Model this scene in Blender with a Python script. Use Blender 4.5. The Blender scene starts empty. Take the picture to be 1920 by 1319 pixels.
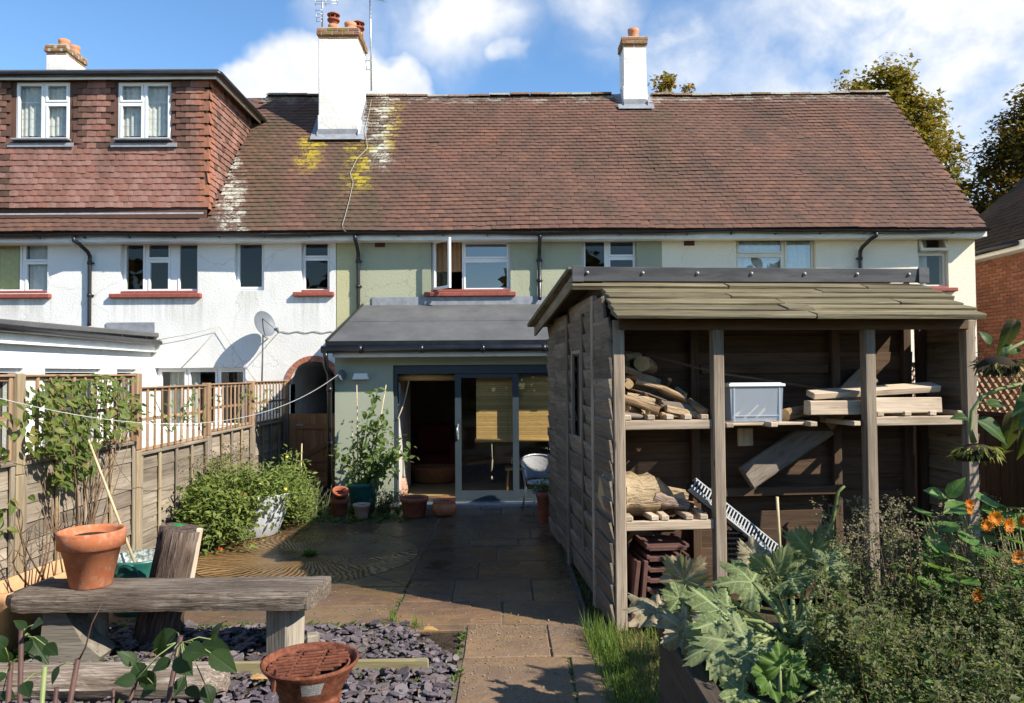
import bpy, math, random
from mathutils import Vector, Matrix, Euler
R = random.Random(11)
rad = math.radians
sc = bpy.context.scene

# ------------------------------------------------------------------ camera
CAM = Vector((0, 0, 2.0))
FPX = 1400.0                       # focal length in photograph pixels (1920 wide)
CM = (Matrix.Rotation(-10.0 / FPX, 3, 'Z') @ Matrix.Rotation(rad(90) + 40.5 / FPX, 3, 'X')
      @ Matrix.Rotation(-0.0072, 3, 'Z'))
cd = bpy.data.cameras.new('camera')
cd.sensor_width = 36.0
cd.lens = FPX / 1920 * 36
cd.clip_start = 0.05
cd.clip_end = 2000
cam = bpy.data.objects.new('camera', cd)
cam.matrix_world = Matrix.Translation(CAM) @ CM.to_4x4()
sc.collection.objects.link(cam)
sc.camera = cam

# ------------------------------------------------------------------ sun, sky, exposure
SUN_DIR = Vector((1.12, -0.66, 1.0)).normalized()      # towards the sun
ELEV = math.asin(SUN_DIR.z)
sl = bpy.data.lights.new('sun', 'SUN')
sl.energy = 5.0
sl.angle = rad(0.53)
sl.color = (1.0, 0.93, 0.81)
so = bpy.data.objects.new('sun', sl)
so.rotation_euler = (-SUN_DIR).to_track_quat('-Z', 'Y').to_euler()
so.location = (8, -6, 12)
sc.collection.objects.link(so)
sc.view_settings.view_transform = 'Standard'
sc.view_settings.look = 'None'
sc.view_settings.gamma = 1.0
sc.view_settings.use_curve_mapping = False
sc.view_settings.exposure = 0.76
sc.render.engine = 'CYCLES'
sc.cycles.use_denoising = True
sc.cycles.max_bounces = 8
sc.cycles.transparent_max_bounces = 16
sc.cycles.caustics_reflective = False
sc.cycles.caustics_refractive = False
sc.cycles.sample_clamp_indirect = 6.0

# ------------------------------------------------------------------ node helper
class NT:
    def __init__(s, nt):
        s.nt = nt
    def n(s, typ, _ins=None, **props):
        nd = s.nt.nodes.new(typ)
        for k, v in props.items():
            setattr(nd, k, v)
        if _ins:
            for k, v in _ins.items():
                s.set(nd.inputs[k], v)
        return nd
    def set(s, sock, v):
        if isinstance(v, bpy.types.NodeSocket):
            s.nt.links.new(v, sock)
        elif isinstance(v, bpy.types.Node):
            s.nt.links.new(v.outputs[0], sock)
        else:
            if isinstance(v, (tuple, list)) and len(v) == 3 and len(sock.default_value) == 4:
                v = (*v, 1)
            sock.default_value = v
    def math(s, op, a, b=0.0, c=0.0, clamp=False):
        nd = s.n('ShaderNodeMath', {0: a, 1: b, 2: c}, operation=op)
        nd.use_clamp = clamp
        return nd.outputs[0]
    def vmath(s, op, a, b=(0, 0, 0)):
        nd = s.n('ShaderNodeVectorMath', {0: a, 1: b}, operation=op)
        return nd.outputs['Value'] if op in ('DOT_PRODUCT', 'LENGTH', 'DISTANCE') else nd.outputs[0]
    def noise(s, vec, scale=5, detail=4, rough=.55, dist=0.0):
        return s.n('ShaderNodeTexNoise', {'Vector': vec, 'Scale': scale, 'Detail': detail, 'Roughness': rough, 'Distortion': dist}).outputs[0]
    def mapr(s, v, a, b, c=0.0, d=1.0, smooth=False):
        nd = s.n('ShaderNodeMapRange', {0: v, 1: a, 2: b, 3: c, 4: d})
        nd.interpolation_type = 'SMOOTHSTEP' if smooth else 'LINEAR'
        return nd.outputs[0]
    def mix(s, f, a, b, blend='MIX'):
        nd = s.n('ShaderNodeMix', data_type='RGBA', blend_type=blend)
        s.set(nd.inputs[0], f); s.set(nd.inputs[6], a); s.set(nd.inputs[7], b)
        return nd.outputs[2]
    def ramp(s, f, stops):
        nd = s.n('ShaderNodeValToRGB', {0: f})
        e = nd.color_ramp.elements
        while len(e) < len(stops):
            e.new(0.5)
        for el, (p, c) in zip(e, stops):
            el.position = p
            el.color = (*c, 1) if len(c) == 3 else c
        return nd.outputs[0]
    def scale(s, vec, sc_):
        return s.vmath('MULTIPLY', vec, sc_)
    def attr(s, name):
        return s.n('ShaderNodeAttribute', attribute_name=name)
    def pos(s):
        return s.n('ShaderNodeNewGeometry').outputs['Position']
    def sep(s, v):
        return s.n('ShaderNodeSeparateXYZ', {0: v}).outputs
    def orand(s):
        return s.n('ShaderNodeObjectInfo').outputs['Random']
    def rnd(s):
        # a number per piece: stored on the mesh, shifted by the object's own random
        a = s.math('ADD', s.attr('rnd').outputs['Fac'], s.orand())
        return s.math('FRACT', a)

# ------------------------------------------------------------------ world: clear sky with broken cloud
w = bpy.data.worlds.new('World')
sc.world = w
w.use_nodes = True
w.node_tree.nodes.clear()
T = NT(w.node_tree)
sky = T.n('ShaderNodeTexSky', sky_type='NISHITA')
sky.sun_disc = False
sky.sun_elevation = ELEV
sky.sun_rotation = math.atan2(SUN_DIR.x, SUN_DIR.y)
sky.air_density = 1.0
sky.dust_density = 0.0
sky.ozone_density = 2.2
skyc = T.n('ShaderNodeHueSaturation', {'Saturation': 1.16, 'Value': 2.65, 'Color': sky.outputs[0]}).outputs[0]
dirv = T.n('ShaderNodeTexCoord').outputs['Generated']
warp = T.n('ShaderNodeTexNoise', {'Vector': dirv, 'Scale': 7.0, 'Detail': 4.0, 'Roughness': .6})
wd = T.vmath('ADD', dirv, T.vmath('MULTIPLY', T.vmath('SUBTRACT', warp.outputs['Color'], (.5, .5, .5)), (.12, .12, .12)))
fine = T.noise(dirv, 16, 5, .62)
streak = T.noise(T.vmath('MULTIPLY', T.vmath('ADD', wd, T.vmath('MULTIPLY', wd, (0.0, 0.0, .3))), (5.0, 5.0, 8.0)), 1.0, 4, .55, .3)
def pdir(px, py):
    return Vector(((px - 950) / FPX, 1, (700 - py) / FPX)).normalized()
def blob(px, py, r, vec=wd, soft=.55):
    d = T.vmath('DISTANCE', vec, tuple(pdir(px, py)))
    return T.mapr(d, r, r * soft, 0, 1, True)
cum = None
for px, py, r in ((590, 190, .105), (500, 200, .072), (700, 165, .075), (750, 200, .045), (600, 128, .045), (440, 215, .045), (655, 130, .05)):
    b = blob(px, py, r, soft=.72)
    cum = b if cum is None else T.math('MAXIMUM', cum, b)
veil = None
for px, py, r, k in ((1800, 110, .40, 1.0), (1580, 90, .22, .8), (1275, 75, .085, .75), (870, -20, .14, .85), (1130, 10, .085, .6), (640, 10, .075, .45), (1430, 150, .10, .5), (975, 108, .03, .6)):
    b = T.math('MULTIPLY', blob(px, py, r, soft=.15), k)
    veil = b if veil is None else T.math('MAXIMUM', veil, b)
gen = T.mapr(streak, .56, .80, 0, .4, True)                      # broken cloud over the whole sky
back = T.mapr(T.sep(dirv)[1], .1, .5, 1, 0, True)
veil = T.math('MULTIPLY', veil, T.mapr(T.math('ADD', streak, T.math('MULTIPLY', fine, .35)), .42, .84, .05, 1.35))
cover = T.math('MAXIMUM', T.math('MAXIMUM', cum, veil), T.math('MULTIPLY', gen, back), clamp=True)
ccol = T.mix(T.mapr(fine, .3, .7), (10.0, 10.6, 11.6), (13.4, 13.5, 13.6))
wcol = T.mix(cover, skyc, ccol)
bg = T.n('ShaderNodeBackground', {'Color': wcol, 'Strength': 0.05})
wo = T.n('ShaderNodeOutputWorld')
w.node_tree.links.new(bg.outputs[0], wo.inputs[0])

# ------------------------------------------------------------------ layout helpers (metres; x right, y away, z up)
def P(px, py, Y):
    d = CM @ Vector(((px - 960) / FPX, -(py - 659.5) / FPX, -1))
    return CAM + d * (Y / d.y)
def G(px, py, z=0.0):
    d = CM @ Vector(((px - 960) / FPX, -(py - 659.5) / FPX, -1))
    return CAM + d * ((z - CAM.z) / d.z)

C = sc.collection
WM = {}
def V(*a):
    return Vector(a)
class MB:
    def __init__(s):
        s.v = []; s.f = []; s.g = []; s.r = []; s.sm = []; s.mi = []; s.m = 0
    def add(s, vs, fs, rnd=None, gc=None, smooth=False):
        b = len(s.v)
        if rnd is None:
            rnd = R.random()
        s.v += [tuple(q) for q in vs]
        s.f += [tuple(i + b for i in f) for f in fs]
        s.g += [tuple(q) for q in (gc if gc is not None else vs)]
        s.r += [rnd] * len(vs)
        s.sm += [smooth] * len(fs)
        s.mi += [s.m] * len(fs)
        return s
    def box(s, c, size, rot=None, ch=0.0, rnd=None, jit=0.0, off=None):
        hx, hy, hz = size[0] / 2, size[1] / 2, size[2] / 2
        o = off if off is not None else V(R.random() * 20, R.random() * 20, R.random() * 20)
        M = rot if rot is not None else Matrix.Identity(3)
        c = Vector(c)
        ax = max(range(3), key=lambda i: size[i])
        def gcf(p):
            return (p[ax] + o[0], p[(ax + 1) % 3] + o[1], p[(ax + 2) % 3] + o[2])
        loc = []; faces = []
        if ch <= 0:
            for z in (-hz, hz):
                for x, y in ((-hx, -hy), (hx, -hy), (hx, hy), (-hx, hy)):
                    loc.append((x, y, z))
            faces = [(3, 2, 1, 0), (4, 5, 6, 7), (0, 1, 5, 4), (1, 2, 6, 5), (2, 3, 7, 6), (3, 0, 4, 7)]
        else:
            ch = min(ch, hx * .45, hy * .45, hz * .45)
            idx = {}
            for sx in (-1, 1):
                for sy in (-1, 1):
                    for sz in (-1, 1):
                        for k in range(3):
                            p = [sx * (hx - (0 if k == 0 else ch)), sy * (hy - (0 if k == 1 else ch)), sz * (hz - (0 if k == 2 else ch))]
                            idx[sx, sy, sz, k] = len(loc)
                            loc.append(tuple(p))
            I = idx
            for k in range(3):
                a, b = (k + 1) % 3, (k + 2) % 3
                for q in (-1, 1):
                    lp = []
                    for u, t in ((-1, -1), (1, -1), (1, 1), (-1, 1)):
                        sg = [0, 0, 0]; sg[k] = q; sg[a] = u; sg[b] = t
                        lp.append(I[sg[0], sg[1], sg[2], k])
                    faces.append(tuple(lp if q > 0 else lp[::-1]))
                    # edges running along axis k
                for u in (-1, 1):
                    for t in (-1, 1):
                        def q_(kk, w_):
                            sg = [0, 0, 0]; sg[k] = w_; sg[a] = u; sg[b] = t
                            return I[sg[0], sg[1], sg[2], kk]
                        f = (q_(a, -1), q_(a, 1), q_(b, 1), q_(b, -1))
                        faces.append(f if u * t > 0 else f[::-1])
            for sx in (-1, 1):
                for sy in (-1, 1):
                    for sz in (-1, 1):
                        f = tuple(I[sx, sy, sz, k] for k in range(3))
                        faces.append(f if sx * sy * sz > 0 else f[::-1])
        vs = []
        if jit:
            jv = {}
            for p in loc:
                k = (p[0] > 0, p[1] > 0, p[2] > 0)
                if k not in jv:
                    jv[k] = V(R.uniform(-jit, jit), R.uniform(-jit, jit), R.uniform(-jit, jit))
                vs.append(c + M @ (Vector(p) + jv[k]))
        else:
            vs = [c + M @ Vector(p) for p in loc]
        return s.add(vs, faces, rnd, [gcf(p) for p in loc])
    def bar(s, a, b, wid, thk, up=(0, 0, 1), ch=0.0, rnd=None, jit=0.0):
        a = Vector(a); b = Vector(b)
        x = (b - a); L = x.length; x.normalize()
        u = Vector(up); y = u.cross(x)
        if y.length < 1e-4:
            y = V(1, 0, 0).cross(x)
        y.normalize(); z = x.cross(y)
        M = Matrix((x, y, z)).transposed()
        return s.box((a + b) / 2, (L, wid, thk), M, ch, rnd, jit)
    def tube(s, pts, rads, sides=8, cap=True, rnd=None, smooth=True, jag=0.0, gl=0.0):
        pts = [Vector(p) for p in pts]
        if not isinstance(rads, (list, tuple)):
            rads = [rads] * len(pts)
        vs = []; gc = []; fs = []
        L = gl; up = None
        oo = V(R.random() * 9, R.random() * 9, R.random() * 9)
        jr = [1 + R.uniform(-jag, jag) for _ in range(sides)]
        for i, p in enumerate(pts):
            if i == 0: t = pts[1] - p
            elif i == len(pts) - 1: t = p - pts[i - 1]
            else: t = pts[i + 1] - pts[i - 1]
            t = t.normalized()
            if up is None:
                up = V(0, 0, 1) if abs(t.z) < .9 else V(1, 0, 0)
            a = up - t * up.dot(t)
            a.normalize(); b = t.cross(a); up = a
            if i: L += (p - pts[i - 1]).length
            for k in range(sides):
                an = 2 * math.pi * k / sides
                r = rads[i] * jr[k]
                vs.append(p + (a * math.cos(an) + b * math.sin(an)) * r)
                gc.append((L + oo[0], math.cos(an) * rads[i] * 1.0 + oo[1], math.sin(an) * rads[i] + oo[2]))
        n = sides
        for i in range(len(pts) - 1):
            for k in range(n):
                k2 = (k + 1) % n
                fs.append((i * n + k, i * n + k2, (i + 1) * n + k2, (i + 1) * n + k))
        s.add(vs, fs, rnd, gc, smooth)
        if cap:
            b0 = len(s.v) - len(vs)
            s.f.append(tuple(b0 + k for k in range(n))[::-1]); s.sm.append(False); s.mi.append(s.m)
            s.f.append(tuple(b0 + (len(pts) - 1) * n + k for k in range(n))); s.sm.append(False); s.mi.append(s.m)
        return s
    def lathe(s, prof, c=(0, 0, 0), seg=24, rnd=None, M=None, smooth=True, sx=1.0, sy=1.0):
        c = Vector(c); vs = []; gc = []; fs = []
        M = M or Matrix.Identity(3)
        for r, z in prof:
            for k in range(seg):
                a = 2 * math.pi * k / seg
                p = V(r * math.cos(a) * sx, r * math.sin(a) * sy, z)
                vs.append(c + M @ p); gc.append(p)
        for i in range(len(prof) - 1):
            for k in range(seg):
                k2 = (k + 1) % seg
                fs.append((i * seg + k, i * seg + k2, (i + 1) * seg + k2, (i + 1) * seg + k))
        return s.add(vs, fs, rnd, gc, smooth)
    def quad(s, a, b, c, d, rnd=None, gc=None):
        return s.add([a, b, c, d], [(0, 1, 2, 3)], rnd, gc)
    def prism(s, poly, h, rnd=None, M=None, c=(0, 0, 0), z0=0.0):
        c = Vector(c); M = M or Matrix.Identity(3); n = len(poly)
        lo = [(x, y, z0) for x, y in poly]; hi = [(x, y, z0 + h) for x, y in poly]
        vs = [c + M @ Vector(p) for p in lo + hi]
        fs = [tuple(range(n))[::-1], tuple(range(n, 2 * n))] + [(i, (i + 1) % n, n + (i + 1) % n, n + i) for i in range(n)]
        return s.add(vs, fs, rnd)
    def mesh(s, name, mats):
        me = bpy.data.meshes.new(name)
        me.from_pydata(s.v, [], s.f)
        for m in (mats if isinstance(mats, (list, tuple)) else [mats]):
            me.materials.append(MT[m] if isinstance(m, str) else m)
        if s.v:
            at = me.attributes.new('gc', 'FLOAT_VECTOR', 'POINT')
            at.data.foreach_set('vector', [x for g in s.g for x in g])
            ar = me.attributes.new('rnd', 'FLOAT', 'POINT')
            ar.data.foreach_set('value', s.r)
            me.polygons.foreach_set('use_smooth', s.sm)
            me.polygons.foreach_set('material_index', s.mi)
        me.update()
        return me
    def build(s, name, mats, parent=None, **tags):
        return link(name, s.mesh(name, mats), parent, None, **tags)

def link(name, data, parent=None, M=None, label=None, cat=None, group=None, kind=None):
    o = bpy.data.objects.new(name, data)
    C.objects.link(o)
    M = M or Matrix.Identity(4)
    if parent is not None:
        o.parent = parent
        o.matrix_parent_inverse = WM[parent.name].inverted()
    o.matrix_basis = M
    WM[o.name] = M
    if label: o['label'] = label
    if cat: o['category'] = cat
    if group: o['group'] = group
    if kind: o['kind'] = kind
    return o
def thing(name, loc, label, cat, group=None):
    o = link(name, None, None, Matrix.Translation(Vector(loc)), label, cat, group)
    o.empty_display_size = .1
    return o
def rotz(a):
    return Matrix.Rotation(a, 3, 'Z')
def TRS(loc, rot=None, s=1.0):
    m = Matrix.Translation(Vector(loc))
    if rot is not None:
        m = m @ rot.to_4x4()
    return m @ Matrix.Scale(s, 4) if s != 1.0 else m
def frame3(x, z):
    """rotation whose x axis is x and whose z axis is as near z as it can be"""
    x = Vector(x).normalized(); z = Vector(z)
    y = z.cross(x)
    if y.length < 1e-5: y = V(1, 0, 0).cross(x)
    y.normalize(); z = x.cross(y)
    return Matrix((x, y, z)).transposed()
def lerp(a, b, t):
    return a + (b - a) * t
# ------------------------------------------------------------------ materials
MT = {}
def newmat(name):
    m = bpy.data.materials.new(name)
    m.use_nodes = True
    m.node_tree.nodes.clear()
    MT[name] = m
    return NT(m.node_tree)
def out(T, sh):
    o = T.n('ShaderNodeOutputMaterial')
    T.nt.links.new(sh if isinstance(sh, bpy.types.NodeSocket) else sh.outputs[0], o.inputs[0])
def bsdf(T, col, rough=.8, h=None, bs=.4, bd=.01, spec=.3, metal=0.0, normal=None, **kw):
    ins = {'Base Color': col, 'Roughness': rough, 'Specular IOR Level': spec, 'Metallic': metal}
    ins.update(kw)
    p = T.n('ShaderNodeBsdfPrincipled', ins)
    if h is not None:
        b = T.n('ShaderNodeBump', {'Strength': bs, 'Distance': bd, 'Height': h})
        T.nt.links.new(b.outputs[0], p.inputs['Normal'])
    out(T, p)
    return p
def plain(name, col, rough=.6, var=.12, spec=.3, metal=0.0, nscale=14, bs=.15, bd=.003):
    T = newmat(name)
    pos = T.pos()
    n = T.noise(pos, nscale, 5)
    c = T.mix(T.mapr(n, .3, .7), tuple(x * (1 - var) for x in col), tuple(min(1, x * (1 + var)) for x in col))
    bsdf(T, c, T.mapr(n, .3, .7, rough - .06, rough + .06), T.noise(pos, nscale * 6, 3), bs, bd, spec, metal)
def render_wall(name, col, stain=(.3, .29, .25), k=.16, sills=()):
    T = newmat(name)
    pos = T.pos()
    big = T.noise(pos, .9, 4)
    streak = T.noise(T.scale(pos, (2.2, 2.2, .25)), 1.0, 5)
    c = T.mix(T.math('MULTIPLY', T.mapr(big, .45, .75), k), col, stain)
    c = T.mix(T.math('MULTIPLY', T.mapr(streak, .55, .8), k * .9), c, stain)
    if sills:
        xyz = T.sep(pos); drip = T.noise(T.scale(pos, (9, 9, .5)), 1.0, 5, .65)
        for x0, x1, zz in sills:
            m_ = T.math('MULTIPLY', T.mapr(xyz[0], x0 - .03, x0 + .02), T.mapr(xyz[0], x1 + .03, x1 - .02))
            m_ = T.math('MULTIPLY', m_, T.math('MULTIPLY', T.mapr(xyz[2], zz - .75, zz - .05), T.mapr(xyz[2], zz + .02, zz)))
            c = T.mix(T.math('MULTIPLY', m_, T.mapr(drip, .42, .62, 0, .5)), c, stain)
    crack = T.n('ShaderNodeTexVoronoi', {'Vector': T.vmath('ADD', pos, T.vmath('MULTIPLY', T.n('ShaderNodeTexNoise', {'Vector': pos, 'Scale': 3.0, 'Detail': 4.0}).outputs['Color'], (.5, .5, .5))), 'Scale': .55}, feature='DISTANCE_TO_EDGE').outputs['Distance']
    c = T.mix(T.math('MULTIPLY', T.mapr(crack, .006, .002), .35), c, stain)
    lump = T.math('ADD', T.noise(pos, 26, 4, .6), T.math('MULTIPLY', T.noise(pos, 75, 2), .5))
    bsdf(T, c, .92, lump, .6, .012, .15)
def _sl(a, b, y): return (P(a, y, 14.0).x, P(b, y, 14.0).x, P((a + b) / 2, y, 14.0).z)
render_wall('white_render', (.745, .735, .705), (.34, .32, .27), .26, [_sl(-80, 97, 561), _sl(208, 379, 560), _sl(551, 627, 557), _sl(441, 495, 546)])
render_wall('sage_render', (.365, .375, .265), (.22, .225, .16), .28, [_sl(796, 967, 557)])
render_wall('olive_render', (.46, .44, .26), (.3, .3, .2), .2)
render_wall('cream_render', (.84, .755, .59), (.5, .45, .36), .14)
render_wall('chimney_render', (.79, .775, .74), (.33, .31, .24), .5)
T = newmat('sage_smooth'); pos = T.pos()
bsdf(T, T.mix(T.mapr(T.noise(pos, 1.4, 4), .35, .7), (.305, .335, .255), (.345, .37, .285)), .85, T.noise(pos, 60, 3), .2, .004, .2)
plain('white_plastic', (.80, .80, .79), .35, .05, .4, nscale=3, bs=.02)
plain('cream_plastic', (.72, .69, .58), .4, .07, .4, nscale=3, bs=.02)
plain('fascia_white', (.74, .74, .72), .5, .1, .3, nscale=4)
plain('black_plastic', (.012, .012, .014), .32, .3, .5, nscale=6, bs=.05)
plain('dark_gap', (.02, .018, .016), .95)
plain('interior_wall', (.46, .45, .41), .9, nscale=2)
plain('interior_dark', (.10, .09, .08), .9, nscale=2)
plain('door_metal', (.036, .050, .062), .42, .08, .5, nscale=5, bs=.03)
plain('lead', (.24, .25, .27), .6, .2, .4, nscale=9, bs=.4, bd=.01)
plain('red_sill', (.27, .075, .055), .7, .2)
plain('metal_grey', (.42, .43, .44), .4, .15, .5, .8)
plain('dish_grey', (.13, .145, .165), .5, .06, .4)
plain('rope', (.50, .50, .48), .8)
plain('cable', (.30, .29, .27), .7)
plain('wire_white', (.36, .34, .29), .7)
plain('vent_brown', (.10, .035, .028), .8)
plain('mortar', (.36, .34, .29), .95, .2, nscale=20, bs=.4, bd=.01)
plain('soil', (.055, .040, .028), .95, .4, .1, nscale=9, bs=1, bd=.03)
plain('straw', (.46, .38, .22), .9, .3)
plain('cane', (.52, .41, .24), .7, .25, nscale=6)
plain('bolt', (.30, .28, .27), .55, .4, .4, .6, nscale=60)
plain('grit', (.24, .19, .13), .9, .4)
plain('glass_green_plastic', (.02, .12, .10), .4, .25, .5, nscale=8)
plain('green_lid', (.02, .16, .035), .35, .1, .5)
plain('red_cloth', (.17, .022, .022), .9)
plain('jug_white', (.75, .74, .70), .3, .05, .5)
plain('tomato_red', (.55, .045, .025), .25, .1, .5)
plain('tomato_yellow', (.55, .46, .06), .3, .15, .5)
plain('paper', (.55, .54, .52), .7)
plain('cord_tan', (.55, .46, .33), .8)

def glass(name, tint=(.88, .9, .88), rough=0.0, f0=.04):
    T = newmat(name)
    ge = T.n('ShaderNodeNewGeometry')
    co = T.math('ABSOLUTE', T.vmath('DOT_PRODUCT', ge.outputs['Normal'], ge.outputs['Incoming']))
    f = T.math('ADD', f0, T.math('MULTIPLY', T.math('POWER', T.math('SUBTRACT', 1.0, co), 5.0), 1 - f0))
    tr = T.n('ShaderNodeBsdfTransparent', {'Color': tint})
    n = T.noise(T.pos(), 1.7, 2)
    b = T.n('ShaderNodeBump', {'Strength': .05, 'Distance': .02, 'Height': n})
    gl = T.n('ShaderNodeBsdfGlossy', {'Color': (1, 1, 1), 'Roughness': rough, 'Normal': b.outputs[0]})
    out(T, T.n('ShaderNodeMixShader', {0: f, 1: tr.outputs[0], 2: gl.outputs[0]}))
glass('pane_glass')
glass('sky_glass', (.80, .85, .88), 0, .17)

# clay tiles: colour by piece, soot and lichen by place
def tile_mat(name, cols, lichen=True, wide=False):
    T = newmat(name)
    pos = T.pos(); r = T.rnd(); xyz = T.sep(pos)
    c = T.ramp(r, cols)
    n1 = T.noise(pos, 38, 4, .6)
    c = T.mix(T.mapr(n1, .52, .72, 0, .55), c, (.07, .055, .045))
    speck = T.noise(pos, 95, 2)
    c = T.mix(T.mapr(speck, .66, .74, 0, .45), c, (.34, .33, .27))
    patch = T.noise(T.scale(pos, (1.0, .6, .4)), 1.5, 7, .68)
    c = T.mix(T.mapr(patch, .46, .72, 0, .72), c, (.060, .048, .036))
    warm = T.noise(T.scale(pos, (.8, .5, .5)), 1.6, 4)
    c = T.mix(T.mapr(warm, .55, .75, 0, .35), c, (.25, .105, .065))
    h = T.math('ADD', n1, T.math('MULTIPLY', speck, .4))
    if lichen:
        wn = T.n('ShaderNodeTexNoise', {'Vector': pos, 'Scale': 3.6, 'Detail': 6.0, 'Roughness': .75})
        wp = T.vmath('ADD', pos, T.vmath('MULTIPLY', T.vmath('SUBTRACT', wn.outputs['Color'], (.5, .5, .5)), (1.0, 1.0, 1.0)))
        wx = T.sep(wp)
        def strip(cx, hw, y0, y1, slope=0.0):
            dx = T.math('ABSOLUTE', T.math('SUBTRACT', T.math('ADD', wx[0], T.math('MULTIPLY', T.math('SUBTRACT', wx[1], 15.0), slope)), cx))
            a = T.mapr(dx, hw, hw * .35, 0, 1, True)
            b = T.math('MULTIPLY', T.mapr(wx[1], y0, y0 + .35, 0, 1, True), T.mapr(wx[1], y1, y1 - .3, 0, 1, True))
            return T.math('MULTIPLY', a, b)
        thr = T.mapr(T.math('ADD', T.noise(T.scale(pos, (1, 1.6, 1.6)), 21, 6, .8), T.mapr(r, 0, 1, -.09, .09)), .48, .54, 0, 1)
        # soot and moss trails under the stack and beside the dormer
        moss = T.math('MAXIMUM', strip(-3.0, .75, 13.4, 17.2, .12), T.math('MAXIMUM', strip(-4.85, .62, 13.4, 16.6, .25), strip(-2.75, .42, 13.3, 16.0)))
        moss = T.math('MAXIMUM', moss, T.math('MULTIPLY', strip(3.2, .5, 13.6, 16.9), .45))
        c = T.mix(T.math('MULTIPLY', moss, T.mapr(T.noise(T.scale(pos, (2.2, .7, .7)), 5, 6, .7), .38, .62, .08, .85)), c, (.080, .066, .036))
        pale = T.math('MAXIMUM', strip(-5.62, .34, 13.2, 16.3, .46), strip(-2.62, .33, 14.9, 17.3, .05))
        pale = T.math('MAXIMUM', pale, T.math('MULTIPLY', T.mapr(wx[2], 8.12, 8.40, 0, 1), .55))
        c = T.mix(T.math('MULTIPLY', pale, T.math('MULTIPLY', thr, .85)), c, (.50, .51, .43))
        yel = T.math('MAXIMUM', strip(-3.0, .36, 14.35, 15.85, .1), strip(-4.02, .33, 14.8, 16.05, .16))
        yel = T.math('MAXIMUM', yel, T.math('MULTIPLY', strip(-2.45, .2, 15.3, 17.0), .6))
        c = T.mix(T.math('MULTIPLY', yel, T.math('MULTIPLY', thr, .92)), c, (.40, .31, .025))
    bsdf(T, c, .88, h, .55, .006, .2)
tile_mat('roof_tile', [(0, (.118, .064, .048)), (.3, (.130, .069, .051)), (.6, (.140, .074, .054)), (.88, (.152, .080, .056)), (1, (.180, .090, .060))])
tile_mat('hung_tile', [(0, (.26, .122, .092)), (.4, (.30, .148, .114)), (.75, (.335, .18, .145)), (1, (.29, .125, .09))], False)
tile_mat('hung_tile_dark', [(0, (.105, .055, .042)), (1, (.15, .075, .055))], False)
tile_mat('corner_tile', [(0, (.38, .155, .09)), (1, (.34, .14, .09))], False)
tile_mat('far_tile', [(0, (.020, .015, .013)), (1, (.035, .024, .020))], False)
def brick_mat(name, cols, moss=0.0):
    T = newmat(name)
    pos = T.pos(); r = T.rnd()
    c = T.ramp(r, cols)
    n = T.noise(pos, 42, 4, .6)
    c = T.mix(T.mapr(n, .45, .7, 0, .5), c, tuple(x * .45 for x in cols[0][1]))
    if moss:
        m = T.mapr(T.noise(pos, 7, 5, .65), .5, .62, 0, moss)
        c = T.mix(m, c, (.20, .18, .035))
    bsdf(T, c, .9, n, .5, .006, .15)
brick_mat('stack_brick', [(0, (.22, .105, .06)), (.5, (.30, .14, .085)), (1, (.36, .19, .12))], .85)
brick_mat('arch_brick', [(0, (.36, .13, .085)), (1, (.46, .21, .14))])
brick_mat('far_brick', [(0, (.18, .068, .042)), (.4, (.24, .090, .054)), (.8, (.29, .12, .072)), (1, (.15, .062, .045))])

# timber: grain along each piece's own length (attribute gc)
def wood(name, cols, sx=1.6, sy=38, dark=.6, knots=True, rough=.85, bs=.5, bd=.006, wet=0.0):
    T = newmat(name)
    g = T.attr('gc').outputs['Vector']; r = T.rnd()
    g = T.vmath('ADD', g, T.n('ShaderNodeCombineXYZ', {0: T.math('MULTIPLY', T.orand(), 31.0), 1: T.math('MULTIPLY', T.orand(), 17.0)}).outputs[0])
    gs = T.scale(g, (sx, sy, sy))
    a = T.noise(gs, 1.0, 5, .6, .6)
    b = T.noise(T.scale(g, (sx * 2.5, sy * 3.2, sy * 3.2)), 1.0, 3)
    big = T.noise(T.scale(g, (.9, 2.5, 2.5)), 1.3, 4)
    f = T.math('ADD', T.math('MULTIPLY', a, .62), T.math('MULTIPLY', big, .38))
    c = T.ramp(T.mapr(f, .28, .72), [(i / (len(cols) - 1), q) for i, q in enumerate(cols)])
    c = T.mix(T.mapr(b, .56, .72, 0, dark), c, tuple(x * .35 for x in cols[0]))
    v = T.mapr(r, 0, 1, .72, 1.22)
    c = T.mix(1.0, c, T.n('ShaderNodeCombineColor', {0: v, 1: v, 2: v}).outputs[0], 'MULTIPLY')
    if knots:
        vo = T.n('ShaderNodeTexVoronoi', {'Vector': T.scale(g, (2.2, 9, 9)), 'Scale': 1.0}).outputs['Distance']
        c = T.mix(T.mapr(vo, .10, .05, 0, .7), c, tuple(x * .3 for x in cols[0]))
    bsdf(T, c, rough, T.math('ADD', a, T.math('MULTIPLY', b, .6)), bs, bd, .25)
wood('fence_board', [(.13, .10, .072), (.26, .212, .16), (.41, .355, .28)], sy=22)
wood('fence_post', [(.21, .15, .085), (.32, .25, .155), (.42, .36, .25)], sy=30)
wood('trellis', [(.19, .105, .058), (.31, .195, .115), (.44, .33, .225)], sy=40)
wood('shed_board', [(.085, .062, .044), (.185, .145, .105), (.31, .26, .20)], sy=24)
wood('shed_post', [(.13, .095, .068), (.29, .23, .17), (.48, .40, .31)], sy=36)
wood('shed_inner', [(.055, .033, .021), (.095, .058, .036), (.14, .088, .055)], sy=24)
wood('roof_board', [(.060, .050, .026), (.150, .125, .072), (.30, .255, .165)], sy=30, bs=.8)
wood('plank', [(.27, .195, .13), (.47, .37, .27), (.62, .52, .40)], sy=30)
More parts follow.
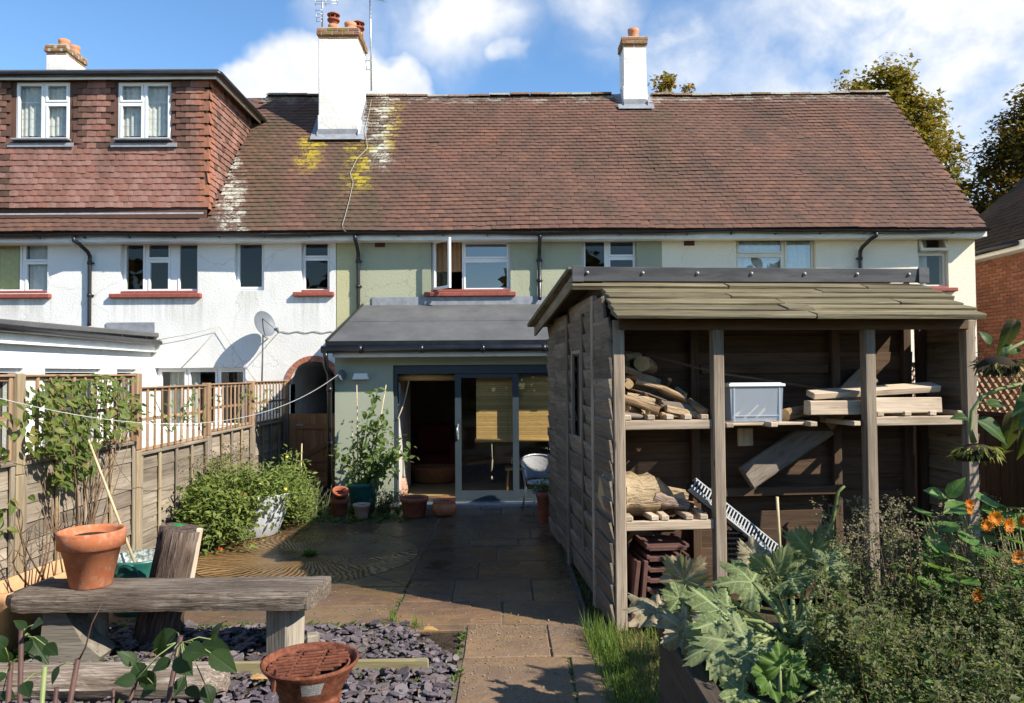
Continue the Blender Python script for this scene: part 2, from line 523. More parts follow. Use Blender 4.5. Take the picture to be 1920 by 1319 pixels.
wood('bench_wood', [(.045, .031, .022), (.20, .155, .118), (.54, .475, .40)], sx=3.2, sy=52, dark=.85, bs=1.0, bd=.012)
wood('bench_leg', [(.13, .11, .085), (.27, .235, .185), (.40, .36, .29)], sy=26, bs=.8)
wood('gate_wood', [(.18, .07, .028), (.32, .14, .058), (.44, .22, .10)], sy=26)
wood('log_bark', [(.11, .07, .04), (.33, .215, .12), (.52, .37, .22)], sx=3.0, sy=26, dark=.8, knots=False, bs=1.0, bd=.02)
wood('oak_bark', [(.22, .15, .085), (.42, .31, .185), (.55, .43, .27)], sx=4.0, sy=20, dark=.9, knots=False, bs=1.0, bd=.03)
wood('grey_bark', [(.12, .09, .07), (.22, .18, .145), (.30, .26, .22)], sx=3.0, sy=24, knots=False, bs=.8, bd=.015)
wood('stump_wood', [(.040, .026, .020), (.165, .115, .088), (.42, .35, .29)], sx=3.0, sy=30, dark=.9, knots=False, bs=1.0, bd=.025)
wood('twig', [(.10, .06, .035), (.17, .11, .07)], sy=30, knots=False)
wood('raised_wood', [(.045, .033, .024), (.085, .064, .046), (.13, .10, .075)], sy=22)
wood('mossy_sleeper', [(.10, .08, .035), (.20, .17, .085), (.30, .27, .17)], sy=20)
wood('floor_wood', [(.22, .10, .042), (.34, .165, .072), (.44, .23, .11)], sy=18, rough=.35, bs=.1)
wood('stool_wood', [(.34, .23, .06), (.48, .34, .11)], sy=20, rough=.5)
wood('blind_wood', [(.46, .27, .085), (.58, .36, .13), (.66, .44, .18)], sx=8, sy=60, knots=False, rough=.7, bs=.3)
wood('wicker', [(.20, .07, .03), (.34, .13, .055), (.44, .2, .09)], sx=30, sy=60, knots=False)
wood('wicker_grey', [(.20, .20, .20), (.38, .38, .38), (.5, .5, .5)], sx=40, sy=60, knots=False)
wood('rug', [(.42, .28, .13), (.56, .40, .20)], sx=40, sy=40, knots=False)
# cut ends of logs
T = newmat('log_end')
g = T.attr('gc').outputs['Vector']
x = T.sep(g)
rr = T.math('SQRT', T.math('ADD', T.math('MULTIPLY', x[1], x[1]), T.math('MULTIPLY', x[2], x[2])))
rr = T.math('ADD', rr, T.math('MULTIPLY', T.noise(g, 30, 3), .012))
ring = T.math('SINE', T.math('MULTIPLY', rr, 620.0))
c = T.mix(T.mapr(ring, -1, 1), (.40, .265, .12), (.58, .42, .22))
c = T.mix(T.mapr(T.noise(g, 50, 4), .5, .75, 0, .5), c, (.24, .15, .08))
bsdf(T, c, .85, ring, .2, .002, .2)

# terracotta
def clay(name, c1, c2, bloom=.25):
    T = newmat(name)
    pos = T.pos()
    c = T.mix(T.mapr(T.noise(pos, 6, 5), .3, .7), c1, c2)
    c = T.mix(T.math('MULTIPLY', T.mapr(T.noise(pos, 18, 5, .7), .5, .7), bloom), c, (.55, .42, .33))
    c = T.mix(T.mapr(T.noise(pos, 30, 4), .62, .75, 0, .5), c, (.10, .045, .03))
    bsdf(T, c, .8, T.noise(pos, 70, 3), .2, .003, .25)
clay('terracotta', (.42, .13, .055), (.52, .19, .09), .4)
clay('terracotta_dark', (.28, .075, .04), (.36, .11, .06), .15)
clay('terracotta_pale', (.42, .22, .15), (.52, .33, .24), .5)
clay('peach_plastic', (.50, .27, .13), (.56, .34, .18), .15)
clay('chimney_pot', (.50, .19, .09), (.58, .26, .14), .15)
# rust
T = newmat('rust'); pos = T.pos()
c = T.ramp(T.noise(pos, 26, 7, .68), [(.28, (.045, .016, .011)), (.45, (.135, .042, .022)), (.6, (.21, .072, .038)), (.8, (.29, .125, .072))])
bsdf(T, c, .82, T.noise(pos, 110, 4), .5, .004, .25)
# paving: wet riven sandstone, each slab its own colour
def paving(name, circ=False):
    T = newmat(name)
    pos = T.pos(); r = T.rnd(); xyz = T.sep(pos)
    c = T.ramp(r, [(0, (.105, .066, .042)), (.22, (.165, .105, .060)), (.45, (.115, .064, .045)), (.7, (.205, .138, .078)), (.88, (.125, .090, .068)), (1, (.150, .085, .055))])
    band = T.noise(T.vmath('ADD', T.scale(pos, (1.1, 3.2, 1)), T.n('ShaderNodeCombineXYZ', {0: T.math('MULTIPLY', r, 40.0)}).outputs[0]), 1.3, 6, .6, 1.2)
    c = T.mix(T.mapr(band, .42, .72, 0, .75), c, (.245, .14, .045))
    c = T.mix(T.mapr(T.noise(pos, 3.1, 5), .5, .75, 0, .7), c, (.055, .036, .026))
    grit = T.noise(pos, 85, 3)
    c = T.mix(T.mapr(grit, .66, .76, 0, .5), c, (.34, .30, .24))
    near = T.mapr(xyz[1], 7.2, 5.2, 0, 1)                    # dry and gritty towards the garden
    dbr = T.n('ShaderNodeTexVoronoi', {'Vector': pos, 'Scale': 34.0}).outputs['Distance']
    c = T.mix(T.math('MULTIPLY', T.mapr(dbr, .19, .10), T.math('MULTIPLY', near, .75)), c, (.42, .36, .27))
    c = T.mix(T.math('MULTIPLY', near, .4), c, (.25, .17, .115))
    c = T.mix(T.mapr(T.noise(pos, 5.5, 6, .7), .58, .72, 0, .55), c, (.075, .07, .035))
    wet = T.mapr(T.noise(pos, 1.3, 4), .35, .6, .12, .42)
    wet = T.math('ADD', wet, T.math('MULTIPLY', near, .4), clamp=True)
    h = T.math('ADD', T.math('MULTIPLY', band, .8), T.math('MULTIPLY', T.noise(pos, 14, 5), .8))
    if circ:
        dx = T.math('SUBTRACT', xyz[0], CIRC[0]); dy = T.math('SUBTRACT', xyz[1], CIRC[1])
        an = T.math('ARCTAN2', dy, dx)
        rr = T.math('SQRT', T.math('ADD', T.math('MULTIPLY', dx, dx), T.math('MULTIPLY', dy, dy)))
        sw = T.math('ADD', an, T.math('ADD', T.math('MULTIPLY', rr, .32), T.math('MULTIPLY', T.noise(pos, 2.2, 3), .35)))
        gro = T.math('SINE', T.math('MULTIPLY', sw, 84.0))
        h = T.math('ADD', T.math('MULTIPLY', gro, T.mapr(T.noise(pos, 5, 4), .3, .7, .3, 1.3)), T.math('MULTIPLY', h, .8))
        c = T.mix(.5, c, (.34, .19, .06))  # golden tint painted in for sunlight on the wet circle
        c = T.mix(T.mapr(gro, .1, 1, 0, .3), c, (.33, .22, .11))
        c = T.mix(T.mapr(gro, .1, -1, 0, .5), c, (.040, .029, .022))
    dk = T.mapr(xyz[1], 6.3, 7.4, 1.0, .85 if circ else .56)                  # soaked stone, plus shed shadow painted in; circle kept brighter as if sunlit
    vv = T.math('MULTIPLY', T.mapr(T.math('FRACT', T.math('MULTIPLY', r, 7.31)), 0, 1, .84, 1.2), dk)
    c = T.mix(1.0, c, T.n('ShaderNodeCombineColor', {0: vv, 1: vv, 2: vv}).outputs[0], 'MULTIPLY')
    bsdf(T, c, wet, h, .7, .02, .35)
CIRC = (-2.2, 8.36)
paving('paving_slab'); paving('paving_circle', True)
T = newmat('ground'); pos = T.pos()
c = T.mix(T.mapr(T.noise(pos, 2.2, 6), .4, .65), (.055, .042, .028), (.075, .085, .030))
c = T.mix(T.mapr(T.noise(pos, 12, 5), .5, .7), c, (.10, .085, .055))
bsdf(T, c, .95, T.noise(pos, 18, 6), 1.0, .03, .1)
# slate chippings
T = newmat('slate'); r = T.rnd(); pos = T.pos()
c = T.ramp(r, [(0, (.062, .050, .056)), (.35, (.105, .086, .094)), (.7, (.150, .124, .130)), (.88, (.20, .17, .175)), (.95, (.15, .10, .10)), (1, (.22, .16, .10))])
c = T.mix(T.mapr(T.noise(pos, 45, 4), .5, .75, 0, .5), c, (.24, .22, .24))
c = T.mix(T.mapr(T.noise(pos, 3.5, 5, .7), .5, .7, 0, .55), c, (.105, .085, .06))
bsdf(T, c, .78, T.noise(pos, 60, 4), .35, .004, .2)
# felt roof of the extension
T = newmat('roof_felt'); pos = T.pos()
c = T.mix(T.mapr(T.noise(T.scale(pos, (1, .5, 1)), 1.6, 6, .65), .35, .7), (.075, .076, .078), (.135, .132, .128))
c = T.mix(T.mapr(T.noise(pos, 160, 2), .5, .7, 0, .4), c, (.20, .20, .20))
bsdf(T, c, .85, T.noise(pos, 120, 3), .4, .003, .2)
T = newmat('ridge_metal'); pos = T.pos()
c = T.mix(T.mapr(T.noise(T.scale(pos, (1, 1, 6)), 3, 5), .4, .7), (.045, .046, .050), (.095, .096, .100))
bsdf(T, c, .55, T.noise(pos, 30, 4), .2, .005, .4)
# frosted storage box
T = newmat('clear_plastic')
p1 = T.n('ShaderNodeBsdfTransparent', {'Color': (.86, .9, .95)})
p2 = T.n('ShaderNodeBsdfPrincipled', {'Base Color': (.62, .68, .76), 'Roughness': .25})
out(T, T.n('ShaderNodeMixShader', {0: .40, 1: p1.outputs[0], 2: p2.outputs[0]}))

# leaves: thin, translucent, veined by (gc.x along, gc.y across)
def leaf(name, cols, tr=.35, back=None, vein=.5, rough=.45, spots=None, vs=9.0, tcol=(.30, .42, .04)):
    T = newmat(name)
    r = T.rnd(); g = T.attr('gc').outputs['Vector']; x = T.sep(g); pos = T.pos()
    c = T.ramp(r, [(i / (len(cols) - 1), q) for i, q in enumerate(cols)])
    c = T.mix(T.mapr(T.noise(pos, 30, 4), .4, .7, 0, .35), c, tuple(q * .55 for q in cols[0]))
    ay = T.math('ABSOLUTE', x[1])
    mid = T.mapr(ay, .05, .01, 0, 1)
    side = T.math('ABSOLUTE', T.math('SINE', T.math('MULTIPLY', T.math('SUBTRACT', x[0], T.math('MULTIPLY', ay, .9)), vs * 3.1416)))
    vv = T.math('MAXIMUM', mid, T.mapr(side, .22, .04, 0, .8))
    c = T.mix(T.math('MULTIPLY', vv, vein), c, tuple(min(1, q * 1.9 + .03) for q in cols[-1]))
    if spots:
        c = T.mix(T.mapr(T.noise(pos, spots[1], 5, .7), spots[2], spots[2] + .14, 0, .85), c, spots[0])
    h = T.math('MULTIPLY', T.math('SUBTRACT', 1.0, vv), 1.0)
    b = T.n('ShaderNodeBump', {'Strength': .35, 'Distance': .004, 'Height': h})
    p = T.n('ShaderNodeBsdfPrincipled', {'Base Color': c, 'Roughness': rough, 'Specular IOR Level': .2, 'Normal': b.outputs[0]})
    t = T.n('ShaderNodeBsdfTranslucent', {'Color': T.mix(.5, c, tcol, 'MIX')})
    out(T, T.n('ShaderNodeMixShader', {0: tr, 1: p.outputs[0], 2: t.outputs[0]}))
leaf('climber_leaf', [(.045, .085, .018), (.085, .14, .03), (.13, .18, .04), (.22, .19, .05)], vein=.35)
leaf('pepper_leaf', [(.055, .095, .022), (.09, .145, .035), (.13, .18, .05)], vein=.25)
leaf('tomato_leaf', [(.085, .13, .025), (.16, .215, .045), (.25, .29, .08)], vein=.2)
leaf('herb_leaf', [(.045, .068, .020), (.085, .115, .035), (.135, .165, .055), (.19, .19, .085)], tr=.4, vein=.1)
leaf('seed_head', [(.085, .058, .036), (.17, .125, .078), (.31, .26, .15), (.24, .23, .10)], vein=.0, rough=.8, tr=.15)
leaf('herb_seed', [(.070, .078, .028), (.125, .135, .050), (.20, .205, .085), (.27, .25, .13)], vein=0, rough=.8, tr=.25)
leaf('lavender', [(.12, .085, .14), (.19, .15, .20)], vein=0, rough=.8)
leaf('lavender_leaf', [(.12, .14, .10), (.17, .19, .13)], vein=0, rough=.7)
leaf('courgette_leaf', [(.10, .14, .045), (.15, .19, .07), (.20, .235, .105)], tr=.3, vein=.6, rough=.7, spots=((.30, .31, .20), 75, .52), vs=4.0)
leaf('dry_leaf', [(.22, .17, .10), (.34, .29, .19)], tr=.3, vein=.4, rough=.8, spots=((.13, .10, .05), 20, .5), vs=4.0)
leaf('young_courgette', [(.08, .15, .03), (.13, .21, .05)], tr=.4, vein=.5, vs=4.0)
leaf('nasturtium_leaf', [(.055, .14, .03), (.095, .20, .045), (.16, .25, .06)], tr=.35, vein=.35, vs=3.0)
leaf('nasturtium_flower', [(.75, .10, .012), (.82, .24, .015), (.80, .42, .03)], tr=.35, vein=.1)
leaf('raspberry_leaf', [(.012, .028, .008), (.020, .042, .012), (.034, .060, .018)], tr=.25, vein=.10, vs=9.0)  # dark greens stand in for shade over the foreground
leaf('sunflower_leaf', [(.030, .065, .015), (.05, .095, .022)], tr=.3, vein=.5, vs=5.0)
leaf('sunflower_dry', [(.035, .025, .015), (.085, .06, .03), (.20, .17, .05)], tr=.2, vein=.2, rough=.8)
leaf('sunflower_green', [(.20, .19, .045), (.28, .27, .07)], tr=.3, vein=.2)
leaf('sunflower_seed', [(.022, .016, .010), (.05, .035, .02)], tr=.05, vein=0, rough=.9)
leaf('maple_leaf', [(.10, .10, .014), (.19, .155, .018), (.31, .215, .022), (.42, .21, .022)], tcol=(.50, .40, .04), tr=.3, vein=0, rough=.5)
leaf('dark_maple_leaf', [(.032, .040, .010), (.065, .066, .014), (.15, .105, .016), (.28, .14, .02)], tcol=(.35, .24, .03), tr=.25, vein=0, rough=.5)
leaf('grass', [(.075, .14, .022), (.13, .21, .04), (.20, .26, .06)], tr=.35, vein=0)
leaf('dry_grass', [(.24, .18, .075), (.36, .29, .13)], tr=.3, vein=0, rough=.8)
leaf('weed', [(.06, .11, .022), (.11, .17, .035)], tr=.35, vein=.2)
leaf('orange_leaf', [(.45, .24, .08), (.52, .32, .13)], tr=.3, vein=.4)
plain('stem_green', (.13, .17, .05), .6, .3)
plain('stem_brown', (.16, .10, .06), .8, .3)
plain('stem_purple', (.085, .042, .034), .6, .3)
plain('stem_pale', (.20, .24, .085), .5, .12)
plain('joint', (.13, .105, .078), .95, .3, .1, nscale=12, bs=.6, bd=.01)
plain('soot', (.018, .014, .012), .95)
# ------------------------------------------------------------------ ground
gm = MB()
n = 40
gm.quad((-160, -60, -.06), (160, -60, -.06), (160, 260, -.06), (-160, 260, -.06))
gm.build('ground', 'ground', kind='structure')

# ------------------------------------------------------------------ building helpers
def grid_wall(mb, mp, u0, u1, z0, z1, thick, ops):
    """wall between u0..u1, z0..z1 with rectangular openings and their reveals; mp(u, depth, z) -> world"""
    us = sorted({u0, u1, *[q for o in ops for q in o[:2]]})
    zs = sorted({z0, z1, *[q for o in ops for q in o[2:4]]})
    for a, b in zip(us, us[1:]):
        for c, d in zip(zs, zs[1:]):
            m, k = (a + b) / 2, (c + d) / 2
            if any(o[0] < m < o[1] and o[2] < k < o[3] for o in ops):
                continue
            mb.quad(mp(a, 0, c), mp(b, 0, c), mp(b, 0, d), mp(a, 0, d), .5)
            mb.quad(mp(b, thick, c), mp(a, thick, c), mp(a, thick, d), mp(b, thick, d), .5)
    for a, b, c, d in [(u0, u1, z0, z1)] + [tuple(o[:4]) for o in ops]:
        mb.quad(mp(a, 0, c), mp(a, thick, c), mp(a, thick, d), mp(a, 0, d), .5)
        mb.quad(mp(b, 0, c), mp(b, thick, c), mp(b, thick, d), mp(b, 0, d), .5)
        mb.quad(mp(a, 0, c), mp(b, 0, c), mp(b, thick, c), mp(a, thick, c), .5)
        mb.quad(mp(a, 0, d), mp(b, 0, d), mp(b, thick, d), mp(a, thick, d), .5)
def front(Y):
    return lambda u, d, z: (u, Y + d, z)
def rect(px, Y):
    x0, y0, x1, y1 = px
    a, b, c, d = P(x0, y0, Y), P(x1, y0, Y), P(x0, y1, Y), P(x1, y1, Y)
    return ((a.x + c.x) / 2, (b.x + d.x) / 2, (c.z + d.z) / 2, (a.z + b.z) / 2)
def inset(r, k):
    return (r[0] + k, r[1] - k, r[2] + k, r[3] - k)
def window(parent, px, Y, lights, mat='white_plastic', back=.095, curtain=None, gl='pane_glass', sill=None, skip=(), mpf=None, lead=False):
    """a window in a wall whose face is at Y: frame (part), its sashes, panes and sill (sub-parts). Returns its opening."""
    o = rect(px, Y)
    mp = mpf or front(Y + back)
    ls = [rect(l, Y) for l in lights]
    f = MB()
    grid_wall(f, mp, o[0] + .002, o[1] - .002, o[2] + .002, o[3] - .002, .06, ls)
    w = f.build('window', mat, parent)
    for i, l in enumerate(ls):
        if i in skip:
            continue
        s_ = MB()
        mq = lambda u, d, z: mp(u, d - .014, z)
        k = .036 if (l[1] - l[0]) > .3 else .03
        grid_wall(s_, mq, l[0] + .003, l[1] - .003, l[2] + .003, l[3] - .003, .05, [inset(l, k)])
        s_.build('sash', mat, w)
        p = MB(); q = inset(l, k - .006)
        p.quad(mp(q[0], .012, q[2]), mp(q[1], .012, q[2]), mp(q[1], .012, q[3]), mp(q[0], .012, q[3]))
        p.build('pane', gl, w)
        if lead:
            t = MB()
            for j in (.36, .68):
                z = q[2] + (q[3] - q[2]) * j
                t.quad(mp(q[0], .009, z - .004), mp(q[1], .009, z - .004), mp(q[1], .009, z + .004), mp(q[0], .009, z + .004))
            t.build('leading', 'metal_grey', w)
    if sill:
        r_ = rect(sill, Y)
        t = MB()
        t.box(((r_[0] + r_[1]) / 2, Y - .02, (r_[2] + r_[3]) / 2), (r_[1] - r_[0], .14, r_[3] - r_[2] - .008), None, .012, .4)
        t.box(((o[0] + o[1]) / 2, Y + .045, o[2] + .016), (o[1] - o[0] - .01, .10, .045), Matrix.Rotation(-.12, 3, 'X'), .006, .5)
        t.build('sill', ['red_sill'], w)
    if curtain:
        for ca, cb, m, zz in curtain:
            c = MB(); q = inset(o, .03)
            a = lerp(q[0], q[1], ca); b = lerp(q[0], q[1], cb); N = max(4, int((b - a) / .03))
            z0 = lerp(q[3], q[2], zz)
            vs = []
            for j in range(N + 1):
                u = lerp(a, b, j / N); d = .11 + .02 * math.sin(j * 1.9) + .012 * math.sin(j * .7)
                vs += [mp(u, d, z0), mp(u, d, q[3])]
            c.add(vs, [(2 * j, 2 * j + 2, 2 * j + 3, 2 * j + 1) for j in range(N)], smooth=True)
            c.build('curtain', m, w)
    return o
plain('curtain_white', (.62, .62, .58), .9)
plain('curtain_pale', (.50, .50, .44), .9)
plain('curtain_yellow', (.50, .46, .16), .9)
plain('blind_brown', (.34, .19, .09), .8)

def tile_piece(wd, ln, th, rnd, camber=.004):
    m = MB()
    N = 2
    vs = []
    for y, lift in ((0, 0), (ln, 0)):
        for i in range(N + 1):
            x = -wd / 2 + wd * i / N
            vs.append((x, y, th + camber * (1 - (2 * i / N - 1) ** 2)))
    k = N + 1
    lo = [(-wd / 2, 0, 0), (wd / 2, 0, 0), (-wd / 2, ln, 0), (wd / 2, ln, 0)]
    b = len(vs)
    fs = [(i, i + 1, k + i + 1, k + i) for i in range(N)]
    fs += [(b, b + 1, 2, 1, 0), (b + 2, b, 0, k), (b + 1, b + 3, k + 2, 2)]
    return m.add(vs + lo, fs, rnd)
def lay_tiles(parent, org, ud, vd, ulen, vlen, gauge, tw, mat, accept=None, n_ind=300, name='roof_tile', tl=None, th=.013, tone=None, seed=3):
    """courses of plain tiles on the plane org + u*ud + v*vd; the nearest are objects of their own, the rest one mesh"""
    rr = random.Random(seed)
    ud = Vector(ud).normalized(); vd = Vector(vd).normalized(); nn = ud.cross(vd).normalized()
    tl = tl or gauge * 1.7
    base = Matrix((ud, vd, nn)).transposed()
    M0 = base @ Matrix.Rotation(-math.atan2(th * 1.15, gauge), 3, 'X')
    lst = []
    rows = int(vlen / gauge)
    for j in range(rows):
        off = (j % 2) * tw / 2
        sagj = rr.uniform(-.004, .004)
        for i in range(int(ulen / tw) + 1):
            u = i * tw + off + rr.uniform(-.004, .004)
            v = j * gauge + rr.uniform(-.005, .005) + sagj
            if u > ulen + .01:
                continue
            p = Vector(org) + ud * u + vd * v
            if accept and not accept(p, u, v, j, i):
                continue
            p = p + nn * (th * 1.2 + rr.uniform(0, .005) + .012 * math.sin(p.x * 1.3 + v) + .010 * math.sin(p.x * .55 + 2 * v))
            slip = rr.random() < .018
            if slip: p = p - vd * rr.uniform(.01, .045)
            M = M0 @ Matrix.Rotation(rr.gauss(0, .05 if slip else .010), 3, 'Z') @ Matrix.Rotation(rr.gauss(0, .010), 3, 'Y')
            lst.append((p, M, tone(p, j, i) if tone else 0))
    lst.sort(key=lambda t: (t[0] - CAM).length)
    nt = len(mat) if isinstance(mat, list) else 1
    mats = mat if isinstance(mat, list) else [mat]
    var = [[tile_piece(tw - .0025, tl, th, k / 6.0 + .05).mesh(name, mats[t]) for k in range(6)] for t in range(nt)]
    ind, rest = lst[:n_ind], lst[n_ind:]
    for p, M, t in ind:
        link(name, var[t][rr.randrange(6)], parent, Matrix.Translation(p) @ M.to_4x4())
    if rest:
        mb = MB()
        tp = tile_piece(tw - .0025, tl, th, .5)
        tv = [Vector(q) for q in tp.v]
        for p, M, t in rest:
            mb.m = t
            mb.add([p + M @ q for q in tv], tp.f, rr.random())
        mb.build(name + '_field', mats, parent, kind='stuff')
YW = 14.0                                   # rear wall of the terrace
X_WG = P(630, 500, YW).x                    # white / green boundary
X_GC = P(1241, 460, YW).x                   # green / cream boundary
X_END = P(1829, 520, YW).x
X_L = -15.5
EAVE_Y, EAVE_Z = 13.66, 4.64
RIDGE_Y, RIDGE_Z = 17.12, 8.40
PITCH = math.atan2(RIDGE_Z - EAVE_Z, RIDGE_Y - EAVE_Y)
SV = V(0, math.cos(PITCH), math.sin(PITCH))
SN = V(0, -math.sin(PITCH), math.cos(PITCH))
SLEN = math.hypot(RIDGE_Z - EAVE_Z, RIDGE_Y - EAVE_Y)
def roof_z(y):
    return EAVE_Z + (y - EAVE_Y) * math.tan(PITCH)
TOPZ = 4.60

white = thing('white_house', (-8, 14, 0), 'white rendered terraced house with a red tile-hung dormer on its roof', 'house')
green = thing('green_house', (0, 14, 0), 'sage green terraced house with a felt-roofed rear extension and glass patio doors', 'house')
cream = thing('cream_house', (6, 14, 0), 'cream rendered end-of-terrace house rising behind the timber shed', 'house')

# ---- windows first: they give the openings
ops_w = []; ops_g = []; ops_c = []
wl = window(white, (-60, 455, 89, 550), YW, [(-30, 456, 36, 546), (40, 456, 88, 489), (42, 491, 88, 546)], curtain=[(0.0, .62, 'curtain_yellow', 1), (.70, 1, 'curtain_white', 1)], sill=(-80, 552, 97, 561))
ops_w.append(wl)
ops_w.append(window(white, (226, 453, 371, 550), YW, [(229, 455, 268, 546), (272, 455, 316, 485), (274, 488, 315, 545), (330, 455, 370, 545)], sill=(208, 551, 379, 560)))
ops_w.append(window(white, (440, 452, 495, 545), YW, [(443, 454, 492, 541)]))
ops_w.append(window(white, (565, 451, 618, 548), YW, [(567, 453, 616, 482), (567, 484, 616, 545)], sill=(551, 548, 627, 557)))
ops_w.append(window(white, (290, 690, 460, 805), YW, [(296, 694, 346, 798), (350, 694, 404, 798), (408, 694, 456, 798)], curtain=[(.1, .45, 'curtain_pale', 1)]))
ops_g.append(window(green, (808, 449, 957, 547), YW, [(811, 452, 866, 544), (869, 453, 954, 484), (869, 488, 954, 543)], sill=(796, 548, 967, 557), skip=(0,), gl='sky_glass',
                    curtain=[(.02, .38, 'blind_brown', .6)]))
ops_g.append(window(green, (1092, 446, 1194, 548), YW, [(1095, 449, 1138, 545), (1142, 449, 1192, 480), (1142, 483, 1192, 545)]))
ops_c.append(window(cream, (1381, 443, 1530, 545), YW, [(1384, 446, 1471, 474), (1384, 478, 1471, 541), (1475, 446, 1528, 541)], 'cream_plastic', gl='sky_glass', curtain=[(0, .6, 'curtain_white', 1), (.6, 1, 'curtain_pale', 1)]))
ops_c.append(window(cream, (1721, 441, 1778, 541), YW, [(1724, 443, 1776, 471), (1724, 475, 1776, 537)], 'cream_plastic', skip=(0,), sill=(1716, 540, 1792, 548), curtain=[(0, .5, 'curtain_pale', 1)]))
# open casement of the green house, hinged at its outer edge; open top vent of the cream house
def open_sash(w_parent, px, Y, ang, vent=False, mat='white_plastic'):
    r = rect(px, Y); W = r[1] - r[0]; H = r[3] - r[2]
    if vent:
        M = Matrix.Translation((r[0], Y + .05, r[3])) @ Matrix.Rotation(-ang, 4, 'X')
        mp = lambda u, d, z: M @ V(u, d, z - H)
    else:
        M = Matrix.Translation((r[0], Y + .05, r[2])) @ Matrix.Rotation(-ang, 4, 'Z')
        mp = lambda u, d, z: M @ V(u, d, z)
    s_ = MB(); grid_wall(s_, mp, 0, W, 0, H, .045, [(.05, W - .05, .05, H - .05)])
    o = s_.build('open_sash', mat, w_parent)
    p = MB(); p.quad(mp(.045, .02, .045), mp(W - .045, .02, .045), mp(W - .045, .02, H - .045), mp(.045, .02, H - .045)); p.build('pane', 'pane_glass', o)
open_sash(green, (811, 452, 866, 544), YW, rad(52))
open_sash(cream, (1724, 443, 1776, 473), YW, rad(24), True, 'cream_plastic')

# ---- walls (rear face with openings), party walls, floors
ARC_X, ARC_R, ARC_S = P(588, 700, YW).x, .43, 1.82
arch_op = (ARC_X - ARC_R, ARC_X + ARC_R, -.1, ARC_S + ARC_R)
mb = MB(); grid_wall(mb, front(YW), X_L, X_WG, -.1, TOPZ, .3, ops_w + [arch_op])
# spandrels and vault of the passage
N = 18
arc = [V(ARC_X + ARC_R * math.cos(math.pi * i / N), YW, ARC_S + ARC_R * math.sin(math.pi * i / N)) for i in range(N + 1)]
for a, b in zip(arc, arc[1:]):
    mb.quad(a, b, (b.x, YW, arch_op[3]), (a.x, YW, arch_op[3]), .5)
    mb.quad(a, b, b + V(0, 6, 0), a + V(0, 6, 0), .5)
for sx in (-1, 1):
    x = ARC_X + sx * ARC_R
    mb.quad((x, YW, -.1), (x, YW + 6, -.1), (x, YW + 6, ARC_S), (x, YW, ARC_S), .5)
mb.build('wall', 'white_render', white)
mb = MB()
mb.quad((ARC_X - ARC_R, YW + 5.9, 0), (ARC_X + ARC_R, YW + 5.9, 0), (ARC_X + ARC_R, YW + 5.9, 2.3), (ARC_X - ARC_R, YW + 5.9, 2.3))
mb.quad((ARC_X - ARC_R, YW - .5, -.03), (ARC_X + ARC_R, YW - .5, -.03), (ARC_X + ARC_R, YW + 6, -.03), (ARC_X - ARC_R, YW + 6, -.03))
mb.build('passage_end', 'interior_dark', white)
for i in range(21):                            # brick arch ring, each brick a piece
    a = math.pi * (i + .5) / 21
    c = V(ARC_X + math.cos(a) * (ARC_R + .052), YW - .006, ARC_S + math.sin(a) * (ARC_R + .052))
    link('brick', MB().box((0, 0, 0), (.10, .06, .065), None, .004, i * .377 % 1).mesh('brick', 'arch_brick'), white, Matrix.Translation(c) @ Matrix.Rotation(-a, 4, 'Y'))
mb = MB()
for i in range(40):
    a0, a1 = math.pi * i / 40, math.pi * (i + 1) / 40
    q = lambda a, r: V(ARC_X + math.cos(a) * r, YW - .016, ARC_S + math.sin(a) * r)
    mb.quad(q(a0, ARC_R + .001), q(a1, ARC_R + .001), q(a1, ARC_R + .104), q(a0, ARC_R + .104))
mb.build('arch_mortar', 'mortar', white)
DOOR = (P(737, 800, 11.43).x, 1.75, 0.03, P(800, 685, 11.43).z)
EXT_Y, EXT_X0, EXT_X1 = 11.43, P(628, 800, 11.43).x, 2.55
X_STRIP = P(676, 500, YW).x
mb = MB(); grid_wall(mb, front(YW), X_WG, X_STRIP, 2.1, TOPZ, .3, [])
grid_wall(mb, front(YW), X_WG, EXT_X0 + .1, -.1, 2.1, .3, [])
mb.build('wall', 'olive_render', green)
mb = MB(); grid_wall(mb, front(YW), X_STRIP, X_GC, 2.35, TOPZ, .3, ops_g); mb.build('wall', 'sage_render', green)
mb = MB(); grid_wall(mb, front(YW), X_GC, X_END, -.1, TOPZ, .3, ops_c)
mb.build('wall', 'cream_render', cream)
mb = MB()
mb.add([(X_END, YW + .301, -.1), (X_END, 20.2, -.1), (X_END, 20.2, TOPZ), (X_END, RIDGE_Y, RIDGE_Z - .12), (X_END, YW + .301, TOPZ + .2)], [(0, 1, 2, 3, 4)])
mb.build('gable_wall', 'cream_render', cream)
def room(parent, x0, x1, y0, y1, z0, z1, mat, fl=None, name='room'):
    m = MB()
    m.quad((x0, y0, z1), (x1, y0, z1), (x1, y1, z1), (x0, y1, z1))
    m.quad((x0, y0, z0), (x0, y1, z0), (x0, y1, z1), (x0, y0, z1))
    m.quad((x1, y0, z0), (x1, y1, z0), (x1, y1, z1), (x1, y0, z1))
    m.quad((x0, y1, z0), (x1, y1, z0), (x1, y1, z1), (x0, y1, z1))
    if fl is None:
        m.quad((x0, y0, z0), (x1, y0, z0), (x1, y1, z0), (x0, y1, z0))
    return m.build(name, mat, parent)
for hx, (a, b) in ((white, (X_L, -8.3)), (white, (-8.3, -5.2)), (white, (-5.2, X_WG - .06)), (green, (X_WG + .06, .9)), (green, (.98, X_GC - .06)), (cream, (X_GC + .06, 6.2)), (cream, (6.28, X_END - .06))):
    room(hx, a, b - .04, YW + .301, 18.0, 2.45, 4.55, 'interior_dark')
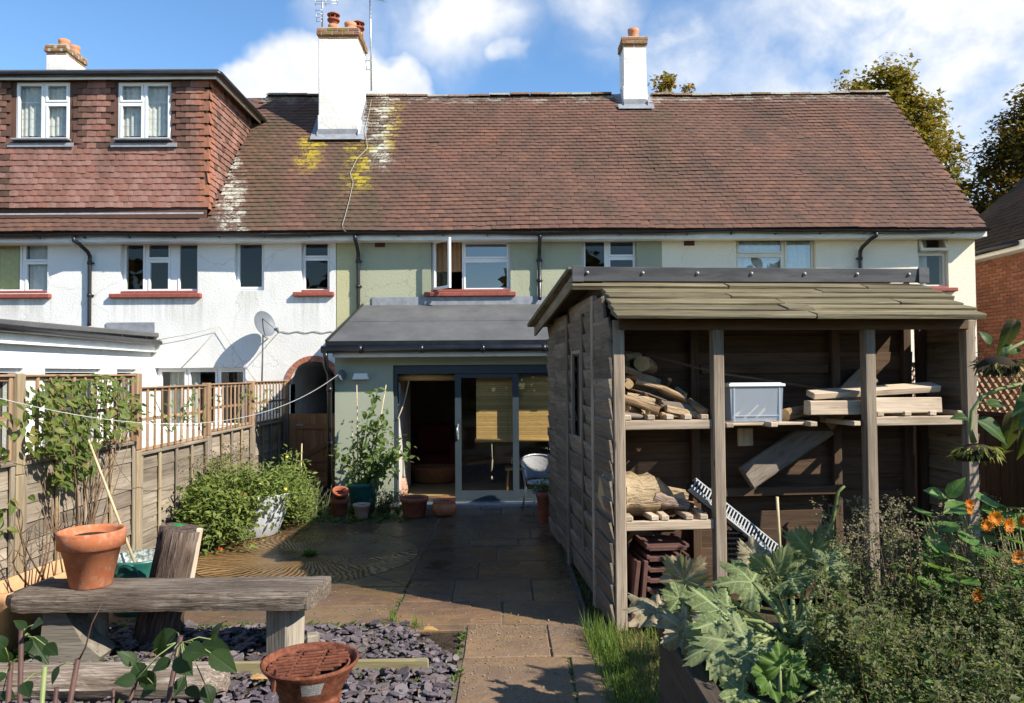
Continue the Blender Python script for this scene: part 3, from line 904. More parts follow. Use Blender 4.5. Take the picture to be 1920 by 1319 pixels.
room(white, -9.5, ARC_X - ARC_R - .05, YW + .301, 18.0, -.05, 2.35, 'interior_dark')

# ---- roofs
def roof(parent, x0, x1, seed, accept=None, verge=False):
    m = MB()
    a = V(x0, EAVE_Y, EAVE_Z); dx = V(x1 - x0, 0, 0)
    m.quad(a, a + dx, a + dx + SV * SLEN, a + SV * SLEN)
    bk = V(0, RIDGE_Y * 2 - EAVE_Y, EAVE_Z)
    m.quad(V(x0, bk.y, bk.z), V(x1, bk.y, bk.z), V(x1, RIDGE_Y, RIDGE_Z), V(x0, RIDGE_Y, RIDGE_Z))
    m.quad(a - SN * .05, a + dx - SN * .05, a + dx + SV * SLEN - SN * .05, a + SV * SLEN - SN * .05)
    m.quad(a - SN * .05, a + dx - SN * .05, a + dx, a)
    if verge:
        m.quad(V(x1, EAVE_Y, EAVE_Z), V(x1, EAVE_Y, EAVE_Z) - SN * .09, V(x1, RIDGE_Y, RIDGE_Z) - SN * .09, V(x1, RIDGE_Y, RIDGE_Z))
    ro = m.build('roof', 'roof_tile', parent)
    xs_ = math.floor(x0 / .178) * .178
    ok = lambda p, u, v, j, i: x0 <= p.x < x1 and (not accept or accept(p, u, v, j, i))
    lay_tiles(ro, V(xs_, a.y - .03, a.z - .02), (1, 0, 0), SV, x1 - xs_, SLEN + .03, .128, .178, 'roof_tile', ok, 300, seed=seed, th=.0135)
    k = int((x1 - x0) / .45)
    rm = []
    for q in range(4):
        t = MB(); vs = []
        for y in (-.226, .226):
            for i in range(7):
                an = math.pi * i / 6 * .86 + .22
                vs.append((y, -math.cos(an) * .135, math.sin(an) * .10 - .03))
        t.add(vs, [(i, i + 1, 8 + i, 7 + i) for i in range(6)] + [tuple(range(7)), tuple(range(7, 14))], q / 4 + .1)
        rm.append(t.mesh('ridge_tile', 'ridge_tile'))
    for i in range(k):
        x = x0 + (i + .5) * (x1 - x0) / k
        if accept and not accept(V(x, RIDGE_Y, RIDGE_Z), x - x0, SLEN, 99, 0):
            continue
        sag = .02 * math.sin(x * .9) + .012 * math.sin(x * 2.3 + 1)
        link('ridge_tile', rm[R.randrange(4)], ro, Matrix.Translation((x, RIDGE_Y, RIDGE_Z + .005 + sag)) @ Matrix.Rotation(R.gauss(0, .012), 4, 'Y'))
    return ro
tile_mat('ridge_tile', [(0, (.15, .085, .045)), (.5, (.23, .12, .07)), (1, (.20, .16, .10))])
DOR_X = P(388, 300, 13.9).x                       # dormer: outer corner, flush with the wall below
DOR_Y = 13.92
CH = dict(A=(P(597, 200, 15.88).x, P(671, 200, 15.88).x, 15.88, 16.80), B=(P(1169, 150, 16.74).x, P(1212, 150, 16.74).x, 16.74, 17.30), )
def in_stack(p):
    return any(a - .02 < p.x < b + .02 and c - .05 < p.y < d for a, b, c, d in CH.values())
roof(white, X_L, X_WG, 5, lambda p, u, v, j, i: not (p.x < DOR_X - .02 and p.y > DOR_Y - .1) and not in_stack(p))
roof(green, X_WG, X_GC, 6, lambda p, u, v, j, i: not in_stack(p))
roof(cream, X_GC, P(1850, 425, 13.66).x, 7, lambda p, u, v, j, i: not in_stack(p), True)
for par, x0, x1 in ((white, X_L, X_WG), (green, X_WG, X_GC), (cream, X_GC, X_END + .05)):
    m = MB()
    m.box(((x0 + x1) / 2, EAVE_Y + .055, EAVE_Z - .10), (x1 - x0 - .006, .025, .15), None, .004)
    m.box(((x0 + x1) / 2, (EAVE_Y + .06 + YW) / 2, EAVE_Z - .162), (x1 - x0 - .006, YW - EAVE_Y - .06, .02), None, 0)
    m.build('fascia', 'fascia_white', par)
    m = MB()
    pr = [(math.cos(math.pi * (1 + i / 8)) * .058, math.sin(math.pi * (1 + i / 8)) * .058) for i in range(9)]
    xs = [x0 + (x1 - x0) * i / 24 for i in range(25)]
    vs = []; fs = []
    for i, x in enumerate(xs):
        dz = -.012 * math.sin(x * 1.1) - .008 * math.sin(x * 2.7)
        vs += [(x, EAVE_Y - .02 + a, EAVE_Z - .045 + b + dz) for a, b in pr]
        vs += [(x, EAVE_Y - .02 + a * .9, EAVE_Z - .045 + b * .9 + dz) for a, b in pr]
    for i in range(24):
        for k in range(8):
            fs.append((i * 18 + k, (i + 1) * 18 + k, (i + 1) * 18 + k + 1, i * 18 + k + 1))
            fs.append((i * 18 + 9 + k + 1, (i + 1) * 18 + 9 + k + 1, (i + 1) * 18 + 9 + k, i * 18 + 9 + k))
    m.add(vs, fs, .5, smooth=True)
    x = x0 + .4
    while x < x1:
        m.box((x, EAVE_Y + .0, EAVE_Z - .075), (.022, .10, .085), None, .005)
        x += .82
    m.build('gutter', 'black_plastic', par)
def downpipe(parent, px, ybot, off=0.0, swan=True, kick=None):
    x = P(px, 480, YW).x; zb = P(px, ybot, YW).z
    y1 = YW - .065
    pts = [(x - off, EAVE_Y - .02, EAVE_Z - .085), (x - off, EAVE_Y - .02, EAVE_Z - .16)]
    pts += [(x - off * .6, EAVE_Y + .06, EAVE_Z - .21), (x - off * .1, y1 - .05, EAVE_Z - .33), (x, y1, EAVE_Z - .40), (x, y1, EAVE_Z - .5), (x, y1, zb + .06)]
    pts += [(x, y1 - (kick or 0), zb)]
    m = MB().tube(pts, .036, 10)
    for z in (EAVE_Z - .5, lerp(EAVE_Z - .5, zb, .5)):
        m.tube([(x, y1, z), (x, y1, z - .06)], .045, 10)
        m.box((x, YW - .02, z - .03), (.12, .03, .03), None, .004)
    m.build('downpipe', 'black_plastic', parent)
downpipe(white, 172, 612, .13)
downpipe(green, 673, 582, 0)
downpipe(green, 1011, 562, 0, kick=.06)
downpipe(cream, 1610, 640, -.16)
for par, r_ in ((green, (703, 448, 722, 464)), (cream, (1282, 443, 1302, 461))):
    q = rect(r_, YW); m = MB()
    m.box(((q[0] + q[1]) / 2, YW - .004, (q[2] + q[3]) / 2), (q[1] - q[0], .02, q[3] - q[2]), None, .003)
    for k in range(4):
        m.box(((q[0] + q[1]) / 2, YW - .018, lerp(q[2], q[3], (k + .5) / 4)), ((q[1] - q[0]) * .85, .012, .018), None, .002)
    m.build('air_vent', 'vent_brown', par)

# ---- dormer of the white house
DZ0 = P(200, 402, DOR_Y).z; DZ1 = P(200, 150, DOR_Y).z
mb = MB()
dw1 = window(white, (31, 155, 131, 266), DOR_Y, [(34, 158, 82, 262), (87, 158, 129, 192), (87, 196, 129, 262)], back=.0, curtain=[(0, 1, 'curtain_white', .9)], lead=True)
dw2 = window(white, (222, 155, 321, 266), DOR_Y, [(226, 158, 269, 192), (226, 196, 269, 262), (273, 158, 319, 262)], back=.0, curtain=[(0, 1, 'curtain_white', .9)], lead=True)
grid_wall(mb, front(DOR_Y), X_L, DOR_X, DZ0 - .1, DZ1, .15, [dw1, dw2])
yb = RIDGE_Y - .3
mb.quad((DOR_X, DOR_Y, DZ0 - .1), (DOR_X, yb + .3, DZ0), (DOR_X, yb + .3, DZ1), (DOR_X, DOR_Y, DZ1))
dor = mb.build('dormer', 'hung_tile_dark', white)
room(white, X_L, DOR_X - .05, DOR_Y + .16, 17.0, DZ0 + .2, DZ1 - .05, 'interior_wall', name='dormer_room')
mb = MB()
mb.box(((X_L + DOR_X) / 2 + .12, (DOR_Y + yb) / 2 + .05, DZ1 + .085), (DOR_X - X_L + .3, yb - DOR_Y + .5, .07), None, .01)
mb.build('dormer_roof', 'roof_felt', white)
mb = MB()
mb.box(((X_L + DOR_X) / 2 + .10, DOR_Y - .13, DZ1 + .0), (DOR_X - X_L + .22, .03, .095), None, .004)
mb.box((DOR_X + .21, (DOR_Y + yb) / 2 - .02, DZ1 + .0), (.03, yb - DOR_Y + .2, .095), None, .004)
mb.build('dormer_fascia', 'fascia_white', white)
mb = MB()
mb.tube([(X_L, DOR_Y - .19, DZ1 + .04), (DOR_X + .27, DOR_Y - .19, DZ1 + .045), (DOR_X + .29, DOR_Y - .15, DZ1 + .045), (DOR_X + .29, yb + .1, DZ1 + .03)], .05, 8)
mb.build('gutter', 'black_plastic', white)
for wr, (a, b) in ((dw1, (17, 141)), (dw2, (210, 334))):
    q = rect((a, 270, b, 278), DOR_Y); m = MB()
    m.box(((q[0] + q[1]) / 2, DOR_Y - .055, (q[2] + q[3]) / 2), (q[1] - q[0], .012, q[3] - q[2]), Matrix.Rotation(-.12, 3, 'X'), .003)
    m.box(((wr[0] + wr[1]) / 2, DOR_Y - .05, wr[2] + .02), (wr[1] - wr[0] + .06, .14, .035), None, .006)
    m.build('window_flashing', 'lead', white)
m = MB(); q = rect((-50, 398, 384, 404), DOR_Y)
m.box(((q[0] + q[1]) / 2, DOR_Y - .075, q[2] + .01), (q[1] - q[0], .010, .05), Matrix.Rotation(-.75, 3, 'X'), .003)
m.build('apron_flashing', 'lead', white)
def hang_ok(p, u, v, j, i):
    if p.z < DZ0 + .02 or p.z > DZ1 - .10: return False
    for w_ in (dw1, dw2):
        if w_[0] - .085 < p.x < w_[1] + .085 and w_[2] - .14 < p.z < w_[3] + .1: return False
    return True
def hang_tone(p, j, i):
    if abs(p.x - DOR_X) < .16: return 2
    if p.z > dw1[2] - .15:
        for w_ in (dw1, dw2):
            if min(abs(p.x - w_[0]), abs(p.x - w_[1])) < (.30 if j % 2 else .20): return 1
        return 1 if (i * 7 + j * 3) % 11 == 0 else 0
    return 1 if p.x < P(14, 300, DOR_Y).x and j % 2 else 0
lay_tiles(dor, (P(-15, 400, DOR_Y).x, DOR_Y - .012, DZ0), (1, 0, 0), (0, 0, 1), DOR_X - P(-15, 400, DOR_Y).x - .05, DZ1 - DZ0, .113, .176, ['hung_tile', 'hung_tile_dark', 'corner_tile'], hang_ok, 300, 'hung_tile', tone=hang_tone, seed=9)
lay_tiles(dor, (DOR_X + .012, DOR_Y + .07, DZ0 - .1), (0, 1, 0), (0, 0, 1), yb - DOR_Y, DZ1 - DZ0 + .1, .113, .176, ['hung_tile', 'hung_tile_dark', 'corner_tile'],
          lambda p, u, v, j, i: roof_z(p.y + .06) - .05 < p.z < DZ1 - .06, 0, 'cheek_tile', tone=lambda p, j, i: 2 if p.y < DOR_Y + .2 else (1 if (i * 5 + j) % 7 == 0 else 0), seed=10)

# ---- chimney stacks
brick_var = [MB().box((0, 0, 0), (.212, .10, .064), None, .005, k / 5 + .03, .003).mesh('brick', 'stack_brick') for k in range(5)]
head_var = [MB().box((0, 0, 0), (.103, .10, .064), None, .005, k / 5 + .03, .003).mesh('brick', 'stack_brick') for k in range(5)]
def stack(parent, x0, x1, y0, y1, zb, zt, courses, pots):
    m = MB()
    m.box(((x0 + x1) / 2, (y0 + y1) / 2, (zb + zt) / 2), (x1 - x0, y1 - y0, zt - zb), None, .015)
    for z in (zb + .55, ):
        m.box(((x0 + x1) / 2, (y0 + y1) / 2, z), (x1 - x0 + .03, y1 - y0 + .03, .5), None, .012)
    st = m.build('chimney', 'chimney_render', parent)
    mm = MB()
    z = zt
    outs = courses
    for j, o in enumerate(outs):
        X0, X1, Y0, Y1 = x0 - o, x1 + o, y0 - o, y1 + o
        mm.box(((X0 + X1) / 2, (Y0 + Y1) / 2, z + .0375), (X1 - X0 - .014, Y1 - Y0 - .014, .075), None, 0)
        for (ax, lo, hi, fix, rot) in (('x', X0, X1, Y0 + .05, 0), ('y', Y0 + .1, Y1, X1 - .05, 1), ('y', Y0 + .1, Y1, X0 + .05, 1)):
            nb = max(2, round((hi - lo) / .225)); st_ = (hi - lo) / nb
            for i in range(-1, nb + 1):
                u = lo + (i + .5 + (.5 if j % 2 else 0)) * st_
                hw = .106
                half = False
                if u - hw < lo - .03 or u + hw > hi + .03:
                    half = True
                    u = lo + .052 if u < (lo + hi) / 2 else hi - .052
                    if not (j % 2): continue
                loc = (u, fix, z + .0375) if ax == 'x' else (fix, u, z + .0375)
                link('brick', (head_var if half else brick_var)[R.randrange(5)], st, Matrix.Translation(loc) @ Matrix.Rotation(rad(90) * rot + R.gauss(0, .012), 4, 'Z'))
        z += .075
    mm.box(((x0 + x1) / 2, (y0 + y1) / 2, z + .012), (x1 - x0 - .05, y1 - y0 - .05, .07), None, .02)
    mm.build('mortar_bed', 'mortar', st)
    # lead apron where the stack meets the slope
    f = MB()
    a = V(x0 - .14, y0 - .02, roof_z(y0) + .05); b = V(x1 + .14, y0 - .02, roof_z(y0) + .05)
    f.quad(a - SV * .20 + SN * .035, b - SV * .20 + SN * .035, b + SN * .04, a + SN * .04)
    f.quad(V(x0, y0 - .016, a.z - .02), V(x1, y0 - .016, a.z - .02), V(x1, y0 - .016, a.z + .15), V(x0, y0 - .016, a.z + .15))
    for sx, xx in ((-1, x0), (1, x1)):
        c = V(xx + sx * .17, y0 - .1, 0); d = V(xx + sx * .17, min(y1, RIDGE_Y), 0)
        f.quad(V(xx, c.y, roof_z(c.y) + .06), V(c.x, c.y, roof_z(c.y) + .045), V(c.x, d.y, roof_z(d.y) + .045), V(xx, d.y, roof_z(d.y) + .06))
        f.quad(V(xx + sx * .012, c.y, roof_z(c.y) + .05), V(xx + sx * .012, d.y, roof_z(d.y) + .05), V(xx + sx * .012, d.y, roof_z(d.y) + .2), V(xx + sx * .012, c.y, roof_z(c.y) + .2))
    f.build('stack_flashing', 'lead', st)
    for px, py, r, h, cowl in pots:
        p = MB()
        p.lathe([(r * .98, -.03), (r, .05), (r * .93, h - .09), (r * 1.02, h - .07), (r * 1.05, h), (r * .86, h), (r * .82, h - .2)], (px, py, z + .03), 20)
        po = p.build('chimney_pot', 'chimney_pot', st)
        if cowl:
            c = MB()
            zz = z + .03 + h
            c.lathe([(r * .8, -.02), (r * .8, .1), (r * 1.15, .1), (r * 1.18, .13), (r * .8, .14), (r * .8, .16)], (px, py, zz), 20)
            for k in range(6):
                an = k * math.pi / 3
                c.box((px + math.cos(an) * r * .85, py + math.sin(an) * r * .85, zz + .19), (.02, .02, .14), None, 0)
            c.lathe([(0, .30), (r * .6, .285), (r * 1.2, .24), (r * 1.22, .225), (0, .225)], (px, py, zz), 20)
            c.build('cowl', 'terracotta_dark', st)
    return st
a, b, c, d = CH['A']
stack(green, a, b, c, d, roof_z(c) - .3, P(640, 73, c).z, [.0, .035, .035], [(a + .26, c + .28, .115, .16, True), (b - .21, c + .25, .125, .19, False), (b - .12, c + .68, .115, .16, True)])
a, b, c, d = CH['B']
stack(cream, a, b, c, d, roof_z(c) - .3, P(1190, 89, c).z, [.0, .035, .035], [((a + b) / 2 + .02, c + .25, .125, .26, False)])
xa = P(86, 100, 17.6).x; xb = P(125, 100, 17.6).x
stack(white, xa, xb, 17.6, 18.4, 7.6, P(100, 103, 17.6).z, [.0, .035, .035], [((xa + xb) / 2 + .04, 17.85, .125, .2, False), ((xa + xb) / 2 + .08, 18.2, .125, .2, False)])

# ---- extension of the green house
mb = MB(); grid_wall(mb, front(EXT_Y), EXT_X0, EXT_X1, -.1, 2.36, .28, [DOOR])
mb.quad((EXT_X0, EXT_Y + .281, -.1), (EXT_X0, YW, -.1), (EXT_X0, YW, 3.1), (EXT_X0, EXT_Y + .281, 2.36))
mb.quad((EXT_X1, EXT_Y + .281, -.1), (EXT_X1, YW, -.1), (EXT_X1, YW, 3.1), (EXT_X1, EXT_Y + .281, 2.36))
mb.build('extension_wall', 'sage_smooth', green)
e0 = P(613, 642, 11.15); e1 = P(682, 573, YW)
rx0, rx1 = e0.x, EXT_X1 + .15
zr0, zr1 = e0.z, e1.z
mb = MB()
q = [V(rx0, 11.15, zr0), V(rx1, 11.15, zr0), V(rx1, YW - .01, zr1), V(rx0, YW - .01, zr1)]
dn = V(0, 0, -.05)
mb.add(q + [p + dn for p in q], [(0, 1, 2, 3), (7, 6, 5, 4), (0, 4, 5, 1), (1, 5, 6, 2), (2, 6, 7, 3), (3, 7, 4, 0)])
sd = (q[3] - q[0]).normalized(); sn_ = V(1, 0, 0).cross(sd)
er = mb.build('extension_roof', 'roof_felt', green)
for k, t in enumerate((0.0, .5)):                       # overlapping felt sheets
    a0 = q[0] + sd * (t * 2.9) + sn_ * (.004 + .004 * k); L = 1.5 if k == 0 else 1.46
    link('felt_sheet', MB().add([a0, a0 + V(rx1 - rx0, 0, 0), a0 + V(rx1 - rx0, 0, 0) + sd * L, a0 + sd * L], [(0, 1, 2, 3)]).mesh('felt_sheet', 'roof_felt'), er)
mb = MB()
mb.bar(q[0] + V(-.01, -.01, .012), q[3] + V(-.01, 0, .012), .035, .05, ch=.006)
mb.bar(q[0] + V(-.02, -.012, -.02), q[1] + V(0, -.012, -.02), .03, .07, ch=.006)
mb.build('roof_edging', 'black_plastic', er)
mb = MB()
mb.box(((rx0 + rx1) / 2 + .06, YW - .02, zr1 + .07), (rx1 - rx0 - .2, .014, .16), None, .003)
mb.build('wall_flashing', 'lead', green)
gz = P(620, 657, 11.05).z
gx = P(602, 657, 11.05).x
mb = MB()
mb.tube([(gx, 11.07, gz + .01), (rx1, 11.07, gz + .02)], .055, 10)
for i in range(6):
    mb.tube([(lerp(gx, rx1, i / 6 + .1), 11.07, gz + .012), (lerp(gx, rx1, i / 6 + .1) + .06, 11.07, gz + .012)], .062, 10)
dx = P(617, 800, 11.3).x
mb.tube([(gx + .06, 11.07, gz - .03), (gx + .06, 11.07, gz - .10), (dx - .02, 11.2, gz - .24), (dx, 11.3, gz - .34), (dx, 11.33, gz - .5), (dx, 11.33, .0)], .038, 10)
for z in (gz - .55, 1.0):
    mb.tube([(dx, 11.33, z), (dx, 11.33, z - .07)], .046, 10)
mb.build('gutter', 'black_plastic', green)
mb = MB(); mb.box(((rx0 + rx1) / 2 + .03, 11.155, gz - .055), (rx1 - rx0 - .1, .022, .10), None, .003)
mb.box(((rx0 + rx1) / 2 + .03, 11.3, gz - .095), (rx1 - rx0 - .12, .26, .015), None, 0)
mb.build('fascia', 'fascia_white', green)
# patio door: outer frame, sliding leaf, fixed leaf
dY = EXT_Y + .05
d0, d1, dz0, dz1 = DOOR
s1 = P(853, 800, dY).x; s2 = P(866, 800, dY).x; s3 = P(960, 800, dY).x; s4 = P(973, 800, dY).x
def vframe(m, x0, x1, z0, z1, y, thk, sw, top, bot):
    grid_wall(m, front(y), x0, x1, z0, z1, thk, [(x0 + sw, x1 - sw, z0 + bot, z1 - top)])
mb = MB(); vframe(mb, d0 + .002, d1 - .002, dz0 + .002, dz1 - .002, dY, .16, .055, .13, .045)
pdoor = mb.build('patio_door', 'door_metal', green)
mb = MB(); vframe(mb, s1, s4, dz0 + .05, dz1 - .14, dY + .02, .05, .095, .06, .12); sl_ = mb.build('sliding_leaf', 'door_metal', pdoor)
mb = MB(); vframe(mb, s3 + .01, d1 - .06, dz0 + .05, dz1 - .14, dY + .09, .05, .085, .04, .12); fx_ = mb.build('fixed_leaf', 'door_metal', pdoor)
mb = MB(); mb.quad((s1 + .09, dY + .045, dz0 + .16), (s4 - .09, dY + .045, dz0 + .16), (s4 - .09, dY + .045, dz1 - .19), (s1 + .09, dY + .045, dz1 - .19)); mb.build('pane', 'pane_glass', pdoor)
mb = MB(); mb.quad((s3 + .09, dY + .115, dz0 + .16), (d1 - .14, dY + .115, dz0 + .16), (d1 - .14, dY + .115, dz1 - .17), (s3 + .09, dY + .115, dz1 - .17)); mb.build('pane', 'pane_glass', pdoor)
hp = P(858, 815, dY)
mb = MB(); mb.box((hp.x + .005, dY + .005, hp.z + .04), (.03, .03, .24), None, .008); mb.tube([(hp.x, dY, hp.z + .12), (hp.x - .005, dY - .05, hp.z + .10), (hp.x - .005, dY - .05, hp.z - .02), (hp.x, dY, hp.z - .04)], .011, 8)
mb.build('door_handle', 'metal_grey', pdoor)
mb = MB(); mb.box(((d0 + d1) / 2, EXT_Y - .05, .018), (d1 - d0 + .1, .22, .05), None, .008); mb.build('door_sill', 'metal_grey', pdoor)
# room behind the doors
IX0, IX1, IY0, IY1, IZ1 = -2.55, 2.5, EXT_Y + .285, 17.6, 2.34
room(green, IX0, IX1, IY0, IY1, .03, IZ1, 'interior_wall', fl=True)
mb = MB()
for i in range(34):
    x = IX0 + (i + .5) * (IX1 - IX0) / 34
    mb.box((x, (IY0 - .15 + IY1) / 2, .015), ((IX1 - IX0) / 34 - .004, IY1 - IY0 + .3, .03), None, 0)
mb.build('room_floor', 'floor_wood', green)
mb = MB(); mb.box((-2.05, 12.38, 1.2), (.74, 1.35, 2.25), None, .01); mb.build('inner_wall', 'interior_wall', green)
# porch of the far end: white neighbour's extension, its side wall and windows
nx = P(284, 680, YW).x
NZ = P(284, 660, YW).z
side = lambda u, d, z: (nx - d, u, z)
def srect(pxa, pxb, ya, yb_):
    """window in the wall x = nx between picture columns pxa..pxb"""
    def yy(px):
        return nx * FPX / (px - 950)
    u0, u1 = sorted((yy(pxa), yy(pxb)))
    return (u0, u1, .75, NZ - .33)
sops = [srect(2, 48, 0, 0), srect(88, 192, 0, 0), srect(222, 258, 0, 0)]
mb = MB(); grid_wall(mb, side, 6.2, YW, -.1, NZ, .28, sops)
mb.quad((nx, 6.2, -.1), (nx - 4, 6.2, -.1), (nx - 4, 6.2, NZ), (nx, 6.2, NZ))
mb.build('extension_wall', 'white_render', white)
for o_ in sops:
    f = MB(); grid_wall(f, lambda u, d, z: (nx - .06 - d, u, z), o_[0] + .003, o_[1] - .003, o_[2] + .003, o_[3] - .003, .06, [inset(o_, .06)])
    w_ = f.build('window', 'white_plastic', white)
    k = inset(o_, .05); MB().quad((nx - .09, k[0], k[2]), (nx - .09, k[1], k[2]), (nx - .09, k[1], k[3]), (nx - .09, k[0], k[3])).build('pane', 'pane_glass', w_)
room(white, nx - 4, nx - .3, 6.3, YW - .02, -.05, NZ - .05, 'interior_dark')
mb = MB(); mb.box((nx - .02 + .08, 10.1, NZ + .09), (.03, 7.8, .20), None, .006)
mb.box((nx + .03, 10.1, NZ + .0), (.16, 7.8, .02), None, 0)
mb.build('fascia', 'fascia_white', white)
mb = MB(); mb.box((nx - 1.9, 10.08, NZ + .26), (4.1, 7.8, .09), Matrix.Rotation(.012, 3, 'X'), .015); mb.build('extension_roof', 'roof_felt', white)
mb = MB(); mb.tube([(nx + .17, 6.1, NZ + .20), (nx + .17, YW - .04, NZ + .165)], .052, 8)
for i in range(9):
    mb.box((nx + .14, 6.6 + i * .85, NZ + .185), (.12, .03, .10), None, .004)
mb.build('gutter', 'black_plastic', white)
q = rect((200, 609, 291, 640), YW); mb = MB()
mb.box(((q[0] + q[1]) / 2, YW - .02, (q[2] + q[3]) / 2 + .04), (q[1] - q[0], .016, q[3] - q[2]), None, .003); mb.build('wall_flashing', 'lead', white)

# ------------------------------------------------------------------ brick house beyond the far boundary
bh = thing('brick_house', (12, 16, 0), 'red brick house with dark tiled roof at the far side of the cream house', 'house')
BX, BY0, BY1, BZ = 10.35, 14.5, 17.5, 4.42
mb = MB(); mb.quad((BX, BY0, -.1), (BX, BY1, -.1), (BX, BY1, BZ + .1), (BX, BY0, BZ + .1)); mb.quad((BX, BY1, -.1), (BX + 8, BY1, -.1), (BX + 8, BY1, BZ), (BX, BY1, BZ))
mb.quad((BX, BY0, -.1), (BX + 8, BY0, -.1), (BX + 8, BY0, BZ), (BX, BY0, BZ))
mb.build('wall', 'mortar', bh)
fb = [MB().box((0, 0, 0), (.05, .213, .063), None, .003, k / 7).mesh('brick', 'far_brick') for k in range(7)]
fbm = MB()
cnt = 0
for j in range(60):
    for i in range(29):
        y = BY0 + .11 + i * .225 + (.1125 if j % 2 else 0); z = j * .075 + .03
        if z > BZ - .05 or y > BY1: continue
        pv = 950 + FPX * BX / y
        if 1828 < pv < 1925 and z > 1.7 and cnt < 300:
            link('brick', fb[R.randrange(7)], bh, Matrix.Translation((BX, y, z))); cnt += 1
        else:
            fbm.box((BX, y, z), (.05, .213, .063), None, 0)
fbm.build('brickwork', 'far_brick', bh, kind='stuff')
mb = MB()
e = V(BX - .28, BY1 + .25, BZ + .12); tp = 1.2
c0 = V(BX - .28, BY0 - .3, e.z); c1 = e
r1 = V(BX + 4, BY1 - 4, e.z + 4.28 * tp)
hk_ = (c1.y - c0.y) / 2; r1 = V(c1.x + hk_, c1.y - hk_, e.z + hk_ * tp); mb.add([c0, c1, r1], [(0, 1, 2)]); mb.add([c1, V(BX + 8.3, BY1 + .25, e.z), r1], [(0, 1, 2)])
ro = mb.build('roof', 'far_tile', bh)
sv = V(1, 0, tp).normalized()
lay_tiles(ro, c1 + V(.0, 0, .0), (0, -1, 0), sv, BY1 - BY0 + .4, 5.0, .12, .178, 'far_tile', lambda p, u, v, j, i: (p.x - c1.x) < u - .02 and (p.x - c1.x) < (c1.y - c0.y) - u - .02, 0, seed=21)
mb = MB(); mb.box((BX - .27, (BY0 + BY1) / 2, BZ + .03), (.03, BY1 - BY0 + .5, .16), None, 0); mb.box((BX - .14, (BY0 + BY1) / 2, BZ - .05), (.26, BY1 - BY0 + .5, .02), None, 0)
mb.build('fascia', 'fascia_white', bh)
mb = MB(); mb.tube([(BX - .34, BY0, BZ + .06), (BX - .34, BY1 + .2, BZ + .06)], .055, 8); mb.build('gutter', 'black_plastic', bh)
# ------------------------------------------------------------------ timber shed with open log store
SX, SY = 0.87, 5.85
_n = math.hypot(1, .085)
def S(t, u, z):
    return V(SX + (t - .085 * u) / _n, SY + (.085 * t + u) / _n, z)
ST = (S(1, 0, 0) - S(0, 0, 0)); SU = (S(0, 1, 0) - S(0, 0, 0))
SROT = Matrix((ST, SU, V(0, 0, 1))).transposed()
def sbox(m, t, u, z, st, su, sz, ch=.006, rnd=None, jit=0.0, rx=0.0, ry=0.0, rz=0.0):
    Mx = SROT @ Euler((rx, ry, rz)).to_matrix()
    return m.box(S(t, u, z), (st, su, sz), Mx, ch, rnd, jit)
shed = thing('garden_shed', S(1.4, 1.5, 0), 'weathered timber shed with an open-fronted log store and boarded roof', 'shed')
TR = 2.92; UD = .56; UB = 3.45; TB = 2.80
def one(name, mat, *a, parent=shed, **k):
    m = MB(); sbox(m, *a, **k)
    return m.build(name, mat, parent)
# posts of the store
for t in (.0, .80, 2.06, TR):
    one('post', 'shed_post', t, .0, 1.205, .092, .085, 2.41, ch=.008)
for t in (.02, .79, 2.06, 2.72):
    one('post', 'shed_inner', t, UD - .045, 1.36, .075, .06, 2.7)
# side cladding of the store: lapped boards that step out at their lower edges
def lapped(t, u0, u1, z0, z1, n, mat, face=-1, parent=shed, skip=None, gap=.0):
    h = (z1 - z0) / n
    for k in range(n):
        z = z0 + (k + .5) * h
        for a, b in (skip(z, u0, u1) if skip else [(u0, u1)]):
            m = MB()
            sbox(m, t + face * .012, (a + b) / 2, z, .026, b - a - gap, h * 1.16, .004, None, .006, 0, face * .16, R.gauss(0, .008))
            m.build('board', mat, parent)
def side_top(u):
    return 2.40 + .36 * (u + .2) / .8 if u < .58 else 2.82 - (u - .58) * .09
lapped(-.05, -.03, UD - .02, .03, 2.42, 15, 'shed_board')
lapped(-.05, .18, UD - .02, 2.43, 2.60, 1, 'shed_board')
one('corner_batten', 'shed_post', -.065, UD + .03, 1.33, .05, .10, 2.66)
# door bay with its slit window
WU0, WU1, WZ0, WZ1 = 1.26, 1.66, 1.38, 2.18
def slit(z, a, b):
    if WZ0 - .02 < z < WZ1 + .02:
        return [(a, WU0 - .03), (WU1 + .03, b)]
    return [(a, b)]
lapped(-.035, UD + .08, 1.90, .06, 2.66, 16, 'shed_board', skip=slit)
for u in (WU0 - .03, WU1 + .03):
    one('window_trim', 'shed_post', -.06, u, (WZ0 + WZ1) / 2, .035, .035, WZ1 - WZ0 + .1)
one('window_trim', 'shed_post', -.055, (WU0 + WU1) / 2, WZ1 + .02, .03, WU1 - WU0, .04)
one('window_trim', 'shed_post', -.055, (WU0 + WU1) / 2, WZ0 - .02, .03, WU1 - WU0, .04)
m = MB(); m.quad(S(-.03, WU0, WZ0), S(-.03, WU1, WZ0), S(-.03, WU1, WZ1), S(-.03, WU0, WZ1)); m.build('window_pane', 'sky_glass', shed)
one('door_stile', 'shed_board', -.07, 1.93, 1.30, .04, .085, 2.55)
one('door_stile', 'shed_board', -.07, 1.12, 1.45, .03, .05, 2.2)
lapped(-.05, 1.98, 2.78, .10, 2.60, 17, 'shed_board')
lapped(-.04, 2.79, UB, .05, 2.56, 16, 'shed_board')
m = MB(); m.tube([S(-.09, 3.1, 1.35), S(-.12, 3.1, 1.36), S(-.12, 3.12, 1.26), S(-.09, 3.12, 1.24)], .006, 6); m.build('door_hook', 'metal_grey', shed)
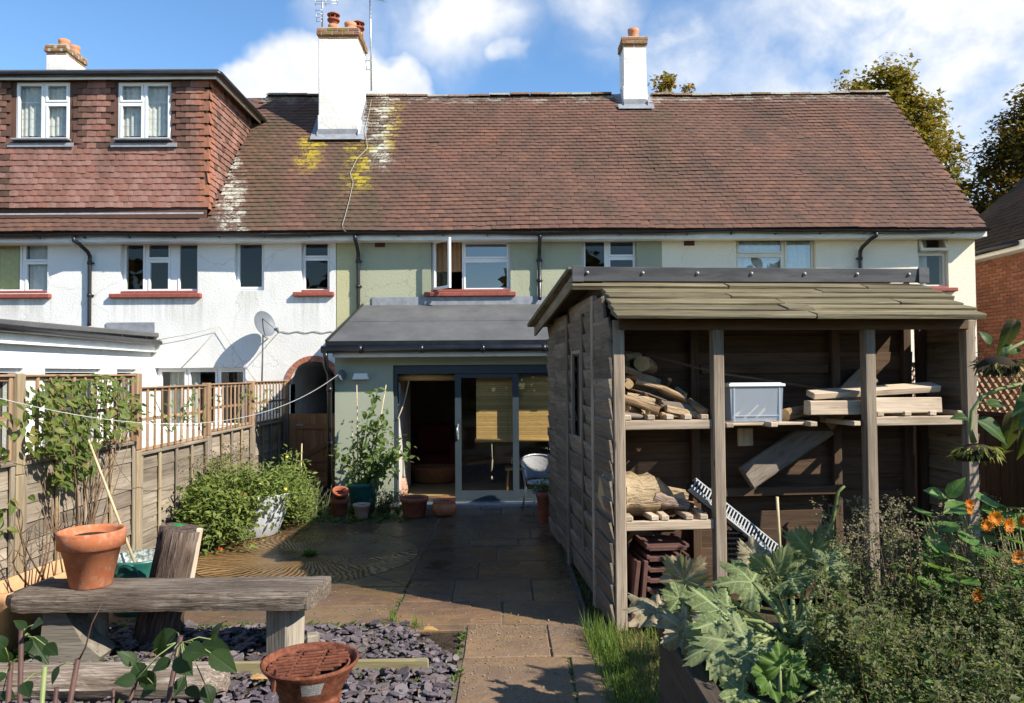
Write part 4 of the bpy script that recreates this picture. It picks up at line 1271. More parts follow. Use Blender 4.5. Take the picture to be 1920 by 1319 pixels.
# inner carcass so that no light leaks through the lapped boards
m = MB()
def sq(*ps): m.quad(*[S(*p) for p in ps])
sq((-.018, UD, 0), (-.018, UB, 0), (-.018, UB, 2.55), (-.018, UD, 2.8))
sq((TB, UD, 0), (TB, UB, 0), (TB, UB, 2.55), (TB, UD, 2.8))
sq((0, UB, 0), (TB, UB, 0), (TB, UB, 2.55), (0, UB, 2.55))
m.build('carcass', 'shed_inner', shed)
# back wall of the store: shiplap, each board its own piece
nb = 18
for k in range(nb):
    z0 = .02 + k * .153
    m = MB(); L = TB + R.uniform(-.03, .012)
    sbox(m, L / 2, UD, z0 + .0765, L, .018, .158, .003, None, .001, .07)
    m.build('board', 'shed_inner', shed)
lapped(TR + .03, -.03, UD + .05, .03, 2.42, 15, 'shed_board', face=1)
one('corner_post', 'shed_inner', TR - .02, UD + .02, 1.3, .07, .07, 2.6)
# rails and bearers of the shelves
def shelf(t0, t1, z, nbear, front_=True, back_=True, seed=0, hh=.075):
    if front_: one('shelf_rail', 'plank', (t0 + t1) / 2, .005, z, t1 - t0, .045, hh)
    if back_: one('shelf_rail', 'shed_inner', (t0 + t1) / 2, UD - .10, z, t1 - t0, .04, hh)
    for k in range(nbear):
        t = lerp(t0 + .04, t1 - .06, k / max(1, nbear - 1)) + R.uniform(-.02, .02)
        one('bearer', 'plank', t, UD / 2 - .03, z + hh / 2 + .022, .062, UD - .02, .04, rz=R.gauss(0, .05))
shelf(.047, .755, 1.585, 5)
shelf(.047, .755, .80, 5)
shelf(.85, 2.01, 1.515, 4, front_=False)
shelf(.85, 2.01, .97, 0, front_=False)
shelf(2.11, 2.87, 1.59, 4)
one('back_rail', 'shed_inner', 1.43, UD - .03, 2.02, 1.15, .035, .075)
one('base_rail', 'plank', .40, .0, .07, .70, .06, .09)
one('shelf_board', 'plank', 1.25, .22, 1.575, .62, .30, .025)
one('brace_block', 'plank', 1.16, .33, 1.45, .13, .03, .15)
# boarded roof of the store
sl = math.atan2(.34, .80)
for k in range(6):
    u = lerp(-.24, .46, k / 5); z = 2.40 + (u + .24) * math.tan(sl)
    t0 = (-.06, -.05, -.04, -.03, -.03, -.27)[k] + R.uniform(-.012, .012); t1 = 2.93 + R.uniform(-.02, .02) - (k == 5) * .0
    cuts = sorted(R.uniform(t0 + .5, t1 - .5) for _ in range(R.choice((1, 1, 2))))
    e_ = [t0] + cuts + [t1]
    for a, b in zip(e_, e_[1:]):
        m = MB()
        sbox(m, (a + b) / 2, u + .09, z + .045 + R.uniform(0, .006), b - a - .004, .21, .036, .006, None, .007, sl - .13)
        m.build('roof_board', 'roof_board', shed)
m = MB(); m.quad(S(-.02, -.16, 2.40), S(2.90, -.16, 2.40), S(2.90, UD + .02, 2.72), S(-.02, UD + .02, 2.72)); m.build('roof_underlay', 'shed_inner', shed)
one('eave_rail', 'shed_inner', 1.45, -.03, 2.375, 2.9, .05, .09)
# rear pent roof, barge board, capping strip with bolts
m = MB()
sbox(m, (TB - .2) / 2 - .02, 2.1, 2.745, TB + .36, 3.1, .05, .008, None, 0, -.09)
m.build('rear_roof', 'roof_board', shed)
m = MB(); a = S(-.235, .60, 2.80); b = S(-.20, 3.62, 2.53)
m.bar(a, b, .03, .125, ch=.005); m.build('barge_board', 'shed_board', shed)
for k in range(17):
    u = .66 + k * .175; z = 2.865 - (u - .58) * .09
    m = MB(); sbox(m, -.19 + R.uniform(-.012, .012), u, z, .17, .19, .022, .003, None, .004, -.2, R.uniform(-.06, .06)); m.build('shingle', 'shed_board', shed)
capz = 2.845
m = MB(); sbox(m, 1.345, .545, capz, 3.17, .020, .125, .004, .5, 0, .10); sbox(m, 1.345, .60, capz + .055, 3.17, .12, .012, .003, .5)
cap = m.build('ridge_capping', 'ridge_metal', shed)
for t_ in (-.215, 2.915): one('capping_end', 'ridge_metal', t_, .53, capz, .10, .02, .14, ch=.004)
for k in range(7):
    t = -.13 + k * .485
    m = MB(); M_ = SROT @ Matrix.Rotation(rad(90) + .10, 3, 'X')
    m.lathe([(.0, .012), (.010, .012), (.010, .006), (.016, .004), (.017, 0)], S(t, .532, capz + .01), 10, M=M_)
    m.build('bolt', 'bolt', cap)

# ------------------------------------------------------------------ things on the shelves
def log(name, a, b, ra, rb, label, bark='log_bark', bend=.0, sides=12, group='firewood in the log store', both=True, cat='log'):
    a = Vector(a); b = Vector(b); m = MB()
    pts = []; rs = []
    side_ = (b - a).cross(V(0, 0, 1)).normalized()
    for i in range(6):
        t = i / 5
        pts.append(a.lerp(b, t) + side_ * bend * math.sin(math.pi * t) + V(0, 0, bend * .6 * math.sin(math.pi * t)) + V(R.gauss(0, 1), R.gauss(0, 1), R.gauss(0, 1)) * ra * .05)
        rs.append(lerp(ra, rb, t) * R.uniform(.95, 1.06))
    m.tube(pts, rs, sides, False, jag=.10)
    o = m.build(name, bark, None, label=label, cat=cat, group=group)
    for e0, e1, r in ((pts[0], pts[1], rs[0]), (pts[-1], pts[-2], rs[-1])):
        d = (e0 - e1).normalized(); base = 0 if e0 is pts[0] else (len(pts) - 1) * sides
        ring = [Vector(m.v[base + k]) for k in range(sides)]
        c = MB(); ctr = e0 + d * r * .03
        M_ = frame3(d, V(0, 0, 1) if abs(d.z) < .9 else V(1, 0, 0)).transposed()
        vs = [ctr] + ring
        c.add(vs, [(0, k + 1, (k + 1) % sides + 1) for k in range(sides)], None, [tuple(M_ @ (p - e0)) for p in vs])
        c.build('cut_end', 'log_end', o)
    return o
def sp(px, py, u):
    """point on the plane at depth u inside the store seen at that picture position"""
    d = CM @ Vector(((px - 960) / FPX, -(py - 659.5) / FPX, -1))
    p0 = S(0, u, 0)
    t = (p0 - CAM).dot(SU) / d.dot(SU)
    return CAM + d * t
log('log', sp(1205, 683, .20), sp(1219, 690, .50), .064, .062, 'round-cut log showing its growth rings at the top of the upper pile')
log('log', sp(1165, 698, .22), sp(1286, 749, .12), .030, .026, 'long bark-covered branch slanting down across the upper pile', bend=.01)
log('log', sp(1179, 722, .045), sp(1168, 706, .30), .036, .04, 'short log with a pale round end beside the shed corner post, upper shelf')
log('log', sp(1160, 744, .12), sp(1236, 772, .05), .038, .032, 'sloping log with a pale oval cut end low on the upper shelf')
log('log', sp(1237, 758, .14), sp(1297, 768, .14), .042, .038, 'short smooth grey log lying flat on the upper shelf', 'grey_bark')
log('log', sp(1290, 752, .20), sp(1322, 774, .05), .028, .033, 'stubby branch with a round cut end beside the middle store post')
log('log', sp(1206, 704, .33), sp(1248, 733, .24), .026, .022, 'thin grey branch behind the long bark-covered branch', 'grey_bark')
log('log', sp(1268, 728, .28), sp(1286, 741, .2), .018, .018, 'small pale birch piece near the back stud', 'grey_bark')
log('log', sp(1172, 682, .33), sp(1182, 676, .5), .040, .04, 'log in the shade behind the corner post at the top of the pile')
log('log', sp(1182, 686, .42), sp(1176, 700, .5), .045, .045, 'dark log at the back of the upper pile')
log('log', sp(1165, 768, .30), sp(1240, 782, .34), .045, .045, 'dark log at the bottom of the upper pile')
log('log', sp(1230, 738, .38), sp(1290, 766, .40), .04, .035, 'shaded log at the back of the upper shelf')
for i, (a, b, lb) in enumerate((((1168, 733), (1240, 765), 'straight thin twig lying over the sloping log'), ((1180, 730), (1250, 752), 'crooked twig between the logs of the upper pile'), ((1206, 735), (1222, 756), 'short upright twig among the upper logs'))):
    MB().tube([sp(*a, .10 - .02 * i), sp((a[0] + b[0]) / 2, (a[1] + b[1]) / 2 - 2, .10), sp(*b, .08)], [.009, .008, .006], 6).build('twig', 'twig', None, label=lb, cat='twig', group='twigs in the log store')
# lower shelf
log('log', sp(1146, 925, .17), sp(1221, 925, .27), .165, .158, 'large pale oak log with deeply ridged bark on the lower shelf', 'oak_bark', sides=20)
log('log', sp(1222, 930, .14), sp(1290, 950, .18), .060, .045, 'blackened mossy branch beside the large oak log', 'stump_wood', bend=-.02)
log('log', sp(1226, 905, .30), sp(1256, 935, .30), .055, .05, 'pale split log behind the blackened branch', 'oak_bark')
log('log', sp(1278, 938, .22), sp(1276, 925, .24), .018, .016, 'small upright stub of wood behind the blackened branch')
m = MB(); m.bar(sp(1398, 897, .36), sp(1550, 795, .48), .21, .05, up=(0, -1, .2), ch=.012, jit=.008); m.build('plank', 'grey_bark', None, label='broad grey slab of wood leaning in the middle bay', cat='plank', group='spare timber on the shelf')
MORE = [((1176, 764, .10), (1226, 784, .30), .03, 'thin log under the sloping log'), ((1196, 742, .22), (1262, 762, .20), .028, 'knotty branch across the middle of the upper pile'),
 ((1228, 748, .30), (1300, 778, .26), .03, 'dark branch behind the smooth grey log'), ((1168, 716, .40), (1238, 740, .42), .036, 'shaded branch behind the pale round end'), ((1178, 694, .30), (1236, 716, .36), .026, 'forked branch under the growth-ring log'),
 ((1188, 668, .46), (1168, 664, .5), .034, 'round log high in the corner of the upper shelf'), ((1223, 690, .46), (1222, 700, .52), .022, 'small round log end beside the growth-ring log'), ((1256, 712, .44), (1250, 724, .5), .020, 'small log end near the back of the pile'),
 ((1240, 778, .06), (1300, 781, .12), .022, 'thin stick lying along the front of the upper shelf'), ((1175, 752, .24), (1215, 766, .10), .030, 'rough-barked log jammed behind the sloping log'), ((1302, 770, .34), (1262, 752, .36), .026, 'log end against the back stud')]
MORE += [((1166, 690, .12), (1200, 704, .20), .028, 'short branch stub by the corner post above the pale end'), ((1192, 716, .16), (1240, 728, .14), .024, 'thin straight branch over the middle of the pile'), ((1170, 672, .26), (1198, 668, .4), .036, 'log with a rough end at the very top of the pile'), ((1214, 772, .06), (1246, 783, .14), .026, 'small log tucked under the oval cut end'), ((1258, 742, .22), (1308, 764, .18), .022, 'knobbly stick beside the stubby branch'), ((1164, 778, .05), (1212, 783, .10), .026, 'thin log along the shelf front by the corner post')]
for a_, b_, r_, lb_ in MORE: log('log', sp(*a_), sp(*b_), r_, r_ * .9, lb_, R.choice(('log_bark', 'log_bark', 'grey_bark')))
MORE2 = [((1232, 962, .30), (1290, 955, .34), .04, 'short log at the back of the lower shelf'), ((1250, 940, .34), (1300, 948, .30), .03, 'mossy branch end on the lower shelf'), ((1172, 1035, .34), (1190, 985, .30), .02, 'curved branch standing among the roof tiles'), ((1185, 1000, .4), (1250, 1010, .42), .035, 'log lying behind the roof tile stack')]
def split_log(a, b, r, lb):
    a = sp(*a); b = sp(*b); x = (b - a).normalized(); Mx = frame3(x, V(.25, -.6, .8)); m = MB(); L = (b - a).length
    pr = [(math.cos(t) * r, math.sin(t) * r) for t in (rad(200), rad(235), rad(270), rad(305), rad(340))] + [(r * .25, r * .35), (-r * .3, r * .3)]
    n_ = len(pr); vs = [a + Mx @ V(0, y, z) for y, z in pr] + [a + Mx @ V(L, y * .95, z * .95) for y, z in pr]
    m.add(vs, [(i, (i + 1) % n_, n_ + (i + 1) % n_, n_ + i) for i in range(n_)] + [tuple(range(n_))[::-1], tuple(range(n_, 2 * n_))], None, [tuple(Mx.transposed() @ (v - a)) for v in vs])
    m.build('log', 'oak_bark', None, label=lb, cat='log', group='firewood in the log store')
for q in (((1228, 945, .26), (1284, 930, .20), .07, 'split wedge of firewood beside the large oak log'), ((1236, 915, .36), (1290, 925, .36), .06, 'split wedge at the back of the lower shelf'), ((1176, 738, .10), (1228, 752, .08), .04, 'pale split stick across the upper pile'), ((1250, 764, .06), (1308, 776, .10), .04, 'split wedge along the front of the upper shelf'), ((1188, 700, .24), (1230, 712, .2), .045, 'pale split wedge below the growth-ring log')): split_log(*q)
for a_, b_, r_, lb_ in MORE2: log('log', sp(*a_), sp(*b_), r_, r_ * .85, lb_, 'log_bark')
log('log', sp(1470, 778, .2), sp(1512, 770, .3), .055, .05, 'short reddish log end behind the storage box')
# planks
def plank(t, u, z, L, wd, th, label, rx=0.0, ry=0.0, rz=0.0):
    m = MB(); sbox(m, t, u, z, L, wd, th, .005, None, .003, rx, ry, rz)
    m.build('plank', 'plank', None, label=label, cat='plank', group='spare timber on the shelf')
plank(1.90, .10, 1.700, .62, .12, .115, 'thick beam with a knot hole in the timber stack')
plank(2.36, .02, 1.715, .66, .05, .125, 'board standing on edge at the front of the timber stack')
plank(2.20, .16, 1.83, 1.12, .13, .055, 'long plank slanting across the top of the timber stack', rx=.25, ry=-.045, rz=.03)
plank(2.3, .30, 1.70, 1.0, .14, .07, 'plank at the back of the timber stack')
m = MB(); m.bar(sp(1545, 790, .40), sp(1632, 700, .46), .20, .03, up=(0, -1, 0), ch=.005); m.build('plank', 'shed_post', None, label='wide board leaning behind the second store post', cat='plank', group='spare timber on the shelf')
m = MB(); m.bar(sp(1212, 665, .45), sp(1345, 700, .2), .03, .02, ch=.004); m.bar(sp(1345, 700, .2), sp(1530, 728, .5), .03, .02, ch=.004); m.build('batten', 'twig', None, label='thin batten slung across the back of the store', cat='batten')
# storage box
m = MB(); b0 = S(1.155, .22, 1.592)
def tub(m, hw, hd, h, flare, th=.006):
    lo = [(-hw, -hd), (hw, -hd), (hw, hd), (-hw, hd)]
    vs = [SROT @ V(x * (1 - flare), y * (1 - flare), .004) + b0 for x, y in lo] + [SROT @ V(x, y, h) + b0 for x, y in lo]
    m.add(vs, [(3, 2, 1, 0), (0, 1, 5, 4), (1, 2, 6, 5), (2, 3, 7, 6), (3, 0, 4, 7)])
tub(m, .222, .15, .285, .05)
box = m.build('storage_box', 'clear_plastic', None, label='clear plastic storage box with a white lid on the middle shelf', cat='box')
m = MB(); m.box(b0 + V(0, 0, .296), (.475, .33, .024), SROT, .008); m.box(b0 + V(0, 0, .31), (.43, .28, .012), SROT, .006); m.build('lid', 'white_plastic', box)
m = MB()
for sx in (-.19, .19): m.box(b0 + SROT @ V(sx, -.152, .14), (.012, .008, .27), SROT, .003)
m.box(b0 + SROT @ V(0, -.149, .05), (.36, .008, .01), SROT, .002); m.build('rib', 'clear_plastic', box)
for i in range(3):
    m = MB(); m.bar(b0 + SROT @ V(-.15 + .1 * i, 0, .02), b0 + SROT @ V(.02 + .06 * i, .02, .16 - .03 * i), .02, .02, ch=.003); m.build('kindling', 'cane', None, label=('upper', 'middle', 'lower')[i] + ' stick of kindling inside the clear storage box', cat='stick', group='kindling in the box')
# concrete roof tiles
ORD = ('topmost', 'second', 'third', 'fourth', 'fifth', 'sixth', 'lowest')
plain('tile_brown', (.115, .055, .042), .8, .2)
for k in range(7):
    z = .63 - k * .083
    m = MB(); sbox(m, .375 + R.uniform(-.012, .012), .17, z, .33, .40, .022, .004, None, .003, 0, R.uniform(-.03, .03))
    for s_ in (-.155, .155): sbox(m, .375 + s_, .17, z + .012, .03, .40, .03, .004)
    sbox(m, .375, -.015, z - .006, .30, .03, .034, .004)
    m.build('concrete_tile', 'tile_brown', None, label=ORD[k] + ' brown concrete roof tile of the flat stack in the store', cat='roof tile', group='concrete tiles stacked in the store')
for k, t in enumerate((.10, .165)):
    m = MB(); sbox(m, t, .14, .32, .022, .36, .44, .004, None, .003, 0, .12 - k * .03); sbox(m, t + .01, -.04, .32, .034, .03, .44, .004, None, 0, 0, .12 - k * .03)
    m.build('concrete_tile', 'tile_brown', None, label=('outer', 'inner')[k] + ' brown concrete tile standing on edge beside the tile stack', cat='roof tile', group='concrete tiles stacked in the store')
# drainage channel
m = MB(); a = sp(1297, 908, .16); b = sp(1462, 1042, .10)
x = (b - a).normalized(); z_ = (V(.12, -.75, .6) - x * V(.12, -.75, .6).dot(x)).normalized(); M_ = frame3(x, z_); L = (b - a).length
for s_ in (-.055, .055): m.box((a + b) / 2 + M_ @ V(0, s_, 0), (L, .014, .05), M_, .003)
for k in range(30): m.box(a + M_ @ V((k + .5) * L / 30, 0, .018), (L / 30 * .42, .10, .012), M_, .002)
plain('channel_grey', (.30, .32, .33), .5, .1)
dc = m.build('drain_channel', 'channel_grey', None, label='grey slotted drainage channel leaning against the store post', cat='drain')
m = MB(); m.box((a + b) / 2 - M_ @ V(0, 0, .045), (L, .10, .035), M_, .003); m.build('channel_trough', 'black_plastic', dc)
# black lattice crate below it
m = MB(); c = sp(1385, 1050, .1)
for k in range(9):
    m.bar(c + SROT @ V(-.12 + .03 * k, 0, -.2), c + SROT @ V(-.16 + .03 * k, .02, .24), .012, .012)
for k in range(11):
    m.bar(c + SROT @ V(-.13, -.006, -.2 + .042 * k), c + SROT @ V(.13, -.006, -.21 + .042 * k), .012, .012)
m.box(c + SROT @ V(0, .13, 0), (.26, .01, .42), SROT)
m.build('lattice_crate', 'black_plastic', None, label='black plastic lattice crate standing under the drainage channel', cat='crate')
MB().tube([G(1463, 1120, 0.3) * 0 + sp(1465, 1080, .0), sp(1457, 932, .02)], [.013, .012], 8).build('stake', 'cane', None, label='bare wooden stake standing in front of the middle bay', cat='stake')
MB().tube([S(1.88, .3, .2), S(1.90, .32, .7), S(1.95, .30, .98), S(2.0, .28, 1.03)], [.02, .018, .016, .01], 8).build('tool_handle', 'stem_green', None, label='curved green tool handle leaning behind the second post', cat='tool')
# ------------------------------------------------------------------ patio and path
m = MB(); m.quad((-3.5, 5.95, -.008), (.66, 5.95, -.008), (.66, 11.42, -.008), (-3.5, 11.42, -.008))
patio = m.build('patio', 'joint', kind='structure')
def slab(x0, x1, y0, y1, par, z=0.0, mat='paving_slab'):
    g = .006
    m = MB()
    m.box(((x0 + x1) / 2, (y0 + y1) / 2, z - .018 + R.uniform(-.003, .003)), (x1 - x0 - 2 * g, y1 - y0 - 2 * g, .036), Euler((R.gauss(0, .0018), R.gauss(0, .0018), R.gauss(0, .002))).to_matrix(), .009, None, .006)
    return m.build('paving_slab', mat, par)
def course(x0, x1, y0, y1, cuts, par):
    e = [x0] + cuts + [x1]
    for a, b in zip(e, e[1:]): slab(a, b, y0, y1, par)
cx, cy = CIRC
RS = 1.25
rows = [6.03, 6.62, 7.31, 8.02, 8.72, 9.09, 9.72, 10.1, 10.62, 11.05, 11.40]
cutl = [[-.05], [-.5, .22], [-.3], [-.12], [-.45, .12], [-.35, .28], [-.2], [-.5, .18], [-.1], [-.4, .2]]
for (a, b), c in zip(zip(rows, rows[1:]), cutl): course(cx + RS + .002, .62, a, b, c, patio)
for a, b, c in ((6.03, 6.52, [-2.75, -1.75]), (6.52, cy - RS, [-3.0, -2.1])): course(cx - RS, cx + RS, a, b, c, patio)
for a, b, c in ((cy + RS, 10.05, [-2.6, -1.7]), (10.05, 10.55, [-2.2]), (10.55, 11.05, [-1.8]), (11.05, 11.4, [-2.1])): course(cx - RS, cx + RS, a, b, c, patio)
NS = 8
for k in range(NS):                                   # carved circle, eight wedges
    a0 = 2 * math.pi * k / NS + .004; a1 = 2 * math.pi * (k + 1) / NS - .004
    arc_o = [(math.cos(lerp(a0, a1, i / 8)) * 1.2, math.sin(lerp(a0, a1, i / 8)) * 1.2) for i in range(9)]
    arc_i = [(math.cos(lerp(a1, a0, i / 2)) * .09, math.sin(lerp(a1, a0, i / 2)) * .09) for i in range(3)]
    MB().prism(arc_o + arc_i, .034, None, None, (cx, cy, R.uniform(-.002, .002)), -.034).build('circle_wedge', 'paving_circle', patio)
for k in range(8):                                    # squared-off corner pieces round it
    a0 = math.pi / 4 * k; a1 = a0 + math.pi / 4
    def sqp(a):
        c_, s_ = math.cos(a), math.sin(a); q = (RS - .004) / max(abs(c_), abs(s_))
        return (c_ * q, s_ * q)
    arc_i = [(math.cos(lerp(a1 - .004, a0 + .004, i / 8)) * 1.212, math.sin(lerp(a1 - .004, a0 + .004, i / 8)) * 1.212) for i in range(9)]
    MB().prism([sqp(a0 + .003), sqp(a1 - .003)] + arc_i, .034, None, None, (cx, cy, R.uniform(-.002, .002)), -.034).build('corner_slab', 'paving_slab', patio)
m = MB(); m.quad((-.36, 2.2, -.009), (.66, 2.2, -.009), (.66, 5.94, -.009), (-.36, 5.94, -.009))
path = m.build('path', 'joint', kind='structure')
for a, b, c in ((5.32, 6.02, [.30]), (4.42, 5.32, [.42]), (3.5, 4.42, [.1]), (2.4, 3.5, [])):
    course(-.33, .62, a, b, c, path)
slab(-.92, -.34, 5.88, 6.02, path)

# ------------------------------------------------------------------ slate chippings
def in_slate(x, y):
    if not (-3.35 < x < -.36 and 3.6 < y < 6.01): return False
    return not (x > -.80 and y > 5.25 + (-.36 - x) * 1.6)
m = MB(); m.quad((-3.4, 3.4, -.022), (-.35, 3.4, -.022), (-.35, 6.02, -.022), (-3.4, 6.02, -.022)); m.build('gravel_bed', 'soil', kind='structure')
m = MB(); cnt = 0
rs = random.Random(4)
while cnt < 5200:
    x, y = rs.uniform(-3.35, -.36), rs.uniform(3.6, 6.0)
    if not in_slate(x, y): continue
    cnt += 1
    k = rs.randrange(6, 9); r0 = rs.choice((.012, .018, .022, .028, .034, .042, .052)) * rs.uniform(.8, 1.15); asp = rs.uniform(.55, .95); ph = rs.uniform(0, 6.28)
    poly = []
    for i in range(k):
        a = 2 * math.pi * i / k + rs.uniform(-.25, .25); q = r0 * rs.uniform(.78, 1.12)
        poly.append((math.cos(a) * q, math.sin(a) * q * asp))
    M_ = Euler((rs.gauss(0, .22), rs.gauss(0, .22), ph)).to_matrix()
    m.prism(poly, rs.uniform(.006, .013), rs.random(), M_, (x, y, rs.uniform(-.012, .028)))
m.build('slate_chippings', 'slate', None, label='purple-grey slate chippings spread between bench and path', cat='slate', kind='stuff')

m = MB(); rs = random.Random(15)
for k in range(1900):                                   # seeds, chips and crumbs blown over the near paving
    if k % 3: x, y = rs.uniform(-.32, .6), 6.0 - 2.2 * rs.random() ** 1.3
    else: x, y = rs.uniform(-3.4, .6), 6.05 + abs(rs.gauss(0, .55))
    r0 = rs.choice((.0025, .003, .004, .006)) * rs.uniform(.7, 1.4)
    m.prism([(math.cos(a) * r0 * rs.uniform(.6, 1.4), math.sin(a) * r0 * rs.uniform(.6, 1.2)) for a in (0, 1.5, 3.1, 4.6)], r0 * .8, rs.random(), Euler((rs.gauss(0, .3), rs.gauss(0, .3), rs.uniform(0, 6))).to_matrix(), (x, y, .001))
m.build('grit', 'grit', None, label='fine grit and seed husks scattered over the paving', cat='grit', kind='stuff')

# ------------------------------------------------------------------ fence with trellis top
FX = -4.0
fence = thing('garden_fence', (FX, 9, 0), 'weathered lap-board fence with brown trellis top along the garden edge', 'fence')
PY = [4.2, 6.12, 8.08, 9.98, 11.71, 13.56]
tops = [2.0, 2.0, 1.86, 1.87, 1.88]; brd = [1.29, 1.28, 1.14, 1.20, 1.18]
for i, y in enumerate(PY):
    tz = max(tops[max(0, i - 1)], tops[min(4, i)]) + .03
    m = MB(); m.box((FX, y, 1.2 / 2), (.10, .10, 1.2), None, .008, .75, .002); m.build('post', 'fence_board' if i > 2 else 'fence_post', fence)
    m = MB(); m.box((FX + .002, y, (1.2 + tz) / 2), (.098, .098, tz - 1.2 - .004), None, .008, .45, .002); m.build('post_extension', 'trellis' if i != 1 else 'fence_post', fence)
for i in range(5):
    y0, y1 = PY[i] + .052, PY[i + 1] - .052; bz, tz = brd[i], tops[i]
    nbd = 8; h = (bz - .05) / nbd
    for k in range(nbd):
        z = .03 + (k + .5) * h
        m = MB(); m.box((FX - .005, (y0 + y1) / 2, z), (.012, y1 - y0, h * 1.18), Euler((R.gauss(0, .004), -.075, 0)).to_matrix(), .003, None, .006); m.build('board', 'fence_board', fence)
    nbt = 4
    for k in range(nbt + 1):
        y = lerp(y0 + .03, y1 - .03, k / nbt)
        m = MB(); m.box((FX + .028, y, bz / 2), (.022, .042, bz - .03), Euler((R.gauss(0, .003), 0, 0)).to_matrix(), .004, None, .002); m.build('batten', 'fence_post' if k % 2 else 'fence_board', fence)
    m = MB(); m.box((FX + .012, (y0 + y1) / 2, bz + .012), (.075, y1 - y0, .03), Euler((0, .1, 0)).to_matrix(), .004); m.build('cap_rail', 'fence_board', fence)
    for z in (bz + .05, (bz + tz) / 2 + .02, tz - .02):
        m = MB(); m.box((FX - .012, (y0 + y1) / 2, z), (.018, y1 - y0, .036), None, .003); m.build('trellis_rail', 'trellis', fence)
    m = MB(); m.box((FX, (y0 + y1) / 2, tz + .008), (.06, y1 - y0, .02), None, .004); m.build('trellis_cap', 'trellis', fence)
    ns = 11
    for k in range(ns):
        y = lerp(y0 + .03, y1 - .03, k / (ns - 1))
        m = MB(); m.box((FX + .008, y, (bz + tz) / 2 + .02), (.018, .036, tz - bz - .03), Euler((R.gauss(0, .006), 0, 0)).to_matrix(), .003, None, .002); m.build('trellis_slat', 'trellis', fence)

# ------------------------------------------------------------------ gate in the passage
GY = 13.30
gate = thing('garden_gate', (-3.3, GY, 0), 'brown ledged and braced wooden gate in front of the arched passage', 'gate')
gx0, gx1, gz1 = FX + .14, EXT_X0 - .02, P(580, 776, GY).z
nv = 10
for k in range(nv):
    x = lerp(gx0, gx1, (k + .5) / nv)
    m = MB(); m.box((x, GY, gz1 / 2 + .02), ((gx1 - gx0) / nv - .003, .02, gz1 - .04), None, .004); m.build('board', 'gate_wood', gate)
lz = (P(590, 800, GY).z, P(590, 862, GY).z, .14)
for z in lz:
    m = MB(); m.box(((gx0 + gx1) / 2 + .05, GY - .025, z), (gx1 - gx0 - .16, .025, .09), None, .004); m.build('ledge', 'gate_wood', gate)
for a, b in ((lz[1], lz[0]), (lz[1], lz[2])):
    m = MB(); m.bar((gx0 + .22, GY - .026, a + (.03 if b > a else -.03)), (gx1 - .05, GY - .026, b - (.03 if b > a else -.03)), .024, .085, up=(0, 0, 1), ch=.004); m.build('brace', 'gate_wood', gate)
m = MB(); hq = P(563, 797, GY); m.box((hq.x, GY - .045, hq.z), (.13, .012, .035), None, .003); m.build('bolt', 'bolt', gate)
m = MB(); hq = P(556, 862, GY); m.lathe([(0, .05), (.03, .045), (.04, .025), (.018, .012), (.018, 0)], (hq.x, GY - .02, hq.z), 14, M=Matrix.Rotation(rad(90), 3, 'X')); m.build('knob', 'metal_grey', gate)
m = MB(); m.box((gx0 - .06, GY, gz1 / 2), (.09, .09, gz1), None, .006); m.build('post', 'shed_board', gate)

# ------------------------------------------------------------------ bench
def beam(name, mat, pts_yz, x0, x1, seg, par, jit=.008, endround=(0, 0), seed=1, cuts=None, **tags):
    """a rough timber along x: cross-section pts_yz swept with wobble"""
    rr = random.Random(seed); m = MB(); n = len(pts_yz)
    vs = []; gc = []
    cyz = (sum(p[0] for p in pts_yz) / n, sum(p[1] for p in pts_yz) / n)
    jy = [rr.uniform(-jit, jit) for _ in range(n)]
    for i in range(seg + 1):
        t = i / seg; x = lerp(x0, x1, t)
        e0 = min(1, t / max(1e-6, endround[0])) if endround[0] else 1
        e1 = min(1, (1 - t) / max(1e-6, endround[1])) if endround[1] else 1
        k = .55 + .45 * math.sqrt(max(0, 1 - (1 - min(e0, e1)) ** 2))
        for q, (y, z) in enumerate(pts_yz):
            yy = cyz[0] + (y - cyz[0]) * k + rr.uniform(-jit, jit) * .6 + jy[q] * math.sin(t * 7 + q)
            zz = cyz[1] + (z - cyz[1]) * k + rr.uniform(-jit, jit) * .35
            vs.append((x + (cuts(y) if cuts and i in (0, seg) else 0), yy, zz)); gc.append((x + seed, yy, zz))
    fs = [(i * n + q, i * n + (q + 1) % n, (i + 1) * n + (q + 1) % n, (i + 1) * n + q) for i in range(seg) for q in range(n)]
    fs += [tuple(range(n))[::-1], tuple(seg * n + q for q in range(n))]
    m.add(vs, fs, .5, gc)
    return m.build(name, mat, par, **tags)
bench = thing('bench', (-2.4, 5.4, 0), 'rustic bench made of one thick weathered timber on chunky legs', 'bench')
bx0, bx1 = P(34, 1110, 5.35).x, P(596, 1110, 5.35).x
sec = [(5.19, .38), (5.18, .42), (5.185, .475), (5.20, .502), (5.28, .507), (5.40, .508), (5.52, .507), (5.60, .502), (5.615, .47), (5.61, .385), (5.50, .372), (5.36, .368), (5.26, .370)]
beam('seat', 'bench_wood', sec, bx0, bx1, 40, bench, .006, (.05, 0), 3, cuts=lambda y: (y - 5.4) * .16)
lx = P(88, 1200, 5.36).x
MB().prism([(0, 0), (.40, 0), (.43, .05), (.30, .16), (.17, .385), (.035, .385)], .20, .4, Matrix.Rotation(rad(90), 3, 'X'), (lx, 5.46, .0)).build('leg', 'bench_leg', bench)
MB().box((lx + .24, 5.52, .19), (.18, .10, .38), rotz(.2), .01).build('leg_block', 'bench_leg', bench)
lx2 = P(532, 1200, 5.36).x
MB().box((lx2, 5.40, .19), (.19, .19, .385), rotz(-.42), .012, None, .008).build('leg', 'bench_leg', bench)
